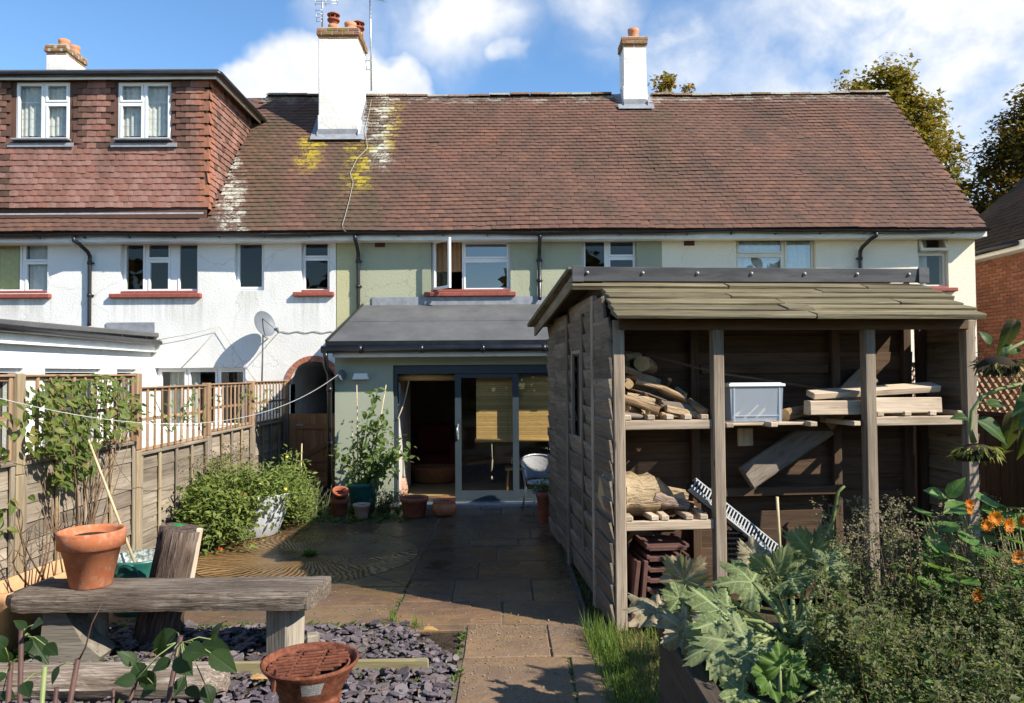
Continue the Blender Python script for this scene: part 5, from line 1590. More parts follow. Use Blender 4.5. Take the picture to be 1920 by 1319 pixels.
MB().box((lx2 + .16, 5.52, .055), (.09, .09, .11), rotz(.3), .01).build('wedge_block', 'bench_leg', bench)
# stump behind the bench, green lid on top
b0_ = V(P(300, 1187, 5.78).x, 5.78, 0); b1_ = P(343, 990, 5.80)
stump = thing('tree_stump', b0_, 'split dark tree stump leaning upright behind the bench', 'stump')
m = MB(); m.tube([b0_ + V(0, 0, -.03), b0_ + V(.01, 0, .15), b0_.lerp(b1_, .5), b0_.lerp(b1_, .8), b1_], [.165, .145, .14, .138, .142], 26, True, jag=.2); m.build('trunk', 'stump_wood', stump)
m = MB(); m.bar(b1_ + V(.13, -.02, .0), b0_.lerp(b1_, .35) + V(.15, -.02, 0), .05, .04, ch=.01, jit=.01); m.build('split_edge', 'plank', stump)
MB().lathe([(0, .02), (.035, .018), (.055, .008), (.06, 0), (.0, 0)], b1_ + V(-.09, .06, .0), 18, sx=1.2).build('lid', 'green_lid', None, label='small green plastic lid resting on top of the stump', cat='lid')
# long log and edging timber
oct_ = [(math.cos(a) * .125, math.sin(a) * .115 + .10) for a in [2 * math.pi * i / 12 for i in range(12)]]
ly = 4.72
beam('fallen_log', 'bench_wood', [(ly + y, z) for y, z in oct_], -4.3, P(425, 1270, ly).x, 24, None, .012, (0, .05), 8, label='long weathered log lying on the ground in front of the bench', cat='log')
oct2 = [(math.cos(a) * .06, math.sin(a) * .05 + .02) for a in [2 * math.pi * i / 8 for i in range(8)]]
MB().box((-1.45, 5.09, .03), (1.82, .05, .095), rotz(.008), .008, None, .006).build('edging_board', 'mossy_sleeper', None, label='mossy timber edging board set in the slate chippings', cat='edging')

# ------------------------------------------------------------------ flower pot on the bench
def pot(name, mat, c, rt, rb, h, rim, label, cat='pot', par=None, soil=True, seg=40, group=None, rimout=.012, M=None):
    m = MB()
    prof = [(0, 0), (rb * .96, 0), (rb, .006), (lerp(rb, rt, (h - rim) / h) - rimout * .4, h - rim), (rt - rimout * .2, h - rim + .004), (rt, h - .008), (rt - .004, h), (rt - .022, h), (rt - .03, h - .02), (lerp(rb, rt, .75) - .03, h * .72)]
    m.lathe(prof, c, seg, .5, M)
    o = m.build(name, mat, par, label=label, cat=cat, group=group) if par is None else m.build(name, mat, par)
    if soil:
        k = MB(); M_ = M or Matrix.Identity(3); rs_ = lerp(rb, rt, .86) - .02
        ring = [Vector(c) + M_ @ V(math.cos(a) * rs_, math.sin(a) * rs_, h * .86 + R.uniform(-.006, .006)) for a in [2 * math.pi * i / 20 for i in range(20)]]
        k.add([Vector(c) + M_ @ V(0, 0, h * .87)] + ring, [(0, i + 1, (i + 1) % 20 + 1) for i in range(20)]); k.build('soil', 'soil', o)
    return o
bp = P(171, 1090, 5.40)
pot('flower_pot', 'terracotta', (bp.x, 5.40, .508), .222, .135, .395, .12, 'large orange terracotta pot standing on the bench', 'flower pot')

# ------------------------------------------------------------------ rusty fire bowl
fc = V(P(582, 1235, 3.6).x, 3.6, 0)
bowl = thing('fire_bowl', fc, 'rusty steel fire bowl with a slotted grill on a drum base', 'fire bowl')
fz = P(582, 1238, 3.6).z
m = MB(); m.lathe([(.225, fz), (.221, fz + .008), (.215, fz), (.195, fz - .035), (.180, fz - .065)], fc, 48)
m.lathe([(.225, fz), (.229, fz + .004), (.226, fz - .008), (.205, fz - .032), (.168, fz - .10), (.15, fz - .135), (.138, fz - .15), (.136, fz - .16), (.145, fz - .165)], fc, 48); m.build('bowl', 'rust', bowl)
MB().lathe([(.179, fz - .066), (.155, fz - .105), (.135, fz - .15), (0, fz - .16)], fc, 40).build('bowl_lining', 'soot', bowl)
m = MB(); m.lathe([(.138, fz - .158), (.146, fz - .165), (.142, fz - .18), (.137, fz - .20), (.136, fz - .26), (.148, fz - .33), (.16, fz - .40), (.165, .02), (.165, 0)], fc, 40); m.build('drum', 'rust', bowl)
grill = MB()
def gp(x, y, z=0): return fc + V(x, y, fz + z)
grill.lathe([(.185, -.012), (.192, -.006), (.185, 0), (.178, -.006), (.185, -.012)], fc + V(-.005, 0, fz - .012), 40)
for i in range(-4, 5):
    for q, (c0, c1) in enumerate(((-1, -.36), (-.30, .30), (.36, 1))):
        off = i * .039
        hw = math.sqrt(max(0, .178 ** 2 - off ** 2))
        a, b = max(-hw, c0 * .178), min(hw, c1 * .178)
        if b - a > .02: grill.bar(gp(lerp(-.005, -.005, 0) + a, off + a * .25, -.008), gp(-.005 + b, off + b * .25, -.008), .017, .006)
for c0 in (-.33, .33): grill.bar(gp(c0 * .178, -.165, -.007), gp(c0 * .178 - .02, .165, -.007), .012, .006)
for i in range(26):
    a = rad(100) + i * rad(6.2)
    grill.bar(gp(math.cos(a) * .186, math.sin(a) * .186, -.014), gp(math.cos(a + .16 * (1 if i % 2 else -1)) * .15, math.sin(a + .16 * (1 if i % 2 else -1)) * .15, -.05), .005, .005)
grill.build('grill', 'rust', bowl)
m = MB(); m.bar(gp(-.115, -.20, -.065), gp(-.105, -.185, .03), .022, .012, ch=.003); m.build('grill_handle', 'rust', bowl)
T = newmat('sticker'); pos = T.pos(); x_ = T.sep(T.attr('gc').outputs['Vector'])
ln_ = T.math('MULTIPLY', T.mapr(T.math('SINE', T.math('MULTIPLY', x_[1], 48.0)), -.2, .2), T.mapr(T.noise(T.scale(T.attr('gc').outputs['Vector'], (30, 3, 1)), 1.0, 3), .42, .5))
c_ = T.mix(T.math('MULTIPLY', ln_, .75), (.50, .50, .50), (.09, .09, .09))
bsdf(T, T.mix(T.mapr(T.noise(pos, 60, 4), .55, .7), c_, (.24, .13, .08)), .6)
m = MB(); vs = []; gc = []
for i in range(9):
    for j in range(2):
        a = rad(-90) + lerp(.02, .52, i / 8); zz = fz - .115 + .075 * j + .004; rr_ = .156 + (.048 if j else 0) + .005
        vs.append(fc + V(math.cos(a + .03 * j) * rr_, math.sin(a + .03 * j) * rr_, zz)); gc.append((i / 8, j, 0))
m.add(vs, [(2 * i, 2 * i + 2, 2 * i + 3, 2 * i + 1) for i in range(8)], .5, gc, True); m.build('label_sticker', 'sticker', bowl)
m = MB(); m.box(fc + V(-.06, -.165, fz - .225), (.11, .02, .05), rotz(.3), .003); m.build('wood_offcut', 'plank', None, label='pale wooden offcut in the vent of the fire bowl', cat='wood')

# ------------------------------------------------------------------ planters along the fence
m = MB()
def trough(m, c, L, W, H, flare, z0=0.0, ang=0.0, th=.012):
    Mz = rotz(ang); c = Vector(c)
    def ring(hl, hw, z, k=6):
        pts = []
        for sx, sy, a0 in ((1, -1, -90), (1, 1, 0), (-1, 1, 90), (-1, -1, 180)):
            for i in range(k):
                a = rad(a0 + 90 * i / (k - 1)); r = .05
                pts.append(c + Mz @ V(sx * (hl - r) + math.cos(a) * r, sy * (hw - r) + math.sin(a) * r, z))
        return pts
    rings = [ring(L / 2 - flare, W / 2 - flare, z0), ring(L / 2 - flare * .25, W / 2 - flare * .25, z0 + H * .8), ring(L / 2, W / 2, z0 + H * .84), ring(L / 2 + .005, W / 2 + .005, z0 + H), ring(L / 2 - .02, W / 2 - .02, z0 + H), ring(L / 2 - .03, W / 2 - .03, z0 + H * .7)]
    n = len(rings[0]); vs = [p for r in rings for p in r]
    fs = [(i * n + k, i * n + (k + 1) % n, (i + 1) * n + (k + 1) % n, (i + 1) * n + k) for i in range(5) for k in range(n)]
    fs.append(tuple(range(n))[::-1])
    m.add(vs, fs, .5, None, True)
    return [p for p in rings[5]]
rg = trough(m, (FX + .27, 6.0, 0), 1.05, .34, .43, .05, 0, rad(90) - .08)
tr_ = m.build('trough_planter', 'peach_plastic', None, label='long peach plastic trough planter against the fence', cat='planter')
MB().add([sum(rg, V(0, 0, 0)) / len(rg)] + rg, [(0, i + 1, (i + 1) % len(rg) + 1) for i in range(len(rg))]).build('soil', 'soil', tr_)
T = newmat('limescale'); bsdf(T, T.mix(T.mapr(T.noise(T.pos(), 24, 5, .7), .42, .6), (.07, .10, .08), (.42, .44, .43)), .8)
gtc = V(P(262, 1045, 6.45).x, 6.45, 0)
m = MB(); m.lathe([(0, .0), (.19, 0), (.2, .01), (.225, .30), (.245, .44), (.25, .46), (.235, .46), (.215, .38)], gtc, 36)
gt = m.build('green_tub', 'glass_green_plastic', None, label='dark green plastic tub with carry handles behind the bench', cat='tub')
m = MB(); m.lathe([(.236, .463), (.232, .452), (.216, .39), (.2, .36), (.0, .36)], gtc, 36); m.build('tub_lining', 'limescale', gt)
for sy in (-1, 1):
    m = MB(); m.tube([gtc + V(math.cos(a) * .09 + .02, sy * (.255 + .02 * math.sin(a)), .36 + .10 * math.sin(a)) for a in [math.pi * i / 10 for i in range(11)]], .010, 8); m.build('tub_handle', 'glass_green_plastic', gt)
MB().tube([gtc + V(-.05, .05, .35), P(166, 825, 6.5)], [.013, .009], 8).build('cane', 'cane', None, label='bamboo cane leaning out of the green tub towards the fence', cat='cane')
ttc = V(-3.28, 9.45, 0)
m = MB(); m.lathe([(0, 0), (.34, 0), (.37, .02), (.46, .25), (.545, .50), (.56, .53), (.53, .54), (.50, .48)], ttc, 48, sx=1.05, sy=.95)
plain('tub_white', (.55, .58, .62), .4, .1, .4)
tub_ = m.build('tomato_tub', 'tub_white', None, label='large round white tub overflowing with tomato plants', cat='tub')
MB().lathe([(.50, .46), (.3, .48), (0, .49)], ttc, 24).build('soil', 'soil', tub_)

# pots in front of the extension
pc = G(680, 952); pc = V(P(681, 920, 11.0).x, 11.0, 0)
m = MB(); m.lathe([(0, 0), (.16, 0), (.17, .01), (.215, .34), (.235, .36), (.245, .38), (.245, .41), (.235, .425), (.21, .42), (.19, .34)], pc, 40)
gp_ = m.build('green_pot', 'glass_green_plastic', None, label='large green plastic pot holding the pepper plant by the patio door', cat='pot')
MB().lathe([(.2, .36), (.1, .37), (0, .375)], pc, 20).build('soil', 'soil', gp_)
c_ = G(636, 967)
pot('flower_pot', 'terracotta_dark', c_, .142, .095, .25, .075, 'terracotta pot with another pot tipped inside it', 'flower pot')
pot('flower_pot', 'terracotta_dark', V(c_.x + .0, c_.y - .02, .20), .118, .075, .19, .045, 'small dark terracotta pot tipped inside a larger pot', 'flower pot', soil=False, M=Euler((.42, .25, 0)).to_matrix())
pot('flower_pot', 'terracotta_pale', G(678, 972), .122, .085, .20, .045, 'small pale weathered terracotta pot beside the green pot', 'flower pot')
pot('flower_pot', 'terracotta_dark', G(777, 968), .20, .15, .27, .06, 'wide dark red pot beside the open door', 'flower pot')
c_ = G(833, 967)
m = MB(); m.lathe([(0, 0), (.10, 0), (.15, .04), (.178, .11), (.17, .165), (.152, .185), (.165, .205), (.168, .222), (.15, .222), (.14, .17)], c_, 36); po_ = m.build('flower_pot', 'terracotta', None, label='round-bellied terracotta pot in front of the patio door', cat='flower pot')
MB().lathe([(.145, .19), (0, .2)], c_, 20).build('soil', 'soil', po_)
c_ = V(P(1022, 930, 10.0).x, 10.0, 0)
pot('flower_pot', 'terracotta_dark', c_, .125, .08, .42, .07, 'tall terracotta pot tucked against the shed corner', 'flower pot')
POT_SHED = c_

# ------------------------------------------------------------------ things on the walls
lp = P(678, 706, EXT_Y)
m = MB(); q = [(-.125, -.045), (.125, -.045), (.09, .045), (-.09, .045)]
m.prism(q, .10, .5, Matrix.Rotation(rad(90), 3, 'X'), (lp.x, EXT_Y - .001, lp.z)); m.build('wall_light', 'white_plastic', None, label='white sloping outdoor lamp on the green extension wall', cat='lamp')
rp = P(643, 704, EXT_Y)
wr = thing('line_reel', rp, 'round grey clothes line reel on the corner of the extension', 'reel')
m = MB(); m.lathe([(0, -.03), (.075, -.03), (.085, -.015), (.085, .015), (.075, .03), (0, .03)], rp + V(.0, -.10, 0), 28, M=Matrix.Rotation(rad(90), 3, 'Y') @ Matrix.Rotation(.5, 3, 'X')); m.build('reel', 'dish_grey', wr)
m = MB(); m.box(rp + V(0, -.04, .02), (.04, .09, .04), None, .006); m.build('bracket', 'dish_grey', wr)
A_ = rp + V(-.02, -.12, .03); B_ = V(-3.7, 4.4, 2.10)
MB().tube([A_.lerp(B_, t) + V(0, 0, -4 * .55 * t * (1 - t)) for t in [i / 40 for i in range(41)]], .0032, 6).build('clothes_line', 'rope', None, label='white clothes line sagging across the garden in front of the fence', cat='rope')
# satellite dish
dp = P(497, 607, 13.62)
dish = thing('satellite_dish', dp, 'grey satellite dish on a pole against the white wall', 'satellite dish')
nrm = V(.80, -.52, .30).normalized(); Md = frame3(V(-.5, -.8, 0), nrm)
m = MB(); m.lathe([(0, -.045), (.08, -.042), (.16, -.028), (.225, -.004), (.232, 0), (.228, -.012), (.16, -.036), (0, -.055)], dp, 40, M=Md, sy=1.06); m.build('reflector', 'dish_grey', dish)
pb = P(491, 716, 13.72); pt_ = P(493, 628, 13.72)
m = MB(); m.tube([pb, pt_, pt_ + V(.0, -.02, .08)], .016, 8); m.tube([pt_ + V(0, 0, -.02), pt_ + V(0, .27, -.06)], .014, 8); m.build('pole', 'metal_grey', dish)
la = dp - Md @ V(0, .2, .0) + V(0, 0, -.10); lb = P(520, 621, 13.35)
m = MB(); m.tube([pt_, la, lb], .012, 8); m.build('arm', 'metal_grey', dish)
m = MB(); m.tube([lb, lb + V(-.05, .04, .035)], [.02, .03], 10); m.tube([lb + V(.02, 0, -.04), lb + V(.0, 0, .06)], .018, 8); m.build('receiver', 'dish_grey', dish)
MB().tube([lb + V(0, .1, 0)] + [P(x, 623 + 1.5 * math.sin(x * .2), 13.985) for x in range(524, 632, 6)], .007, 5).build('wall_cable', 'cable', None, label='thin grey cable running from the dish along the white wall', cat='cable')
hk = P(411, 613, 13.95)
for a, b, lb_ in (((295, 638), (411, 613), 'thin wire from the flat roof to the wall hook'), ((411, 613), (340, 690), 'thin wire slanting down from the wall hook'), ((411, 613), (480, 716), 'thin wire dropping from the wall hook behind the fence')):
    MB().tube([P(*a, 13.93), P((a[0] + b[0]) / 2, (a[1] + b[1]) / 2 + 2, 13.93), P(*b, 13.93)], .005, 5).build('wall_wire', 'wire_white', None, label=lb_, cat='wire', group='wires on the white wall')
# aerials and roof cable
def RP(px, py, lift=.06):
    d = CM @ Vector(((px - 960) / FPX, -(py - 659.5) / FPX, -1)); o_ = V(0, EAVE_Y, EAVE_Z)
    t = (o_ - CAM).dot(SN) / d.dot(SN)
    return CAM + d * t + SN * lift
MB().tube([RP(x, y) for x, y in ((697, 192), (692, 220), (685, 247), (690, 283), (670, 303), (657, 330), (663, 347), (656, 380), (648, 410), (643, 427))] + [P(645, 432, 13.5), P(656, 442, 13.85)], .006, 6).build('aerial_cable', 'wire_white', None, label='pale aerial cable running down the roof tiles beside the big chimney', cat='cable')
def yagi(m, c, d, up, n, L, wl):
    d = d.normalized(); s_ = d.cross(up).normalized()
    m.tube([c - d * L / 2, c + d * L / 2], .009, 6)
    for i in range(n):
        p = c + d * (i / (n - 1) - .5) * L
        m.tube([p - s_ * wl / 2, p + s_ * wl / 2], .005, 5)
a1 = thing('tv_aerial', P(604, 48, 16.1), 'grid television aerial on a short pole beside the chimney pots', 'aerial')
m = MB(); m.tube([P(604, 52, 16.1), P(605, -20, 16.1)], .018, 8); m.build('mast', 'metal_grey', a1)
m = MB(); c0 = P(601, 30, 16.05)
for px0, px1, py in ((592, 604, 20), (592, 604, 27), (592, 604, 34), (594, 604, 41), (590, 632, 8), (592, 630, 3), (590, 632, -4)):
    m.tube([P(px0, py, 16.0), P(px1, py - 1, 16.0)], .006, 5)
for px, y0, y1 in ((592, 18, 42), (590, -6, 11), (611, -6, 12), (632, -6, 9)): m.tube([P(px, y0, 16.0), P(px + (2 if px < 600 else 0), y1, 16.0)], .007, 5)
m.build('grid', 'metal_grey', a1)
a2 = thing('tv_aerial', P(695, 170, 16.5), 'tall thin aerial mast strapped to the side of the big chimney', 'aerial')
m = MB(); m.tube([P(696, 170, 16.4), P(694, -30, 16.4)], .020, 8); m.build('mast', 'metal_grey', a2)
m = MB()
for y in (114, 131): m.tube([P(685, y, 16.4), P(700, y, 16.4)], .010, 6)
m.tube([P(685, 114, 16.4), P(687, 131, 16.4)], .010, 6)
m.build('bracket', 'metal_grey', a2)
m = MB(); yagi(m, P(704, -2, 16.3), V(.5, -.3, -.25), V(0, 0, 1), 7, .5, .22); m.build('yagi', 'metal_grey', a2)

# ------------------------------------------------------------------ inside and around the doors
BY = EXT_Y + .215
def blind(x0, x1, z0, z1, label, roll=True):
    b = thing('roll_blind', ((x0 + x1) / 2, BY, z0), label, 'blind')
    m = MB(); n = int((z1 - z0) / .012)
    for i in range(n):
        z = z0 + (i + .5) * .012
        m.box(((x0 + x1) / 2, BY + R.uniform(-.001, .001), z), (x1 - x0, .004, .0112), None, 0)
    m.build('bamboo_slats', 'blind_wood', b, kind='stuff')
    m = MB(); m.tube([(x0 - .02, BY - .01, z0 - .015), (x1 + .02, BY - .01, z0 - .015)], .028, 12); m.build('roll', 'blind_wood', b)
    for t in (.22, .78):
        MB().tube([(lerp(x0, x1, t), BY - .006, z0), (lerp(x0, x1, t), BY - .006, z1)], .003, 5).build('cord', 'cord_tan', b)
    return b
bl0 = P(893, 760, BY).x; bz0 = P(950, 824, BY).z
bl = blind(bl0, 1.72, bz0, 2.06, 'bamboo roll blind half lowered behind the sliding glass door')
q_ = P(922, 830, BY); q2 = P(922, 892, BY)
m = MB(); m.tube([q_, P(923, 860, BY), P(921, 885, BY), P(923, 880, BY), P(924, 862, BY)], .005, 5); m.lathe([(0, -.03), (.014, -.02), (.01, .02), (0, .025)], P(922, 896, BY), 8); m.build('pull_cord', 'cord_tan', bl)
m = MB(); r0_, r1_ = P(747, 703, BY).x, P(856, 703, BY).x; zc = P(800, 704, BY).z
b2 = thing('roll_blind', (r0_, BY, zc), 'bamboo blind rolled up tight above the open doorway', 'blind')
m.tube([(r0_, BY, zc - .03), (r1_, BY, zc - .03)], .055, 14); m.build('roll', 'blind_wood', b2)
m = MB(); m.box(((r0_ + r1_) / 2, BY, zc + .06), (r1_ - r0_, .02, .12), None, .003); m.build('headrail', 'blind_brown', b2)
MB().tube([P(768, 708, BY), P(758, 755, BY), P(746, 786, BY - .2)], .010, 6).build('rope_tie', 'cord_tan', None, label='pale cord tied across the top corner of the doorway', cat='cord')
MB().box((-.55, 12.75, .037), (2.3, 1.25, .012), rotz(.05), .003).build('rug', 'rug', None, label='woven straw rug on the wooden floor inside the doors', cat='rug')
bc = V(-1.32, 13.55, .03)
m = MB(); prof = [(0, .01), (.30, .01), (.36, .06), (.40, .26), (.41, .30), (.38, .31), (.35, .25), (.30, .1), (0, .09)]
m.lathe(prof, bc, 48, sx=1.1, sy=.8); m.build('dog_basket', 'wicker', None, label='red-brown wicker pet basket inside the open doorway', cat='basket')
ac = V(-1.45, 14.6, .03)
arm = thing('armchair', ac, 'dark red armchair in the shade at the back of the room', 'armchair')
for nm, c_, s_ in (('seat', (0, 0, .25), (.75, .7, .35)), ('backrest', (0, .34, .55), (.75, .22, .85)), ('armrest', (-.42, 0, .38), (.18, .75, .62)), ('armrest', (.42, 0, .38), (.18, .75, .62))):
    MB().box(ac + V(*c_), s_, None, .07).build(nm, 'red_cloth', arm)
sc_ = V(P(968, 880, 12.25).x, 12.25, .035)
st_ = thing('stool', sc_, 'small yellow wooden stool behind the glass door', 'stool')
MB().box(sc_ + V(0, 0, .41), (.36, .28, .035), None, .01).build('seat', 'stool_wood', st_)
for sx in (-1, 1):
    for sy in (-1, 1): MB().tube([sc_ + V(sx * .13, sy * .10, .40), sc_ + V(sx * .155, sy * .12, 0)], [.02, .016], 10).build('leg', 'stool_wood', st_)
jc = sc_ + V(.01, 0, .43)
m = MB(); m.lathe([(0, 0), (.045, 0), (.06, .04), (.055, .09), (.038, .13), (.045, .16), (.04, .16), (.034, .12)], jc, 20)
jo = m.build('jug', 'jug_white', None, label='white jug standing on the yellow stool', cat='jug')
MB().tube([jc + V(-.04, 0, .14), jc + V(-.085, 0, .12), jc + V(-.085, 0, .07), jc + V(-.05, 0, .05)], .008, 6).build('handle', 'jug_white', jo)
wc = V(P(744, 905, 11.95).x + .02, 11.95, .035)
m = MB(); m.lathe([(0, 0), (.12, 0), (.16, .12), (.14, .27), (.12, .32), (.11, .32)], wc, 24); m.build('wicker_basket', 'terracotta_pale', None, label='pale woven basket just inside the door jamb', cat='basket')
MB().box((-.75, 17.55, 1.35), (.30, .03, .42), None, .008).build('picture_frame', 'blind_brown', None, label='small framed picture on the back wall of the room', cat='picture')
# metal and wicker bistro chair beside the shed
cc = V(.50, 10.75, 0)
ch = thing('garden_chair', cc, 'grey woven bistro chair half hidden behind the shed corner', 'chair')
Mc = rotz(.35)
def cp(x, y, z): return cc + Mc @ V(x, y, z)
back_pts = [cp(math.sin(a) * .26, .05 + math.cos(a) * .22 * (1 if abs(a) < 1.5 else .8), 0) for a in [lerp(-1.9, 1.9, i / 14) for i in range(15)]]
m = MB(); vs = []; gcv = []
for i, p in enumerate(back_pts):
    e = abs(i - 7) / 7
    for j in range(5):
        z = lerp(.46, .80 - .16 * e ** 2, j / 4); k = 1 + .10 * j / 4
        vs.append(V(cc.x + (p.x - cc.x) * k, cc.y + (p.y - cc.y) * k, z)); gcv.append((i * .05, z, 0))
m.add(vs, [(i * 5 + j, (i + 1) * 5 + j, (i + 1) * 5 + j + 1, i * 5 + j + 1) for i in range(14) for j in range(4)], .5, gcv, True); m.build('backrest', 'wicker_grey', ch)
m = MB(); m.tube([vs[i * 5 + 4] for i in range(15)], .014, 8); m.build('back_rim', 'metal_grey', ch)
m = MB(); m.lathe([(0, .455), (.22, .45), (.24, .44), (.235, .425), (0, .42)], cc, 28); m.build('seat', 'wicker_grey', ch)
for x, y in ((-.2, -.18), (.2, -.18), (-.2, .2), (.2, .2)): MB().tube([cp(x * .9, y * .9, .44), cp(x * 1.1, y * 1.15, 0)], .012, 8).build('leg', 'metal_grey', ch)
for i in (0, 14): MB().tube([vs[i * 5 + 4], vs[i * 5] + V(0, 0, -.02)], .012, 8).build('arm_support', 'metal_grey', ch)

# ------------------------------------------------------------------ right-hand boundary: lattice on a dark fence
lat = thing('lattice_fence', (4.7, 6.8, 0), 'brown diamond lattice on a dark boarded fence beyond the shed', 'fence')
LX = 4.72
def lp_(y, z): return V(LX, y, z)
m = MB(); ly0, ly1, lz0, lz1 = 5.6, 9.0, 1.58, 2.06
for k in range(17):
    m = MB(); m.box((LX + .02, 5.4 + k * .22 + .11, .79), (.02, .215, 1.58), None, .003); m.build('board', 'shed_inner', lat)
d = .105
import itertools
k = 0
y = ly0 - (lz1 - lz0)
while y < ly1:
    for sgn in (1, -1):
        ya, yb2 = (y, y + (lz1 - lz0)) if sgn > 0 else (y + (lz1 - lz0), y)
        m = MB(); m.bar((LX - .004 * sgn, ya, lz0), (LX - .004 * sgn, yb2, lz1), .008, .024, up=(1, 0, 0)); m.build('lattice_slat', 'trellis', lat)
    y += d
for z in (lz0 - .01, lz1 + .01):
    m = MB(); m.box((LX, (ly0 + ly1) / 2, z), (.045, ly1 - ly0 + .2, .045), None, .005); m.build('rail', 'shed_inner', lat)
# fallen things on the paving
for px, py, r, mt_, lb_ in ((413, 1034, .028, 'tomato_red', 'red tomato lying on the carved paving'), (515, 986, .022, 'tomato_red', 'red tomato fallen beside the white tub'), (504, 990, .014, 'tomato_yellow', 'tiny yellow tomato fallen beside the white tub')):
    g_ = G(px, py); MB().lathe([(0, 0), (r * .7, r * .1), (r, r * .9), (r * .8, r * 1.6), (r * .2, r * 1.8), (0, r * 1.7)], g_, 16).build('tomato', mt_, None, label=lb_, cat='tomato', group='tomatoes dropped on the patio')
# ------------------------------------------------------------------ leaf shapes (unit length along +x)
rp_ = random.Random(23)
def leaf_mesh(name, mat, w=.5, n=6, fold=.25, droop=.25, serr=0.0, rnd=.5, tipp=1.0, twist=0.0):
    m = MB(); vs = []; gc = []
    for i in range(n + 1):
        t = i / n
        hw = w * .5 * (math.sin(math.pi * min(1, t * .97 + .02) ** .72)) ** tipp
        if serr and 0 < i < n: hw *= 1 + (serr if i % 2 else -serr)
        z = -droop * t * t; tw = twist * (t - .3)
        for s_ in (-1, 0, 1):
            vs.append((t, s_ * hw * math.cos(tw), z + abs(s_) * fold * hw + s_ * hw * math.sin(tw))); gc.append((t, s_ * hw, 0))
    fs = []
    for i in range(n):
        for k in range(2):
            fs.append((i * 3 + k, (i + 1) * 3 + k, (i + 1) * 3 + k + 1, i * 3 + k + 1))
    return m.add(vs, fs, rnd, gc, True).mesh(name, mat)
def leafset(name, mat, count=5, **k):
    out_ = []
    for i in range(count):
        kk = dict(k); kk['droop'] = k.get('droop', .25) * rp_.uniform(.4, 1.6); kk['fold'] = k.get('fold', .25) * rp_.uniform(.3, 1.5); kk['w'] = k.get('w', .5) * rp_.uniform(.85, 1.15); kk['twist'] = rp_.uniform(-.5, .5)
        out_.append(leaf_mesh(name, mat, rnd=i / count + .07, **kk))
    return out_
def put_leaf(par, meshes, p, d, nrm, s, name='leaf'):
    return link(name, rp_.choice(meshes), par, TRS(p, frame3(d, nrm), s))
def rv(s=1.0):
    return V(rp_.gauss(0, s), rp_.gauss(0, s), rp_.gauss(0, s))
def leaflet(m, p, d, nrm, L, W, rnd=None):
    d = d.normalized(); s_ = d.cross(nrm)
    if s_.length < 1e-4: s_ = d.cross(V(1, 0, .1))
    s_.normalize(); u = s_.cross(d)
    m.add([p, p + d * L * .45 + s_ * W * .5 + u * W * .12, p + d * L - u * L * .08, p + d * L * .45 - s_ * W * .5 + u * W * .12], [(0, 1, 2), (0, 2, 3)], rp_.random() if rnd is None else rnd, [(0, 0, 0), (.45, .25, 0), (1, 0, 0), (.45, -.25, 0)])
def stemline(m, p0, p1, r0, r1, bend=.0, n=5, sides=5):
    pts = []; off = rv(bend)
    for i in range(n):
        t = i / (n - 1)
        pts.append(p0.lerp(p1, t) + off * math.sin(math.pi * t))
    m.tube(pts, [lerp(r0, r1, i / (n - 1)) for i in range(n)], sides)
    return pts

# ---- climber over the trellis
cl_leaf = leafset('leaf', 'climber_leaf', 6, w=.55, n=6, droop=.3)
clim = thing('climbing_plant', (FX + .1, 7.0, 0), 'leafy green climber spilling over the trellis of the fence', 'climber')
m = MB(); stems = []
for k in range(16):
    y = rp_.uniform(6.3, 7.7)
    a = V(FX + .08, 6.9 + rp_.uniform(-.25, .25), .05); b = V(FX + .10 + rp_.uniform(0, .15), y, rp_.uniform(1.3, 2.05))
    stems.append(stemline(m, a, b, .008, .003, .06, 7))
for k in range(9):
    a = V(FX + .15, rp_.uniform(6.4, 7.4), rp_.uniform(1.25, 1.6)); b = a + V(rp_.uniform(.05, .15), rp_.uniform(-.2, .2), -rp_.uniform(.2, .5))
    stems.append(stemline(m, a, b, .004, .002, .03))
m.build('stem', 'stem_brown', clim)
def clim_density(px, py):
    # outline of the leafy mass as the photograph shows it
    if not (55 < px < 262 and 688 < py < 925): return False
    if px < 78: return 720 < py < 850
    if rp_.random() < .35 and (px * 13 + py * 7) % 60 < 26: return False
    if px < 120: return 705 < py < 915 and not (px < 95 and py > 850)
    if px < 165: return 708 < py < 900
    return (704 if px < 225 else 738) < py < 838 - (px - 165) * .42
cnt = 0
while cnt < 300:
    px, py = rp_.uniform(55, 262), rp_.uniform(688, 925)
    if not clim_density(px, py): continue
    yy = (FX + .13) * FPX / (px - 950)
    p = P(px, py, yy) + V(rp_.uniform(-.02, .14), rp_.uniform(-.06, .06), 0)
    d = V(rp_.uniform(.1, .9), rp_.uniform(-.8, .8), rp_.uniform(-1.0, .15)); put_leaf(clim, cl_leaf, p, d, V(.6, -.5, .8) + rv(.45), rp_.uniform(.055, .105)); cnt += 1
m = MB(); cnt = 0
while cnt < 800:
    px, py = rp_.uniform(55, 262), rp_.uniform(688, 925)
    if not clim_density(px, py): continue
    p = P(px, py, (FX + .05) * FPX / (px - 950)) + V(rp_.uniform(-.12, .08), 0, 0)
    leaflet(m, p, V(rp_.uniform(-.2, .8), rp_.uniform(-.8, .8), rp_.uniform(-1, .2)), V(.6, -.5, .8) + rv(.4), rp_.uniform(.05, .09), rp_.uniform(.028, .045)); cnt += 1
m.build('foliage', 'climber_leaf', clim, kind='stuff')
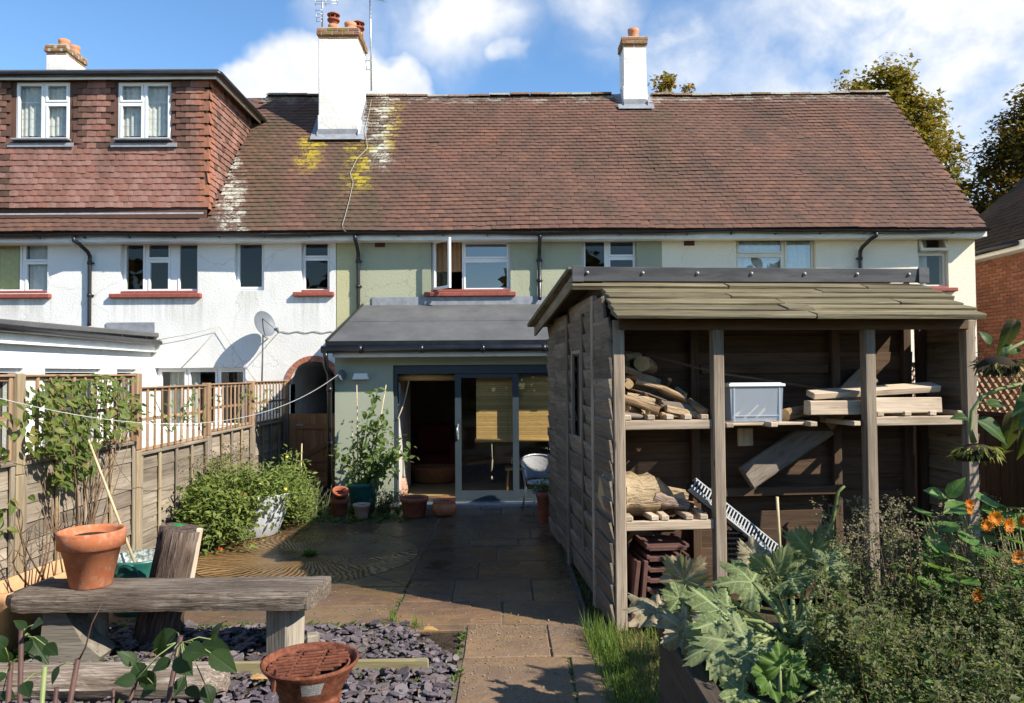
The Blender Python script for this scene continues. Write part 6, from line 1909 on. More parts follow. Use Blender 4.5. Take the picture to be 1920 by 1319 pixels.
# more leaves scattered thin along the trellis and the near end
twg = thing('climbing_plant', (FX + .1, 10.5, 1.2), 'sparse climber tendrils threaded through the far trellis panels', 'climber')
m = MB()
for y0, y1 in ((8.4, 9.6), (9.2, 10.4), (10.8, 12.0), (11.9, 13.2)):
    pts = [V(FX + .03 + rp_.uniform(-.02, .04), lerp(y0, y1, i / 7), 1.55 + .2 * math.sin(i * .9 + y0) + rp_.uniform(-.05, .05)) for i in range(8)]
    m.tube(pts, .005, 5)
    for i in range(26):
        q = rp_.choice(pts) + rv(.07); put_leaf(twg, cl_leaf, q, V(rp_.uniform(0, 1), rp_.uniform(-1, 1), rp_.uniform(-.6, .5)), V(.6, -.4, .8) + rv(.3), rp_.uniform(.045, .085))
m.build('stem', 'stem_green', twg)
lef = thing('climbing_plant', (FX + .1, 5.6, .8), 'dark leafy climber at the near end of the fence', 'climber')
m = MB(); stemline(m, V(FX + .2, 5.7, 0), V(FX + .08, 5.8, 1.9), .008, .004, .05); m.build('stem', 'stem_brown', lef)
for i in range(70):
    p = V(FX + rp_.uniform(.0, .2), rp_.uniform(5.4, 6.05), rp_.choice((rp_.uniform(1.4, 1.85), rp_.uniform(.75, 1.1)))); put_leaf(lef, cl_leaf, p, V(rp_.uniform(0, .8), rp_.uniform(-.9, .6), rp_.uniform(-.9, .1)), V(.5, -.5, .8) + rv(.3), rp_.uniform(.06, .10))
# bare woody shrub in the trough
tw = thing('bare_shrub', (FX + .27, 6.0, .4), 'bare woody stems growing in the peach trough planter', 'shrub')
m = MB()
for k in range(9):
    a = V(FX + .27, rp_.uniform(5.75, 6.35), .36); b = a + V(rp_.uniform(-.15, .1), rp_.uniform(-.35, .2), rp_.uniform(.25, .75))
    q = stemline(m, a, b, .008, .003, .05, 6)
    for j in range(2): stemline(m, q[3], q[3] + V(rp_.uniform(-.1, .1), rp_.uniform(-.2, .2), rp_.uniform(.08, .25)), .004, .002, .03, 4)
m.build('stem', 'stem_brown', tw)

# ---- pepper plant with canes
pp_leaf = leafset('leaf', 'pepper_leaf', 6, w=.55, n=5, droop=.35)
pep = thing('pepper_plant', pc + V(0, 0, .36), 'tall leafy pepper plant tied to canes in the green pot', 'plant')
canes = ((P(669, 722, 11.0), pc + V(-.07, -.02, .34)), (P(724, 722, 10.95), pc + V(.08, .02, .34)), (P(660, 800, 11.1), pc + V(-.12, .02, .34)))
for a, b in canes: MB().tube([b, a], [.010, .007], 7).build('cane', 'cane', pep)
m = MB(); tips = []
for k in range(13):
    px, py = rp_.choice(((690, 740), (650, 780), (715, 790), (740, 815), (690, 800), (745, 840), (650, 860), (705, 850), (675, 830), (730, 870), (640, 850), (660, 760), (700, 760)))
    b = P(px + rp_.uniform(-14, 14), py + rp_.uniform(-10, 10), 10.9 + rp_.uniform(-.2, .25))
    tips.append(stemline(m, pc + V(rp_.uniform(-.1, .1), rp_.uniform(-.1, .1), .34), b, .009, .004, .05, 7))
m.build('stem', 'stem_green', pep)
cnt = 0
while cnt < 298:
    q = rp_.choice(tips); i = rp_.choice((2, 3, 4, 4, 5, 5, 6, 6)); p = q[i] + rv(.075)
    if p.y > EXT_Y - .05: continue
    put_leaf(pep, pp_leaf, p, V(rp_.uniform(-1, 1), rp_.uniform(-1, .5), rp_.uniform(-.9, .3)), V(.3, -.5, .9) + rv(.45), rp_.uniform(.08, .14)); cnt += 1

m = MB()
for k in range(420):
    q = rp_.choice(tips); p = q[rp_.choice((2, 3, 4, 5, 6))] + rv(.10)
    if p.y < EXT_Y - .04: leaflet(m, p, V(rp_.uniform(-1, 1), rp_.uniform(-1, .5), rp_.uniform(-.9, .3)), V(.3, -.5, .9) + rv(.4), rp_.uniform(.05, .09), rp_.uniform(.025, .045))
m.build('foliage', 'pepper_leaf', pep, kind='stuff')
# ---- tomato plants
def bush(m, mst, stems, leaf_n, size, spread, upb=.2, wr=.45):
    for q in stems:
        for i in range(leaf_n):
            t = rp_.uniform(.15, 1); k = min(len(q) - 1, int(t * (len(q) - 1) + .5)); p = q[k] + rv(spread)
            d = V(rp_.gauss(0, 1), rp_.gauss(0, 1), rp_.gauss(upb, .6)); L = size * rp_.uniform(.6, 1.3)
            leaflet(m, p, d, V(rp_.gauss(.3, .4), rp_.gauss(-.3, .4), 1), L, L * wr)
tom = thing('tomato_plant', ttc + V(0, 0, .45), 'bushy tomato plants hanging over the rim of the white tub', 'tomato plant')
m = MB(); ms = MB(); sts = []
for k in range(60):
    a = rp_.uniform(0, 6.28); o_ = ttc + V(math.cos(a) * .35, math.sin(a) * .35, .45)
    r = rp_.uniform(.35, .95); e_ = ttc + V(math.cos(a) * r, math.sin(a) * r, .45 + rp_.uniform(.0, .42) - max(0, r - .55) * 1.0)
    e_.x = min(e_.x, -2.55)
    mid = o_.lerp(e_, .5) + V(0, 0, .2)
    pts = [o_.lerp(mid, t).lerp(mid.lerp(e_, t), t) for t in [i / 6 for i in range(7)]]
    ms.tube(pts, [.007 - .0008 * i for i in range(7)], 5); sts.append(pts)
for k in range(44):                                     # trailing down towards the stump
    o_ = ttc + V(rp_.uniform(-.5, .1), -.45, .48); e_ = V(rp_.uniform(-3.75, -2.95), rp_.uniform(8.4, 8.95), rp_.uniform(.02, .35)); mid = o_.lerp(e_, .4) + V(0, 0, .15)
    pts = [o_.lerp(mid, t).lerp(mid.lerp(e_, t), t) for t in [i / 6 for i in range(7)]]
    ms.tube(pts, .005, 5); sts.append(pts)
for k in range(7):                                      # the tall one behind, tied to a stake
    b = P(535 + rp_.uniform(-14, 14), 850 + rp_.uniform(-6, 40), 10.3 + rp_.uniform(-.1, .2)); sts.append(stemline(ms, V(-3.05, 10.3, .0), b, .008, .004, .04, 7))
for k in range(20):
    o_ = ttc + V(rp_.uniform(.2, .5), rp_.uniform(0, .6), .3); e_ = o_ + V(rp_.uniform(-.1, .35), rp_.uniform(-.1, .5), rp_.uniform(-.15, .5)); sts.append(stemline(ms, o_, e_, .005, .003, .05, 7))
bush(m, ms, sts, 72, .075, .085, .3)
m.build('foliage', 'tomato_leaf', tom, kind='stuff'); ms.build('stem', 'stem_green', tom)
for px, py, r, mt_ in ((398, 930, .028, 'tomato_yellow'), (456, 927, .03, 'tomato_red'), (538, 858, .026, 'tomato_yellow'), (470, 925, .022, 'tomato_yellow'), (535, 918, .026, 'tomato_yellow'), (392, 922, .024, 'orange_leaf'), (487, 908, .02, 'tomato_yellow')):
    c_ = P(px, py, 8.95 if py > 880 else 10.2); MB().lathe([(0, -r), (r * .7, -r * .7), (r, 0), (r * .75, r * .65), (0, r * .8)], c_, 14).build('fruit', mt_, tom)
MB().tube([V(P(562, 960, 10.5).x, 10.5, 0), P(566, 832, 10.5)], [.010, .009], 7).build('cane', 'cane', None, label='upright garden cane standing in front of the wooden gate', cat='cane')
# ---- lavender
lav = thing('lavender', (-2.75, 10.2, 0), 'lavender bush with faded purple spikes beside the drainpipe', 'lavender')
m = MB(); mf = MB(); ml = MB()
for k in range(150):
    a = V(-2.85 + rp_.gauss(0, .13), 10.2 + rp_.gauss(0, .12), 0); d = V(rp_.gauss(.12, .28), rp_.gauss(-.1, .28), 1).normalized(); L = rp_.uniform(.32, .62); b = a + d * L
    m.tube([a, a.lerp(b, .5) + rv(.01), b], [.003, .002, .0015], 4, False)
    for i in range(5): leaflet(mf, b - d * .012 * i + rv(.003), rv(1) + d, d, .018, .010)
    for i in range(14): leaflet(ml, a + d * L * rp_.uniform(.05, .62), rv(.6) + d, rv(1), .04, .006)
m.build('stem', 'stem_pale', lav); mf.build('flower_spikes', 'lavender', lav, kind='stuff'); ml.build('foliage', 'lavender_leaf', lav, kind='stuff')
# ---- dried seed heads against the fence
dsh = thing('seed_heads', (FX + .25, 9.9, 0), 'dried brown seed heads standing against the fence boards', 'dead plant')
m = MB(); mh = MB()
for k in range(90):
    a = V(FX + .28 + rp_.uniform(-.12, .2), 9.75 + rp_.gauss(0, .28), .1); b = a + V(rp_.gauss(0, .10), rp_.gauss(0, .12), rp_.uniform(.45, .98)); q = stemline(m, a, b, .003, .0015, .02, 4, 4)
    for j in range(4):
        p = b + rv(.03); mh.lathe([(0, -.009), (.011, -.003), (.010, .006), (0, .010)], p, 5, smooth=False)
m.build('stem', 'stem_brown', dsh); mh.build('heads', 'seed_head', dsh, kind='stuff')
# ---- dark shrubs among the pots and weeds along the edges
shr = thing('small_shrub', (-1.75, 10.9, 0), 'dark low shrub between the pots and the door frame', 'shrub')
m = MB(); ms = MB(); sts = []
for k in range(36): sts.append(stemline(ms, V(-1.85 + rp_.gauss(0, .10), 10.85 + rp_.gauss(0, .08), 0), V(-1.75 + rp_.gauss(0, .20), 10.8 + rp_.gauss(0, .15), rp_.uniform(.1, .36)), .004, .002, .03))
bush(m, ms, sts, 34, .04, .035); m.build('foliage', 'herb_leaf', shr, kind='stuff'); ms.build('stem', 'stem_brown', shr)
shs = thing('potted_shrub', POT_SHED + V(0, 0, .4), 'small dark plant in the tall pot by the shed', 'shrub')
m = MB(); ms = MB(); sts = []
for k in range(22): sts.append(stemline(ms, POT_SHED + V(rp_.gauss(0, .04), rp_.gauss(0, .04), .36), POT_SHED + V(rp_.gauss(0, .12), rp_.gauss(0, .1), rp_.uniform(.42, .66)), .004, .002, .03))
bush(m, ms, sts, 26, .04, .03); m.build('foliage', 'herb_leaf', shs, kind='stuff'); ms.build('stem', 'stem_brown', shs)
m = MB()
def rosette(p, n, L, W, up=.5):
    for i in range(n):
        a = rp_.uniform(0, 6.28); leaflet(m, p, V(math.cos(a), math.sin(a), rp_.uniform(.1, up * 2)), V(0, 0, 1), L * rp_.uniform(.6, 1.2), W * rp_.uniform(.7, 1.2))
for k in range(150):                                    # along the far paving edge and round the tub
    px = rp_.uniform(505, 760); p = G(px, rp_.uniform(958, 984) - (px - 505) * .025); rosette(p, 7, .09, .04)
for k in range(120):
    p = V(rp_.uniform(-3.98, -3.42), rp_.uniform(6.4, 9.2), -.04); rosette(p, 8, .10, .035, .8)
for k in range(240):                                    # strip between paving and slate
    p = V(rp_.uniform(-3.4, -.75), 6.0 + rp_.gauss(0, .05), 0); rosette(p, 6, .032, .018)
for k in range(420):                                    # mossy weeds at the near fence corner
    p = V(rp_.uniform(-4.0, -3.0), rp_.uniform(4.9, 6.2), -.03 + rp_.uniform(0, .03)); rosette(p, 6, .05, .025)
for k in range(60):
    x, y = rp_.uniform(-3.2, -.4), rp_.uniform(4.3, 5.95)
    if in_slate(x, y): rosette(V(x, y, .01), 7, .035, .018, .8)
for k in range(26): rosette(V(-.35 + rp_.gauss(0, .02), rp_.uniform(4.3, 5.9), -.01), 7, .04, .02, .9)
for k in range(16): rosette(V(.42 + rp_.gauss(0, .012), rp_.uniform(4.5, 5.3), -.01), 5, .03, .018, .9)
for k in range(24): rosette(V(cx + RS + rp_.gauss(0, .01), rp_.uniform(6.05, 7.3), -.01), 5, .03, .016, .9)
for k in range(10): rosette(V(cx + rp_.gauss(0, .03), cy + rp_.gauss(0, .03), -.01), 10, .08, .035, .9)
m.build('weeds', 'weed', None, label='low green weeds growing along the edges of the paving', cat='weeds', kind='stuff')
# ---- grass tuft beside the shed and path
m = MB(); md = MB()
def blade(mm, p, h, lean, w):
    a = rp_.uniform(0, 6.28); d = V(math.cos(a), math.sin(a), 0) * lean; s_ = V(-math.sin(a), math.cos(a), 0) * w
    p1 = p + d * .3 + V(0, 0, h * .55); p2 = p + d + V(0, 0, h)
    mm.add([p - s_, p + s_, p1 + s_ * .8, p1 - s_ * .8, p2], [(0, 1, 2, 3), (3, 2, 4)], rp_.random())
def right_edge(y): return .83 if y < 4.4 else 1.5
cnt = 0
while cnt < 5200:
    x, y = rp_.uniform(.58, 1.35), rp_.uniform(3.0, 5.83)
    if x > right_edge(y) or (y > 5.3 and x > 1.25): continue
    dens = 1.0 if x < .95 else .55
    if rp_.random() > dens: continue
    hh = rp_.uniform(.05, .20) * (1.25 if y > 5.2 and x < .85 else .8)
    if x > .80 and rp_.random() < .55: blade(md, V(x, y, -.05), hh * .8, rp_.uniform(.03, .12), .0025)
    else: blade(m, V(x, y, -.05), hh, rp_.uniform(.02, .11), .0028)
    cnt += 1
for k in range(240):
    y = rp_.uniform(6.0, 9.2); blade(m, V(.64 + (9.2 - y) * .03 + rp_.gauss(0, .03), y, -.04), rp_.uniform(.03, .09), .03, .003)
for gx_, gy_, nn_ in ((-.94, 6.1, 26), (-.72, 5.95, 22)):
    for k in range(nn_): blade(m, V(gx_ + rp_.gauss(0, .02), gy_ + rp_.gauss(0, .02), 0), rp_.uniform(.05, .15), .04, .0025)
m.build('grass', 'grass', None, label='tufts of green grass between the path and the shed', cat='grass', kind='stuff')
md.build('dry_grass', 'dry_grass', None, label='dry straw-coloured grass beside the raised bed', cat='grass', kind='stuff')
for px, py, lb_ in ((470, 1286, 'curled orange leaf lying on the slate below the fire bowl'), (795, 1192, 'pale orange leaf on the slate beside the path')):
    put = link('fallen_leaf', leaf_mesh('fallen_leaf', 'orange_leaf', .6, 8, .3, .25, .15), None, TRS(G(px, py) + V(0, 0, .045), frame3(V(.9, .2, .1), V(0, -.2, 1)), .11), lb_, 'leaf', 'fallen leaves')

# ---- dead leaf litter caught in the slate and along the path
m = MB(); rl_ = random.Random(31)
for k in range(150):
    if k % 3: x, y = rl_.uniform(-3.2, -.38), rl_.uniform(4.2, 6.0)
    else: x, y = rl_.uniform(-.3, .6), rl_.uniform(4.0, 6.6)
    if k % 3 and not in_slate(x, y): continue
    d = V(rl_.gauss(0, 1), rl_.gauss(0, 1), rl_.gauss(0, .25)); leaflet(m, V(x, y, .035 if k % 3 else .006), d, V(rl_.gauss(0, .3), rl_.gauss(0, .3), 1), rl_.uniform(.015, .045), rl_.uniform(.010, .022))
m.build('leaf_litter', 'dry_leaf', None, label='scraps of dead leaf lying on the slate and the path', cat='leaf litter', kind='stuff')
# ------------------------------------------------------------------ raised bed
BX0, BX1, BY0_, BY1_, BZ_ = .86, 3.9, 2.2, 4.32, .56
bed = thing('raised_bed', (2.2, 3.3, 0), 'dark timber raised bed filled with vegetables and herbs', 'raised bed')
for k in range(3):
    z = BZ_ / 3 * (k + .5)
    for nm, c_, s_ in (('sleeper', (BX0 + .05, (BY0_ + BY1_) / 2, z), (.10, BY1_ - BY0_, BZ_ / 3 - .003)), ('sleeper', ((BX0 + BX1) / 2 + .05, BY1_ - .05, z), (BX1 - BX0 - .1, .10, BZ_ / 3 - .003))):
        MB().box(c_, s_, None, .008, None, .003).build(nm, 'raised_wood', bed)
MB().quad((BX0 + .09, BY0_, BZ_ - .05), (BX1, BY0_, BZ_ - .05), (BX1, BY1_ - .09, BZ_ - .05), (BX0 + .09, BY1_ - .09, BZ_ - .05)).build('soil', 'soil', bed)
# ---- courgette
def palm(name, mat, lobes=5, deep=.38, rag=.06, ruff=.10, seed=1, fold=.0, rnd=.5):
    rr = random.Random(seed); m = MB(); N, K = 84, 8
    ax = [rad(-128 + 256 * i / (lobes - 1)) for i in range(lobes)]
    ph = [rr.uniform(0, 6.28) for _ in range(4)]
    vs = [(0, 0, 0)]; gc = [(0, 0, 0)]
    rim = []
    for k in range(N):
        a = -math.pi + 2 * math.pi * (k + .5) / N
        dd = min(abs(a - q) for q in ax); near = min(ax, key=lambda q: abs(a - q))
        lob = math.cos(min(dd / rad(34), 1.0) * math.pi / 2) ** .8
        r = (1 - deep) + deep * lob
        if abs(a) > rad(150): r *= .45 + .55 * max(0, (math.pi - abs(a)) / rad(30)) * .9
        r *= 1 + rag * math.sin(9 * a + ph[0]) + rag * (1 if k % 2 else -1) * .8 + rr.uniform(-rag, rag) * .7
        r *= 1.0 if abs(a) < 1.9 else .85
        rim.append((a, r, near))
    for i in range(1, K + 1):
        t = i / K
        for a, r, near in rim:
            q = t * r; x, y = math.cos(a) * q, math.sin(a) * q
            z = ruff * t * t * (math.sin(6 * a + ph[1]) * .7 + math.sin(11 * a + ph[2]) * .45) + .10 * t - .16 * t ** 3 * (1 + .5 * math.sin(a + ph[3])) + fold * abs(y)
            vs.append((x, y, z)); gc.append((q, math.sin(a - near) * q, 0))
    fs = [(0, 1 + k, 1 + (k + 1) % N) for k in range(N)]
    for i in range(K - 1):
        for k in range(N):
            a0 = 1 + i * N + k; a1 = 1 + i * N + (k + 1) % N; fs.append((a0, a0 + N, a1 + N, a1))
    m.add(vs, fs, rnd, gc, True)
    return m.mesh(name, mat)
cg = thing('courgette_plant', P(1488, 1215, 3.7), 'courgette plant with large mildewed grey-green leaves in the raised bed', 'courgette')
crown = P(1488, 1222, 3.7)
CL = [  # picture centre, depth, radius m, tip direction, normal, material
    (1395, 1092, 3.95, .165, (-.9, -.2, .1), (.0, -.55, .85), 'courgette_leaf', 5, .42),
    (1352, 1165, 3.75, .205, (-.8, -.5, -.1), (-.05, -.7, .75), 'courgette_leaf', 5, .34),
    (1392, 1232, 3.55, .195, (-.7, -.6, -.45), (-.15, -.75, .6), 'courgette_leaf', 5, .40),
    (1330, 1215, 3.6, .15, (-1, -.1, -.35), (-.2, -.6, .8), 'courgette_leaf', 5, .36),
    (1462, 1068, 4.0, .15, (.2, -.3, .9), (.1, -.75, .65), 'courgette_leaf', 5, .45),
    (1535, 1030, 4.05, .17, (.4, -.2, .9), (.0, -.9, .45), 'courgette_leaf', 5, .42),
    (1500, 1085, 3.9, .14, (.6, -.5, .2), (.2, -.5, .85), 'courgette_leaf', 5, .4),
    (1570, 1060, 3.9, .12, (.9, -.2, .1), (.1, -.6, .8), 'courgette_leaf', 5, .4),
    (1218, 1142, 4.2, .16, (-1, -.25, .05), (0, -.25, 1), 'dry_leaf', 5, .2),
    (1285, 1075, 4.25, .14, (.1, .1, 1), (-.5, -.85, .1), 'dry_leaf', 4, .12),
    (1408, 1038, 4.2, .10, (-.7, 0, .6), (.3, -.8, .4), 'dry_leaf', 5, .25),
    (1275, 1190, 3.85, .13, (-.9, -.4, -.3), (-.1, -.7, .7), 'dry_leaf', 5, .3),
    (1540, 1180, 3.55, .12, (.5, -.6, -.3), (.2, -.7, .7), 'courgette_leaf', 5, .4),
    (1265, 1120, 4.1, .09, (-.9, .2, .2), (.2, -.8, .5), 'courgette_leaf', 5, .3),
]
for i, (px, py, Y, r, d, nrm, mt_, lb, deep) in enumerate(CL):
    c_ = P(px, py, Y); d = Vector(d).normalized()
    base = c_ - d * r * .30
    link('leaf', palm('leaf', mt_, lb, deep + .06, .10, .12 if mt_ != 'dry_leaf' else .2, 40 + i, rnd=i * .37 % 1), cg, TRS(base, frame3(d, nrm), r * 1.14))
    m = MB(); mid = crown.lerp(base, .5) + V(0, 0, .06)
    m.tube([crown + rv(.015), crown.lerp(mid, .6) + V(0, 0, .02), mid, mid.lerp(base, .6), base], [.015, .014, .012, .010, .007], 8); m.build('stalk', 'stem_pale', cg)
yc = thing('courgette_plant', P(1455, 1300, 3.05), 'young bright green courgette plant below the large mildewed leaves', 'courgette')
c0 = P(1462, 1330, 3.05)
for i, (px, py, r, d, nrm) in enumerate(((1430, 1262, .085, (-.6, -.3, .5), (.3, -.7, .6)), (1462, 1235, .09, (0, .1, 1), (.25, -.95, .2)), (1492, 1245, .085, (.6, .1, .6), (-.2, -.9, .4)), (1440, 1290, .07, (-.8, -.4, -.1), (.1, -.6, .8)), (1490, 1285, .07, (.6, -.5, .0), (.1, -.7, .7)), (1380, 1305, .10, (-.9, -.3, -.1), (0, -.6, .8)), (1560, 1290, .10, (.8, -.3, .2), (.1, -.7, .7)))):
    c_ = P(px, py, 3.05); d = Vector(d).normalized(); base = c_ - d * r * .3
    link('leaf', palm('leaf', 'young_courgette' if i != 5 else 'courgette_leaf', 5, .45, .06, .14, 70 + i, rnd=i * .29 % 1), yc, TRS(base, frame3(d, nrm), r))
    MB().tube([c0, c0.lerp(base, .5) + rv(.01), base], [.009, .008, .005], 7).build('stalk', 'stem_pale', yc)
# ---- herbs gone to seed: the dense mass that fills the bed
def herb(name, label, region, n, hmin, hmax, heads, seed_mat='seed_head', leafy=34, size=.021):
    t = thing(name, (region[0], region[2], BZ_), label, 'herb')
    ms, ml, mh, mg = MB(), MB(), MB(), MB()
    for k in range(n):
        x = rp_.uniform(region[0], region[1]); y = rp_.uniform(region[2], region[3])
        a = V(x, y, BZ_ - .05); h = rp_.uniform(hmin, hmax)
        b = a + V(rp_.gauss(-.03, .10), rp_.gauss(-.05, .10), h)
        q = stemline(ms, a, b, .0028, .0012, .02, 5, 4)
        d = (b - a).normalized()
        for j in range(leafy):
            p = a.lerp(b, rp_.uniform(.12, .97)) + rv(.016); leaflet(ml, p, V(rp_.gauss(0, 1), rp_.gauss(0, 1), rp_.gauss(.1, .5)), V(rp_.gauss(.2, .4), rp_.gauss(-.2, .4), 1), size * rp_.uniform(.6, 1.35), size * .62 * rp_.uniform(.7, 1.2))
        if rp_.random() < heads:
            for j in range(12):                             # branched panicle of tiny seed clusters
                c_ = b + V(rp_.gauss(0, .038), rp_.gauss(0, .038), rp_.uniform(-.11, .03))
                for i in range(6): leaflet(mh, c_ + rv(.007), rv(1), V(0, -.3, 1), rp_.uniform(.009, .019), rp_.uniform(.007, .012))
        else:
            for j in range(8):                              # whorls up a spike
                c_ = b - d * j * .038; k_ = .7 + j * .09
                for i in range(11): leaflet(mh, c_ + rv(.007 * k_), rv(1) + V(0, 0, -.2), V(0, 0, 1), rp_.uniform(.010, .019) * k_, .009 * k_)
            if rp_.random() < .4:
                for i in range(10): leaflet(mg, a.lerp(b, rp_.uniform(.3, .8)) + rv(.02), rv(1), V(0, -.3, 1), rp_.uniform(.035, .06), rp_.uniform(.018, .028))
    ms.build('stem', 'stem_brown', t); ml.build('foliage', 'herb_leaf', t, kind='stuff'); mh.build('seed_clusters', seed_mat, t, kind='stuff')
    if mg.v: mg.build('fresh_shoots', 'young_courgette', t, kind='stuff')
herb('oregano', 'dense grey-green oregano gone to seed filling the raised bed', (1.42, 2.6, 2.45, 3.75), 360, .26, .58, .55, 'herb_seed', leafy=32, size=.040)
herb('oregano', 'tall brown oregano seed heads standing before the log store', (1.75, 2.55, 3.7, 4.2), 80, .45, .80, 1.0, leafy=20, size=.030)
herb('mint', 'leggy mint stems with whorled seed spikes among the nasturtiums', (2.15, 3.0, 2.9, 4.0), 60, .42, .78, .0, leafy=22, size=.048)
herb('oregano', 'low oregano clump at the near edge of the raised bed', (1.05, 1.9, 2.2, 2.7), 120, .18, .42, .5, 'herb_seed', leafy=32, size=.040)
# ---- nasturtiums
def round_leaf(seed):
    rr = random.Random(seed); m = MB(); N = 20; vs = [(0, 0, 0)]; gc = [(0, 0, 0)]; ph = rr.uniform(0, 6.28)
    for t in (.5, 1.0):
        for k in range(N):
            a = 2 * math.pi * k / N; r = t * (1 + .05 * math.sin(5 * a + ph)); near = round(a / (math.pi / 4)) * math.pi / 4
            vs.append((math.cos(a) * r, math.sin(a) * r, .10 * t * t + .05 * t * math.sin(3 * a + ph))); gc.append((r * .6, math.sin(a - near) * r, 0))
    fs = [(0, 1 + k, 1 + (k + 1) % N) for k in range(N)] + [(1 + k, 1 + N + k, 1 + N + (k + 1) % N, 1 + (k + 1) % N) for k in range(N)]
    return m.add(vs, fs, rr.random(), gc, True).mesh('leaf', 'nasturtium_leaf')
rl = [round_leaf(s_) for s_ in range(6)]
nas = thing('nasturtium', P(1850, 1100, 3.7), 'trailing nasturtium with round green leaves and orange flowers', 'nasturtium')
big = [(1800, 1090, .085), (1790, 1045, .07), (1838, 1165, .075), (1862, 1060, .08), (1905, 1075, .08), (1755, 1020, .06), (1755, 1065, .065), (1815, 1010, .05), (1870, 960, .075), (1905, 955, .08), (1850, 940, .06), (1780, 990, .05), (1880, 1130, .07), (1915, 1150, .07), (1745, 1095, .06), (1770, 1120, .055), (1900, 1015, .06), (1845, 1035, .06), (1800, 960, .05)]
ms = MB(); root = V(2.75, 3.75, BZ_)
for i in range(84):
    if i < len(big): px, py, r = big[i]; Y = 3.55 + (1100 - py) * .0022
    else: px, py, r = rp_.uniform(1725, 1935), rp_.uniform(945, 1225), rp_.uniform(.04, .07); Y = 3.65 + (1100 - py) * .0020 + rp_.uniform(0, .3)
    p = P(px, py, Y); d = V(rp_.gauss(0, 1), rp_.gauss(0, 1), 0)
    link('leaf', rp_.choice(rl), nas, TRS(p, frame3(d, V(rp_.gauss(.15, .25), rp_.gauss(-.42, .25), 1)), r))
    q = V(p.x * .6 + root.x * .4, p.y * .7 + root.y * .3, BZ_); ms.tube([q, q.lerp(p, .6) + V(.01, 0, .03), p], .003, 5)
ms.build('stem', 'stem_pale', nas)
def flower(px, py, Y, r, nrm):
    m = MB(); c_ = P(px, py, Y); M_ = frame3(V(.3, .1, 1), nrm)
    for k in range(5):
        a = 2 * math.pi * k / 5
        for j in range(-1, 2):
            e = M_ @ V(math.cos(a + j * .35) * r, math.sin(a + j * .35) * r, r * .35)
            leaflet(m, c_, e, M_ @ V(0, 0, 1), r * rp_.uniform(.9, 1.1), r * .75, rp_.uniform(.2, .9))
    m.build('flower', 'nasturtium_flower', nas)
for f_ in ((1832, 1118, 3.5, .032, (-.2, -1, .3)), (1866, 972, 3.7, .04, (-.2, -1, .1)), (1890, 985, 3.7, .04, (.2, -1, .2)), (1914, 978, 3.75, .035, (.2, -1, .2)), (1817, 945, 3.8, .026, (0, -1, .3)), (1818, 958, 3.8, .022, (.2, -1, .3)), (1908, 1045, 3.7, .04, (0, -1, .2)), (1850, 985, 3.75, .035, (-.2, -1, .2)), (1838, 1030, 3.75, .022, (0, -1, .4))): flower(*f_)
# ---- tall plant stems before the shed: broad leaf pair
vn = thing('young_vine', P(1780, 960, 4.2), 'young plant with two angular green leaves in front of the shed', 'plant')
sl_ = leafset('leaf', 'nasturtium_leaf', 3, w=.6, n=7, droop=.2, serr=.05)
MB().tube([P(1815, 1010, 4.15), P(1795, 950, 4.2), P(1770, 930, 4.2)], [.006, .005, .003], 6).build('stem', 'stem_pale', vn)
for px, py, d in ((1772, 932, (-.9, -.2, .35)), (1778, 932, (.5, -.3, .8)), (1800, 945, (-.8, -.4, -.2))): put_leaf(vn, sl_, P(px, py, 4.2), Vector(d), V(.1, -.6, .7), .14)

# ------------------------------------------------------------------ sunflowers
sf_leaf = leafset('leaf', 'sunflower_leaf', 4, w=.7, n=8, droop=.3, serr=.04)
dry_leafs = leafset('leaf', 'sunflower_dry', 4, w=.5, n=8, droop=.9, fold=.9)
SFY = 4.75
sfA = thing('sunflower', V(3.55, SFY, 0), 'drooping green sunflower head hanging in front of the shed post', 'sunflower')
pts = [V(3.6, SFY + .1, 0), V(3.62, SFY, 1.0)] + [P(x, y, SFY) for x, y in ((1975, 760), (1950, 722), (1910, 722), (1870, 730), (1840, 745), (1822, 772), (1819, 805), (1826, 830))]
MB().tube(pts, [.018, .017, .016, .015, .014, .013, .012, .012, .013, .02], 8).build('stem', 'stem_pale', sfA)
hc = P(1830, 846, SFY)
def sunhead(par, c_, nrm, r, mats):
    M_ = frame3(V(1, 0, 0), nrm); m = MB(); m.lathe([(0, .05), (r * .35, .045), (r * .75, .015), (r, -.03), (r * .95, -.055), (r * .6, -.065), (0, -.05)], c_, 24, M=M_); m.build('head', mats[0], par)
    m = MB()
    for k in range(90):
        a = 2 * math.pi * k / 45 + rp_.uniform(-.08, .08); p = c_ + M_ @ V(math.cos(a) * r * .85, math.sin(a) * r * .85, rp_.uniform(-.03, .03)); leaflet(m, p, M_ @ V(math.cos(a), math.sin(a), rp_.uniform(-2.2, .3)), M_ @ V(0, 0, 1), rp_.uniform(.045, .10), .026)
    m.build('sepals', mats[1], par, kind='stuff')
sunhead(sfA, hc, V(0, .15, 1), .125, ('sunflower_seed', 'sunflower_green'))
for px, py, d, s_ in ((1832, 790, (.75, -.2, -.35), .24), (1815, 785, (-.9, -.2, .25), .11), (1850, 760, (.8, -.1, .2), .13)): put_leaf(sfA, sf_leaf, P(px, py, SFY), Vector(d), V(-.1, -.6, .8), s_)
sfB = thing('sunflower', V(3.75, SFY + .15, 0), 'withered brown sunflower head tilted over the lattice fence', 'sunflower')
MB().tube([V(3.75, SFY + .2, 0), V(3.80, SFY + .15, 1.4), P(1960, 660, SFY), P(1925, 640, SFY), P(1893, 655, SFY), P(1880, 670, SFY)], [.018, .016, .014, .013, .013, .02], 8).build('stem', 'stem_pale', sfB)
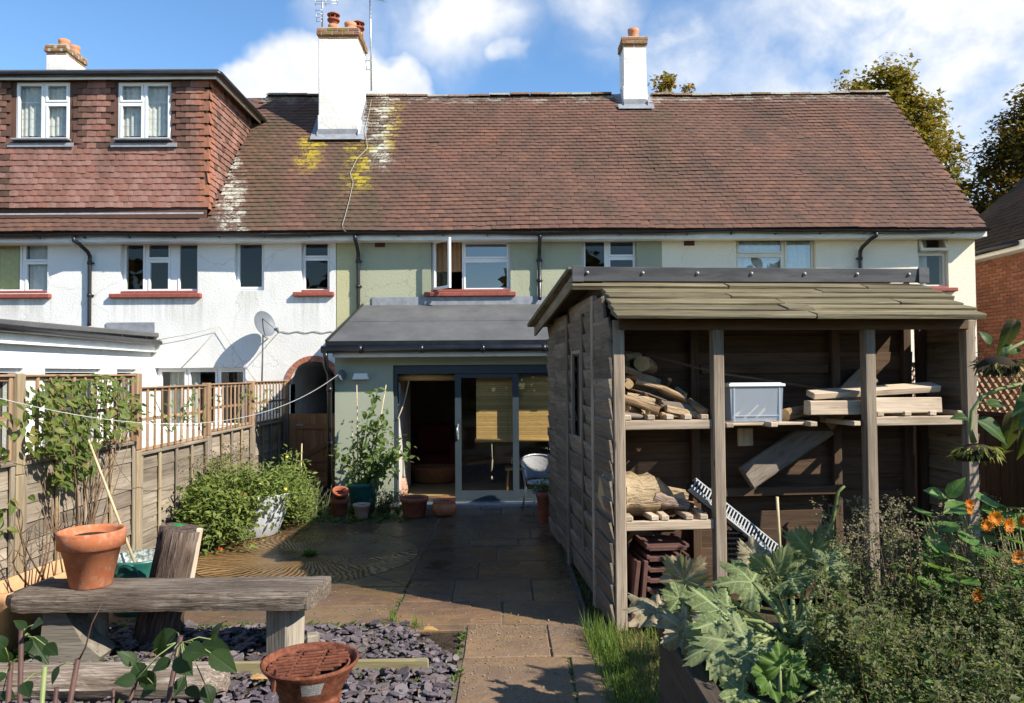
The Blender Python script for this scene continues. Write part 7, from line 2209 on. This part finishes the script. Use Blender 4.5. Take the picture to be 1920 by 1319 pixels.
sunhead(sfB, P(1872, 682, SFY), V(.55, -.2, .75), .115, ('sunflower_seed', 'sunflower_dry'))
for px, py, d, s_, ls in ((1858, 645, (-.5, -.2, .8), .10, sf_leaf), (1905, 600, (-.5, -.3, -.5), .20, dry_leafs), (1925, 640, (.3, -.3, -.8), .18, dry_leafs), (1900, 770, (-.2, -.3, -.9), .22, dry_leafs), (1915, 720, (.1, -.3, -1), .2, dry_leafs), (1918, 800, (-.1, -.2, -1), .2, dry_leafs), (1880, 660, (.9, -.2, .3), .12, sf_leaf)): put_leaf(sfB, ls, P(px, py, SFY), Vector(d), V(-.2, -.7, .6), s_)

# ------------------------------------------------------------------ raspberry canes in the foreground
rb = leafset('leaf', 'raspberry_leaf', 6, w=.66, n=14, fold=.18, droop=.25, serr=.045)
canes_ = [((36, 1322), (40, 1182), .0075), ((14, 1322), (20, 1245), .008), ((79, 1322), (84, 1250), .007), ((129, 1322), (146, 1236), .0085), ((314, 1322), (339, 1193), .0075), ((240, 1322), (261, 1262), .006), ((103, 1322), (106, 1290), .007), ((211, 1322), (213, 1292), .005)]
nm_ = ('tallest cut cane at the near edge of the bed', 'thick short raspberry cane at the frame corner', 'pale green raspberry cane between two red ones', 'forked raspberry cane with a long thin side shoot', 'leafy raspberry cane in front of the long log', 'slanting thin raspberry cane below the log', 'short brown raspberry stub', 'thin dark raspberry stub under the leaves')
rsp = []
for (a, b, r), lb in zip(canes_, nm_):
    Y = 2.35 + rp_.uniform(-.15, .15); p1 = P(*b, Y); p0 = P(*a, Y); d = p0 - p1; p0 = p1 + d * (p1.z / max(.05, (p1.z - p0.z)))
    t = thing('raspberry_cane', p0, lb, 'cane', 'raspberry canes in the foreground'); rsp.append((t, p0, p1, Y))
    MB().tube([p0, p0.lerp(p1, .5) + rv(.004), p1], [r * 1.15, r * 1.05, r], 9).build('stem', 'stem_purple' if lb[0] != 'p' else 'stem_pale', t)
t4 = rsp[3][0]; Y4 = rsp[3][3]
MB().tube([P(147, 1240, Y4), P(160, 1215, Y4), P(172, 1170, Y4), P(192, 1130, Y4)], [.003, .003, .0022, .001], 6).build('side_shoot', 'stem_purple', t4)
LV = [(300, 1232, 305, 1170, 4), (255, 1245, 215, 1218, 4), (345, 1220, 395, 1225, 4), (375, 1212, 440, 1218, 4), (395, 1225, 452, 1265, 4), (330, 1235, 366, 1270, 4), (255, 1245, 275, 1290, 4), (255, 1275, 205, 1280, 4), (320, 1238, 275, 1262, 4), (270, 1260, 290, 1305, 4), (345, 1270, 330, 1300, 4), (385, 1285, 400, 1330, 4), (330, 1185, 270, 1215, 4), (400, 1200, 405, 1165, 4),
      (60, 1195, 95, 1255, 0), (50, 1180, 30, 1165, 0), (62, 1172, 72, 1165, 0), (85, 1210, 110, 1230, 0), (10, 1262, -10, 1275, 1), (20, 1240, 0, 1225, 1), (5, 1300, 30, 1310, 1), (45, 1280, 55, 1305, 2), (60, 1200, 40, 1230, 0), (10, 1215, -15, 1190, 1), (350, 1290, 380, 1310, 4), (290, 1285, 262, 1310, 5), (110, 1250, 90, 1290, 3)]
for x0, y0, x1, y1, ci in LV:
    t, p0, p1, Y = rsp[ci]; Yl = Y + rp_.uniform(-.12, .12); a = P(x0, y0, Yl); b = P(x1, y1, Yl - .03); d = b - a
    put_leaf(t, rb, a, d, V(rp_.gauss(.1, .3), -.75, .7), max(.055, d.length * .85))
    near_ = P(x0 + (canes_[ci][1][0] - x0) * .9, canes_[ci][1][1] + 12, Y)
    MB().tube([near_, near_.lerp(a, .5) + V(0, 0, .012), a], .0018, 5).build('leaf_stalk', 'stem_pale', t)

# ------------------------------------------------------------------ trees behind the terrace
def tree(name, label, base, crown_c, rx, ry, rz, nclump, per, lsz, mat, seed, spread=.55):
    rr = random.Random(seed); t = thing(name, base, label, 'tree', 'maples behind the terrace'); base = Vector(base); c_ = Vector(crown_c)
    ms = MB(); ms.tube([base, base.lerp(c_, .35) + V(.2, 0, 0), c_ - V(0, 0, rz * .35), c_ + V(0, 0, rz * .3)], [.38, .30, .20, .06], 10)
    ml = MB()
    for k in range(nclump):
        while True:
            q = V(rr.uniform(-1, 1), rr.uniform(-1, 1), rr.uniform(-1, 1))
            if .25 < q.length < 1: break
        q = q * (q.length ** -.45) if rr.random() < .75 else q
        taper = 1 - .5 * max(0, q.z)
        cc_ = c_ + V(q.x * rx * taper, q.y * ry * taper, q.z * rz) * rr.uniform(.82, 1.06)
        if k % 4 == 0: ms.tube([c_ + V(0, 0, q.z * rz * .3), c_.lerp(cc_, .6) + V(0, 0, -.1), cc_], [.09, .05, .015], 6)
        s_ = spread * rr.uniform(.6, 1.25); tone = rr.random()
        for i in range(per):
            q_ = V(rr.gauss(0, 1), rr.gauss(0, 1), rr.gauss(0, 1)).normalized() * (rr.random() ** .5) * s_ * 1.45; p = cc_ + V(q_.x, q_.y, q_.z * .85); L = lsz * rr.uniform(.6, 1.4)
            d = V(rr.gauss(0, 1), rr.gauss(0, 1), rr.gauss(-.3, .5)).normalized(); nn_ = V(rr.gauss(.3, .5), rr.gauss(-.3, .5), 1)
            s2 = d.cross(nn_).normalized(); u = s2.cross(d)
            ml.add([p, p + d * L * .35 + s2 * L * .5, p + d * L * .5 + s2 * L * .18, p + d * L - u * .1 * L, p + d * L * .5 - s2 * L * .18, p + d * L * .35 - s2 * L * .5], [(0, 1, 2), (0, 2, 3), (0, 3, 4), (0, 4, 5)], (tone * .55 + rr.random() * .45))
    ms.build('trunk', 'grey_bark', t); ml.build('crown', mat, t)
tree('maple_tree', 'maple turning yellow behind the gable of the cream house', (13.1, 25, 0), (13.0, 25, 8.3), 2.5, 2.2, 4.1, 300, 110, .15, 'maple_leaf', 1, .42)
tree('maple_tree', 'dark maple with rusty leaf tips above the brick house roof', (17.2, 24, 0), (17.35, 24, 7.4), 2.25, 2.0, 3.6, 270, 110, .15, 'dark_maple_leaf', 2, .42)
tree('maple_tree', 'treetop showing just above the ridge beside the slim chimney', (6.0, 27, 0), (6.05, 27, 10.2), 1.3, 1.4, 2.9, 80, 100, .14, 'maple_leaf', 3, .33)
tree('maple_tree', 'small tufts of a maple top above the end of the ridge', (12.2, 27, 0), (12.75, 27, 10.0), 1.2, 1.4, 2.85, 70, 100, .14, 'maple_leaf', 4, .33)

# ------------------------------------------------------------------ sunflowers at the edge of the bed: they throw the dappled shade on the path
for (x, y, h, lb) in ((2.74, 3.62, 2.35, 'tall leafy sunflower at the outer end of the raised bed'), (3.05, 4.02, 2.15, 'sunflower standing behind the nasturtiums at the bed edge')):
    t = thing('sunflower', (x, y, BZ_), lb, 'sunflower'); top = V(x + rp_.uniform(-.02, .08), y, h)
    MB().tube([V(x, y, BZ_ - .1), V(x + .03, y, 1.2), V(x + .02, y, 1.8), top, top + V(.06, -.05, .02), top + V(.12, -.08, -.05)], [.017, .016, .014, .012, .011, .012], 8).build('stem', 'stem_pale', t)
    sunhead(t, top + V(.13, -.09, -.07), V(-.4, .3, 1), .12, ('sunflower_seed', 'sunflower_green'))
    for k in range(11):
        z = lerp(1.62, h - .06, k / 10); a = k * 2.4
        p = V(x + .02, y, z); d = V(math.cos(a), math.sin(a), -.1); q = p + d * .12
        if q.x < q.y * .69 + .06 or p.x + d.x * .3 < (p.y + d.y * .3) * .69: d = V(abs(d.x) + .3, d.y * .5, -.15); q = p + d * .1
        MB().tube([p, q], .004, 5).build('leaf_stalk', 'stem_pale', t); put_leaf(t, sf_leaf, q, d, V(0, -.2, 1), rp_.uniform(.18, .26))
# ------------------------------------------------------------------ wood at the end of the garden, mirrored in the windows
rw = random.Random(77); m = MB()
for k in range(9000):
    x = rw.uniform(-26, 24); top = 6.0 + 1.8 * math.sin(x * .45) + 1.2 * math.sin(x * 1.3 + 1) + .6 * math.sin(x * 2.9)
    z = top * (1 - rw.random() ** 1.6); p = V(x, -17 + rw.gauss(0, 1.2), z); d = V(rw.gauss(0, 1), rw.gauss(0, 1), rw.gauss(0, .6)).normalized(); s2 = d.cross(V(rw.gauss(0, .5), 1, rw.gauss(.4, .5))).normalized(); L = rw.uniform(.5, 1.0)
    m.add([p, p + d * L * .5 + s2 * L * .35, p + d * L, p + d * L * .5 - s2 * L * .35], [(0, 1, 2, 3)], rw.random())
m.build('distant_wood', 'dark_maple_leaf', None, label='belt of dark trees at the far end of the garden', cat='trees', kind='stuff')
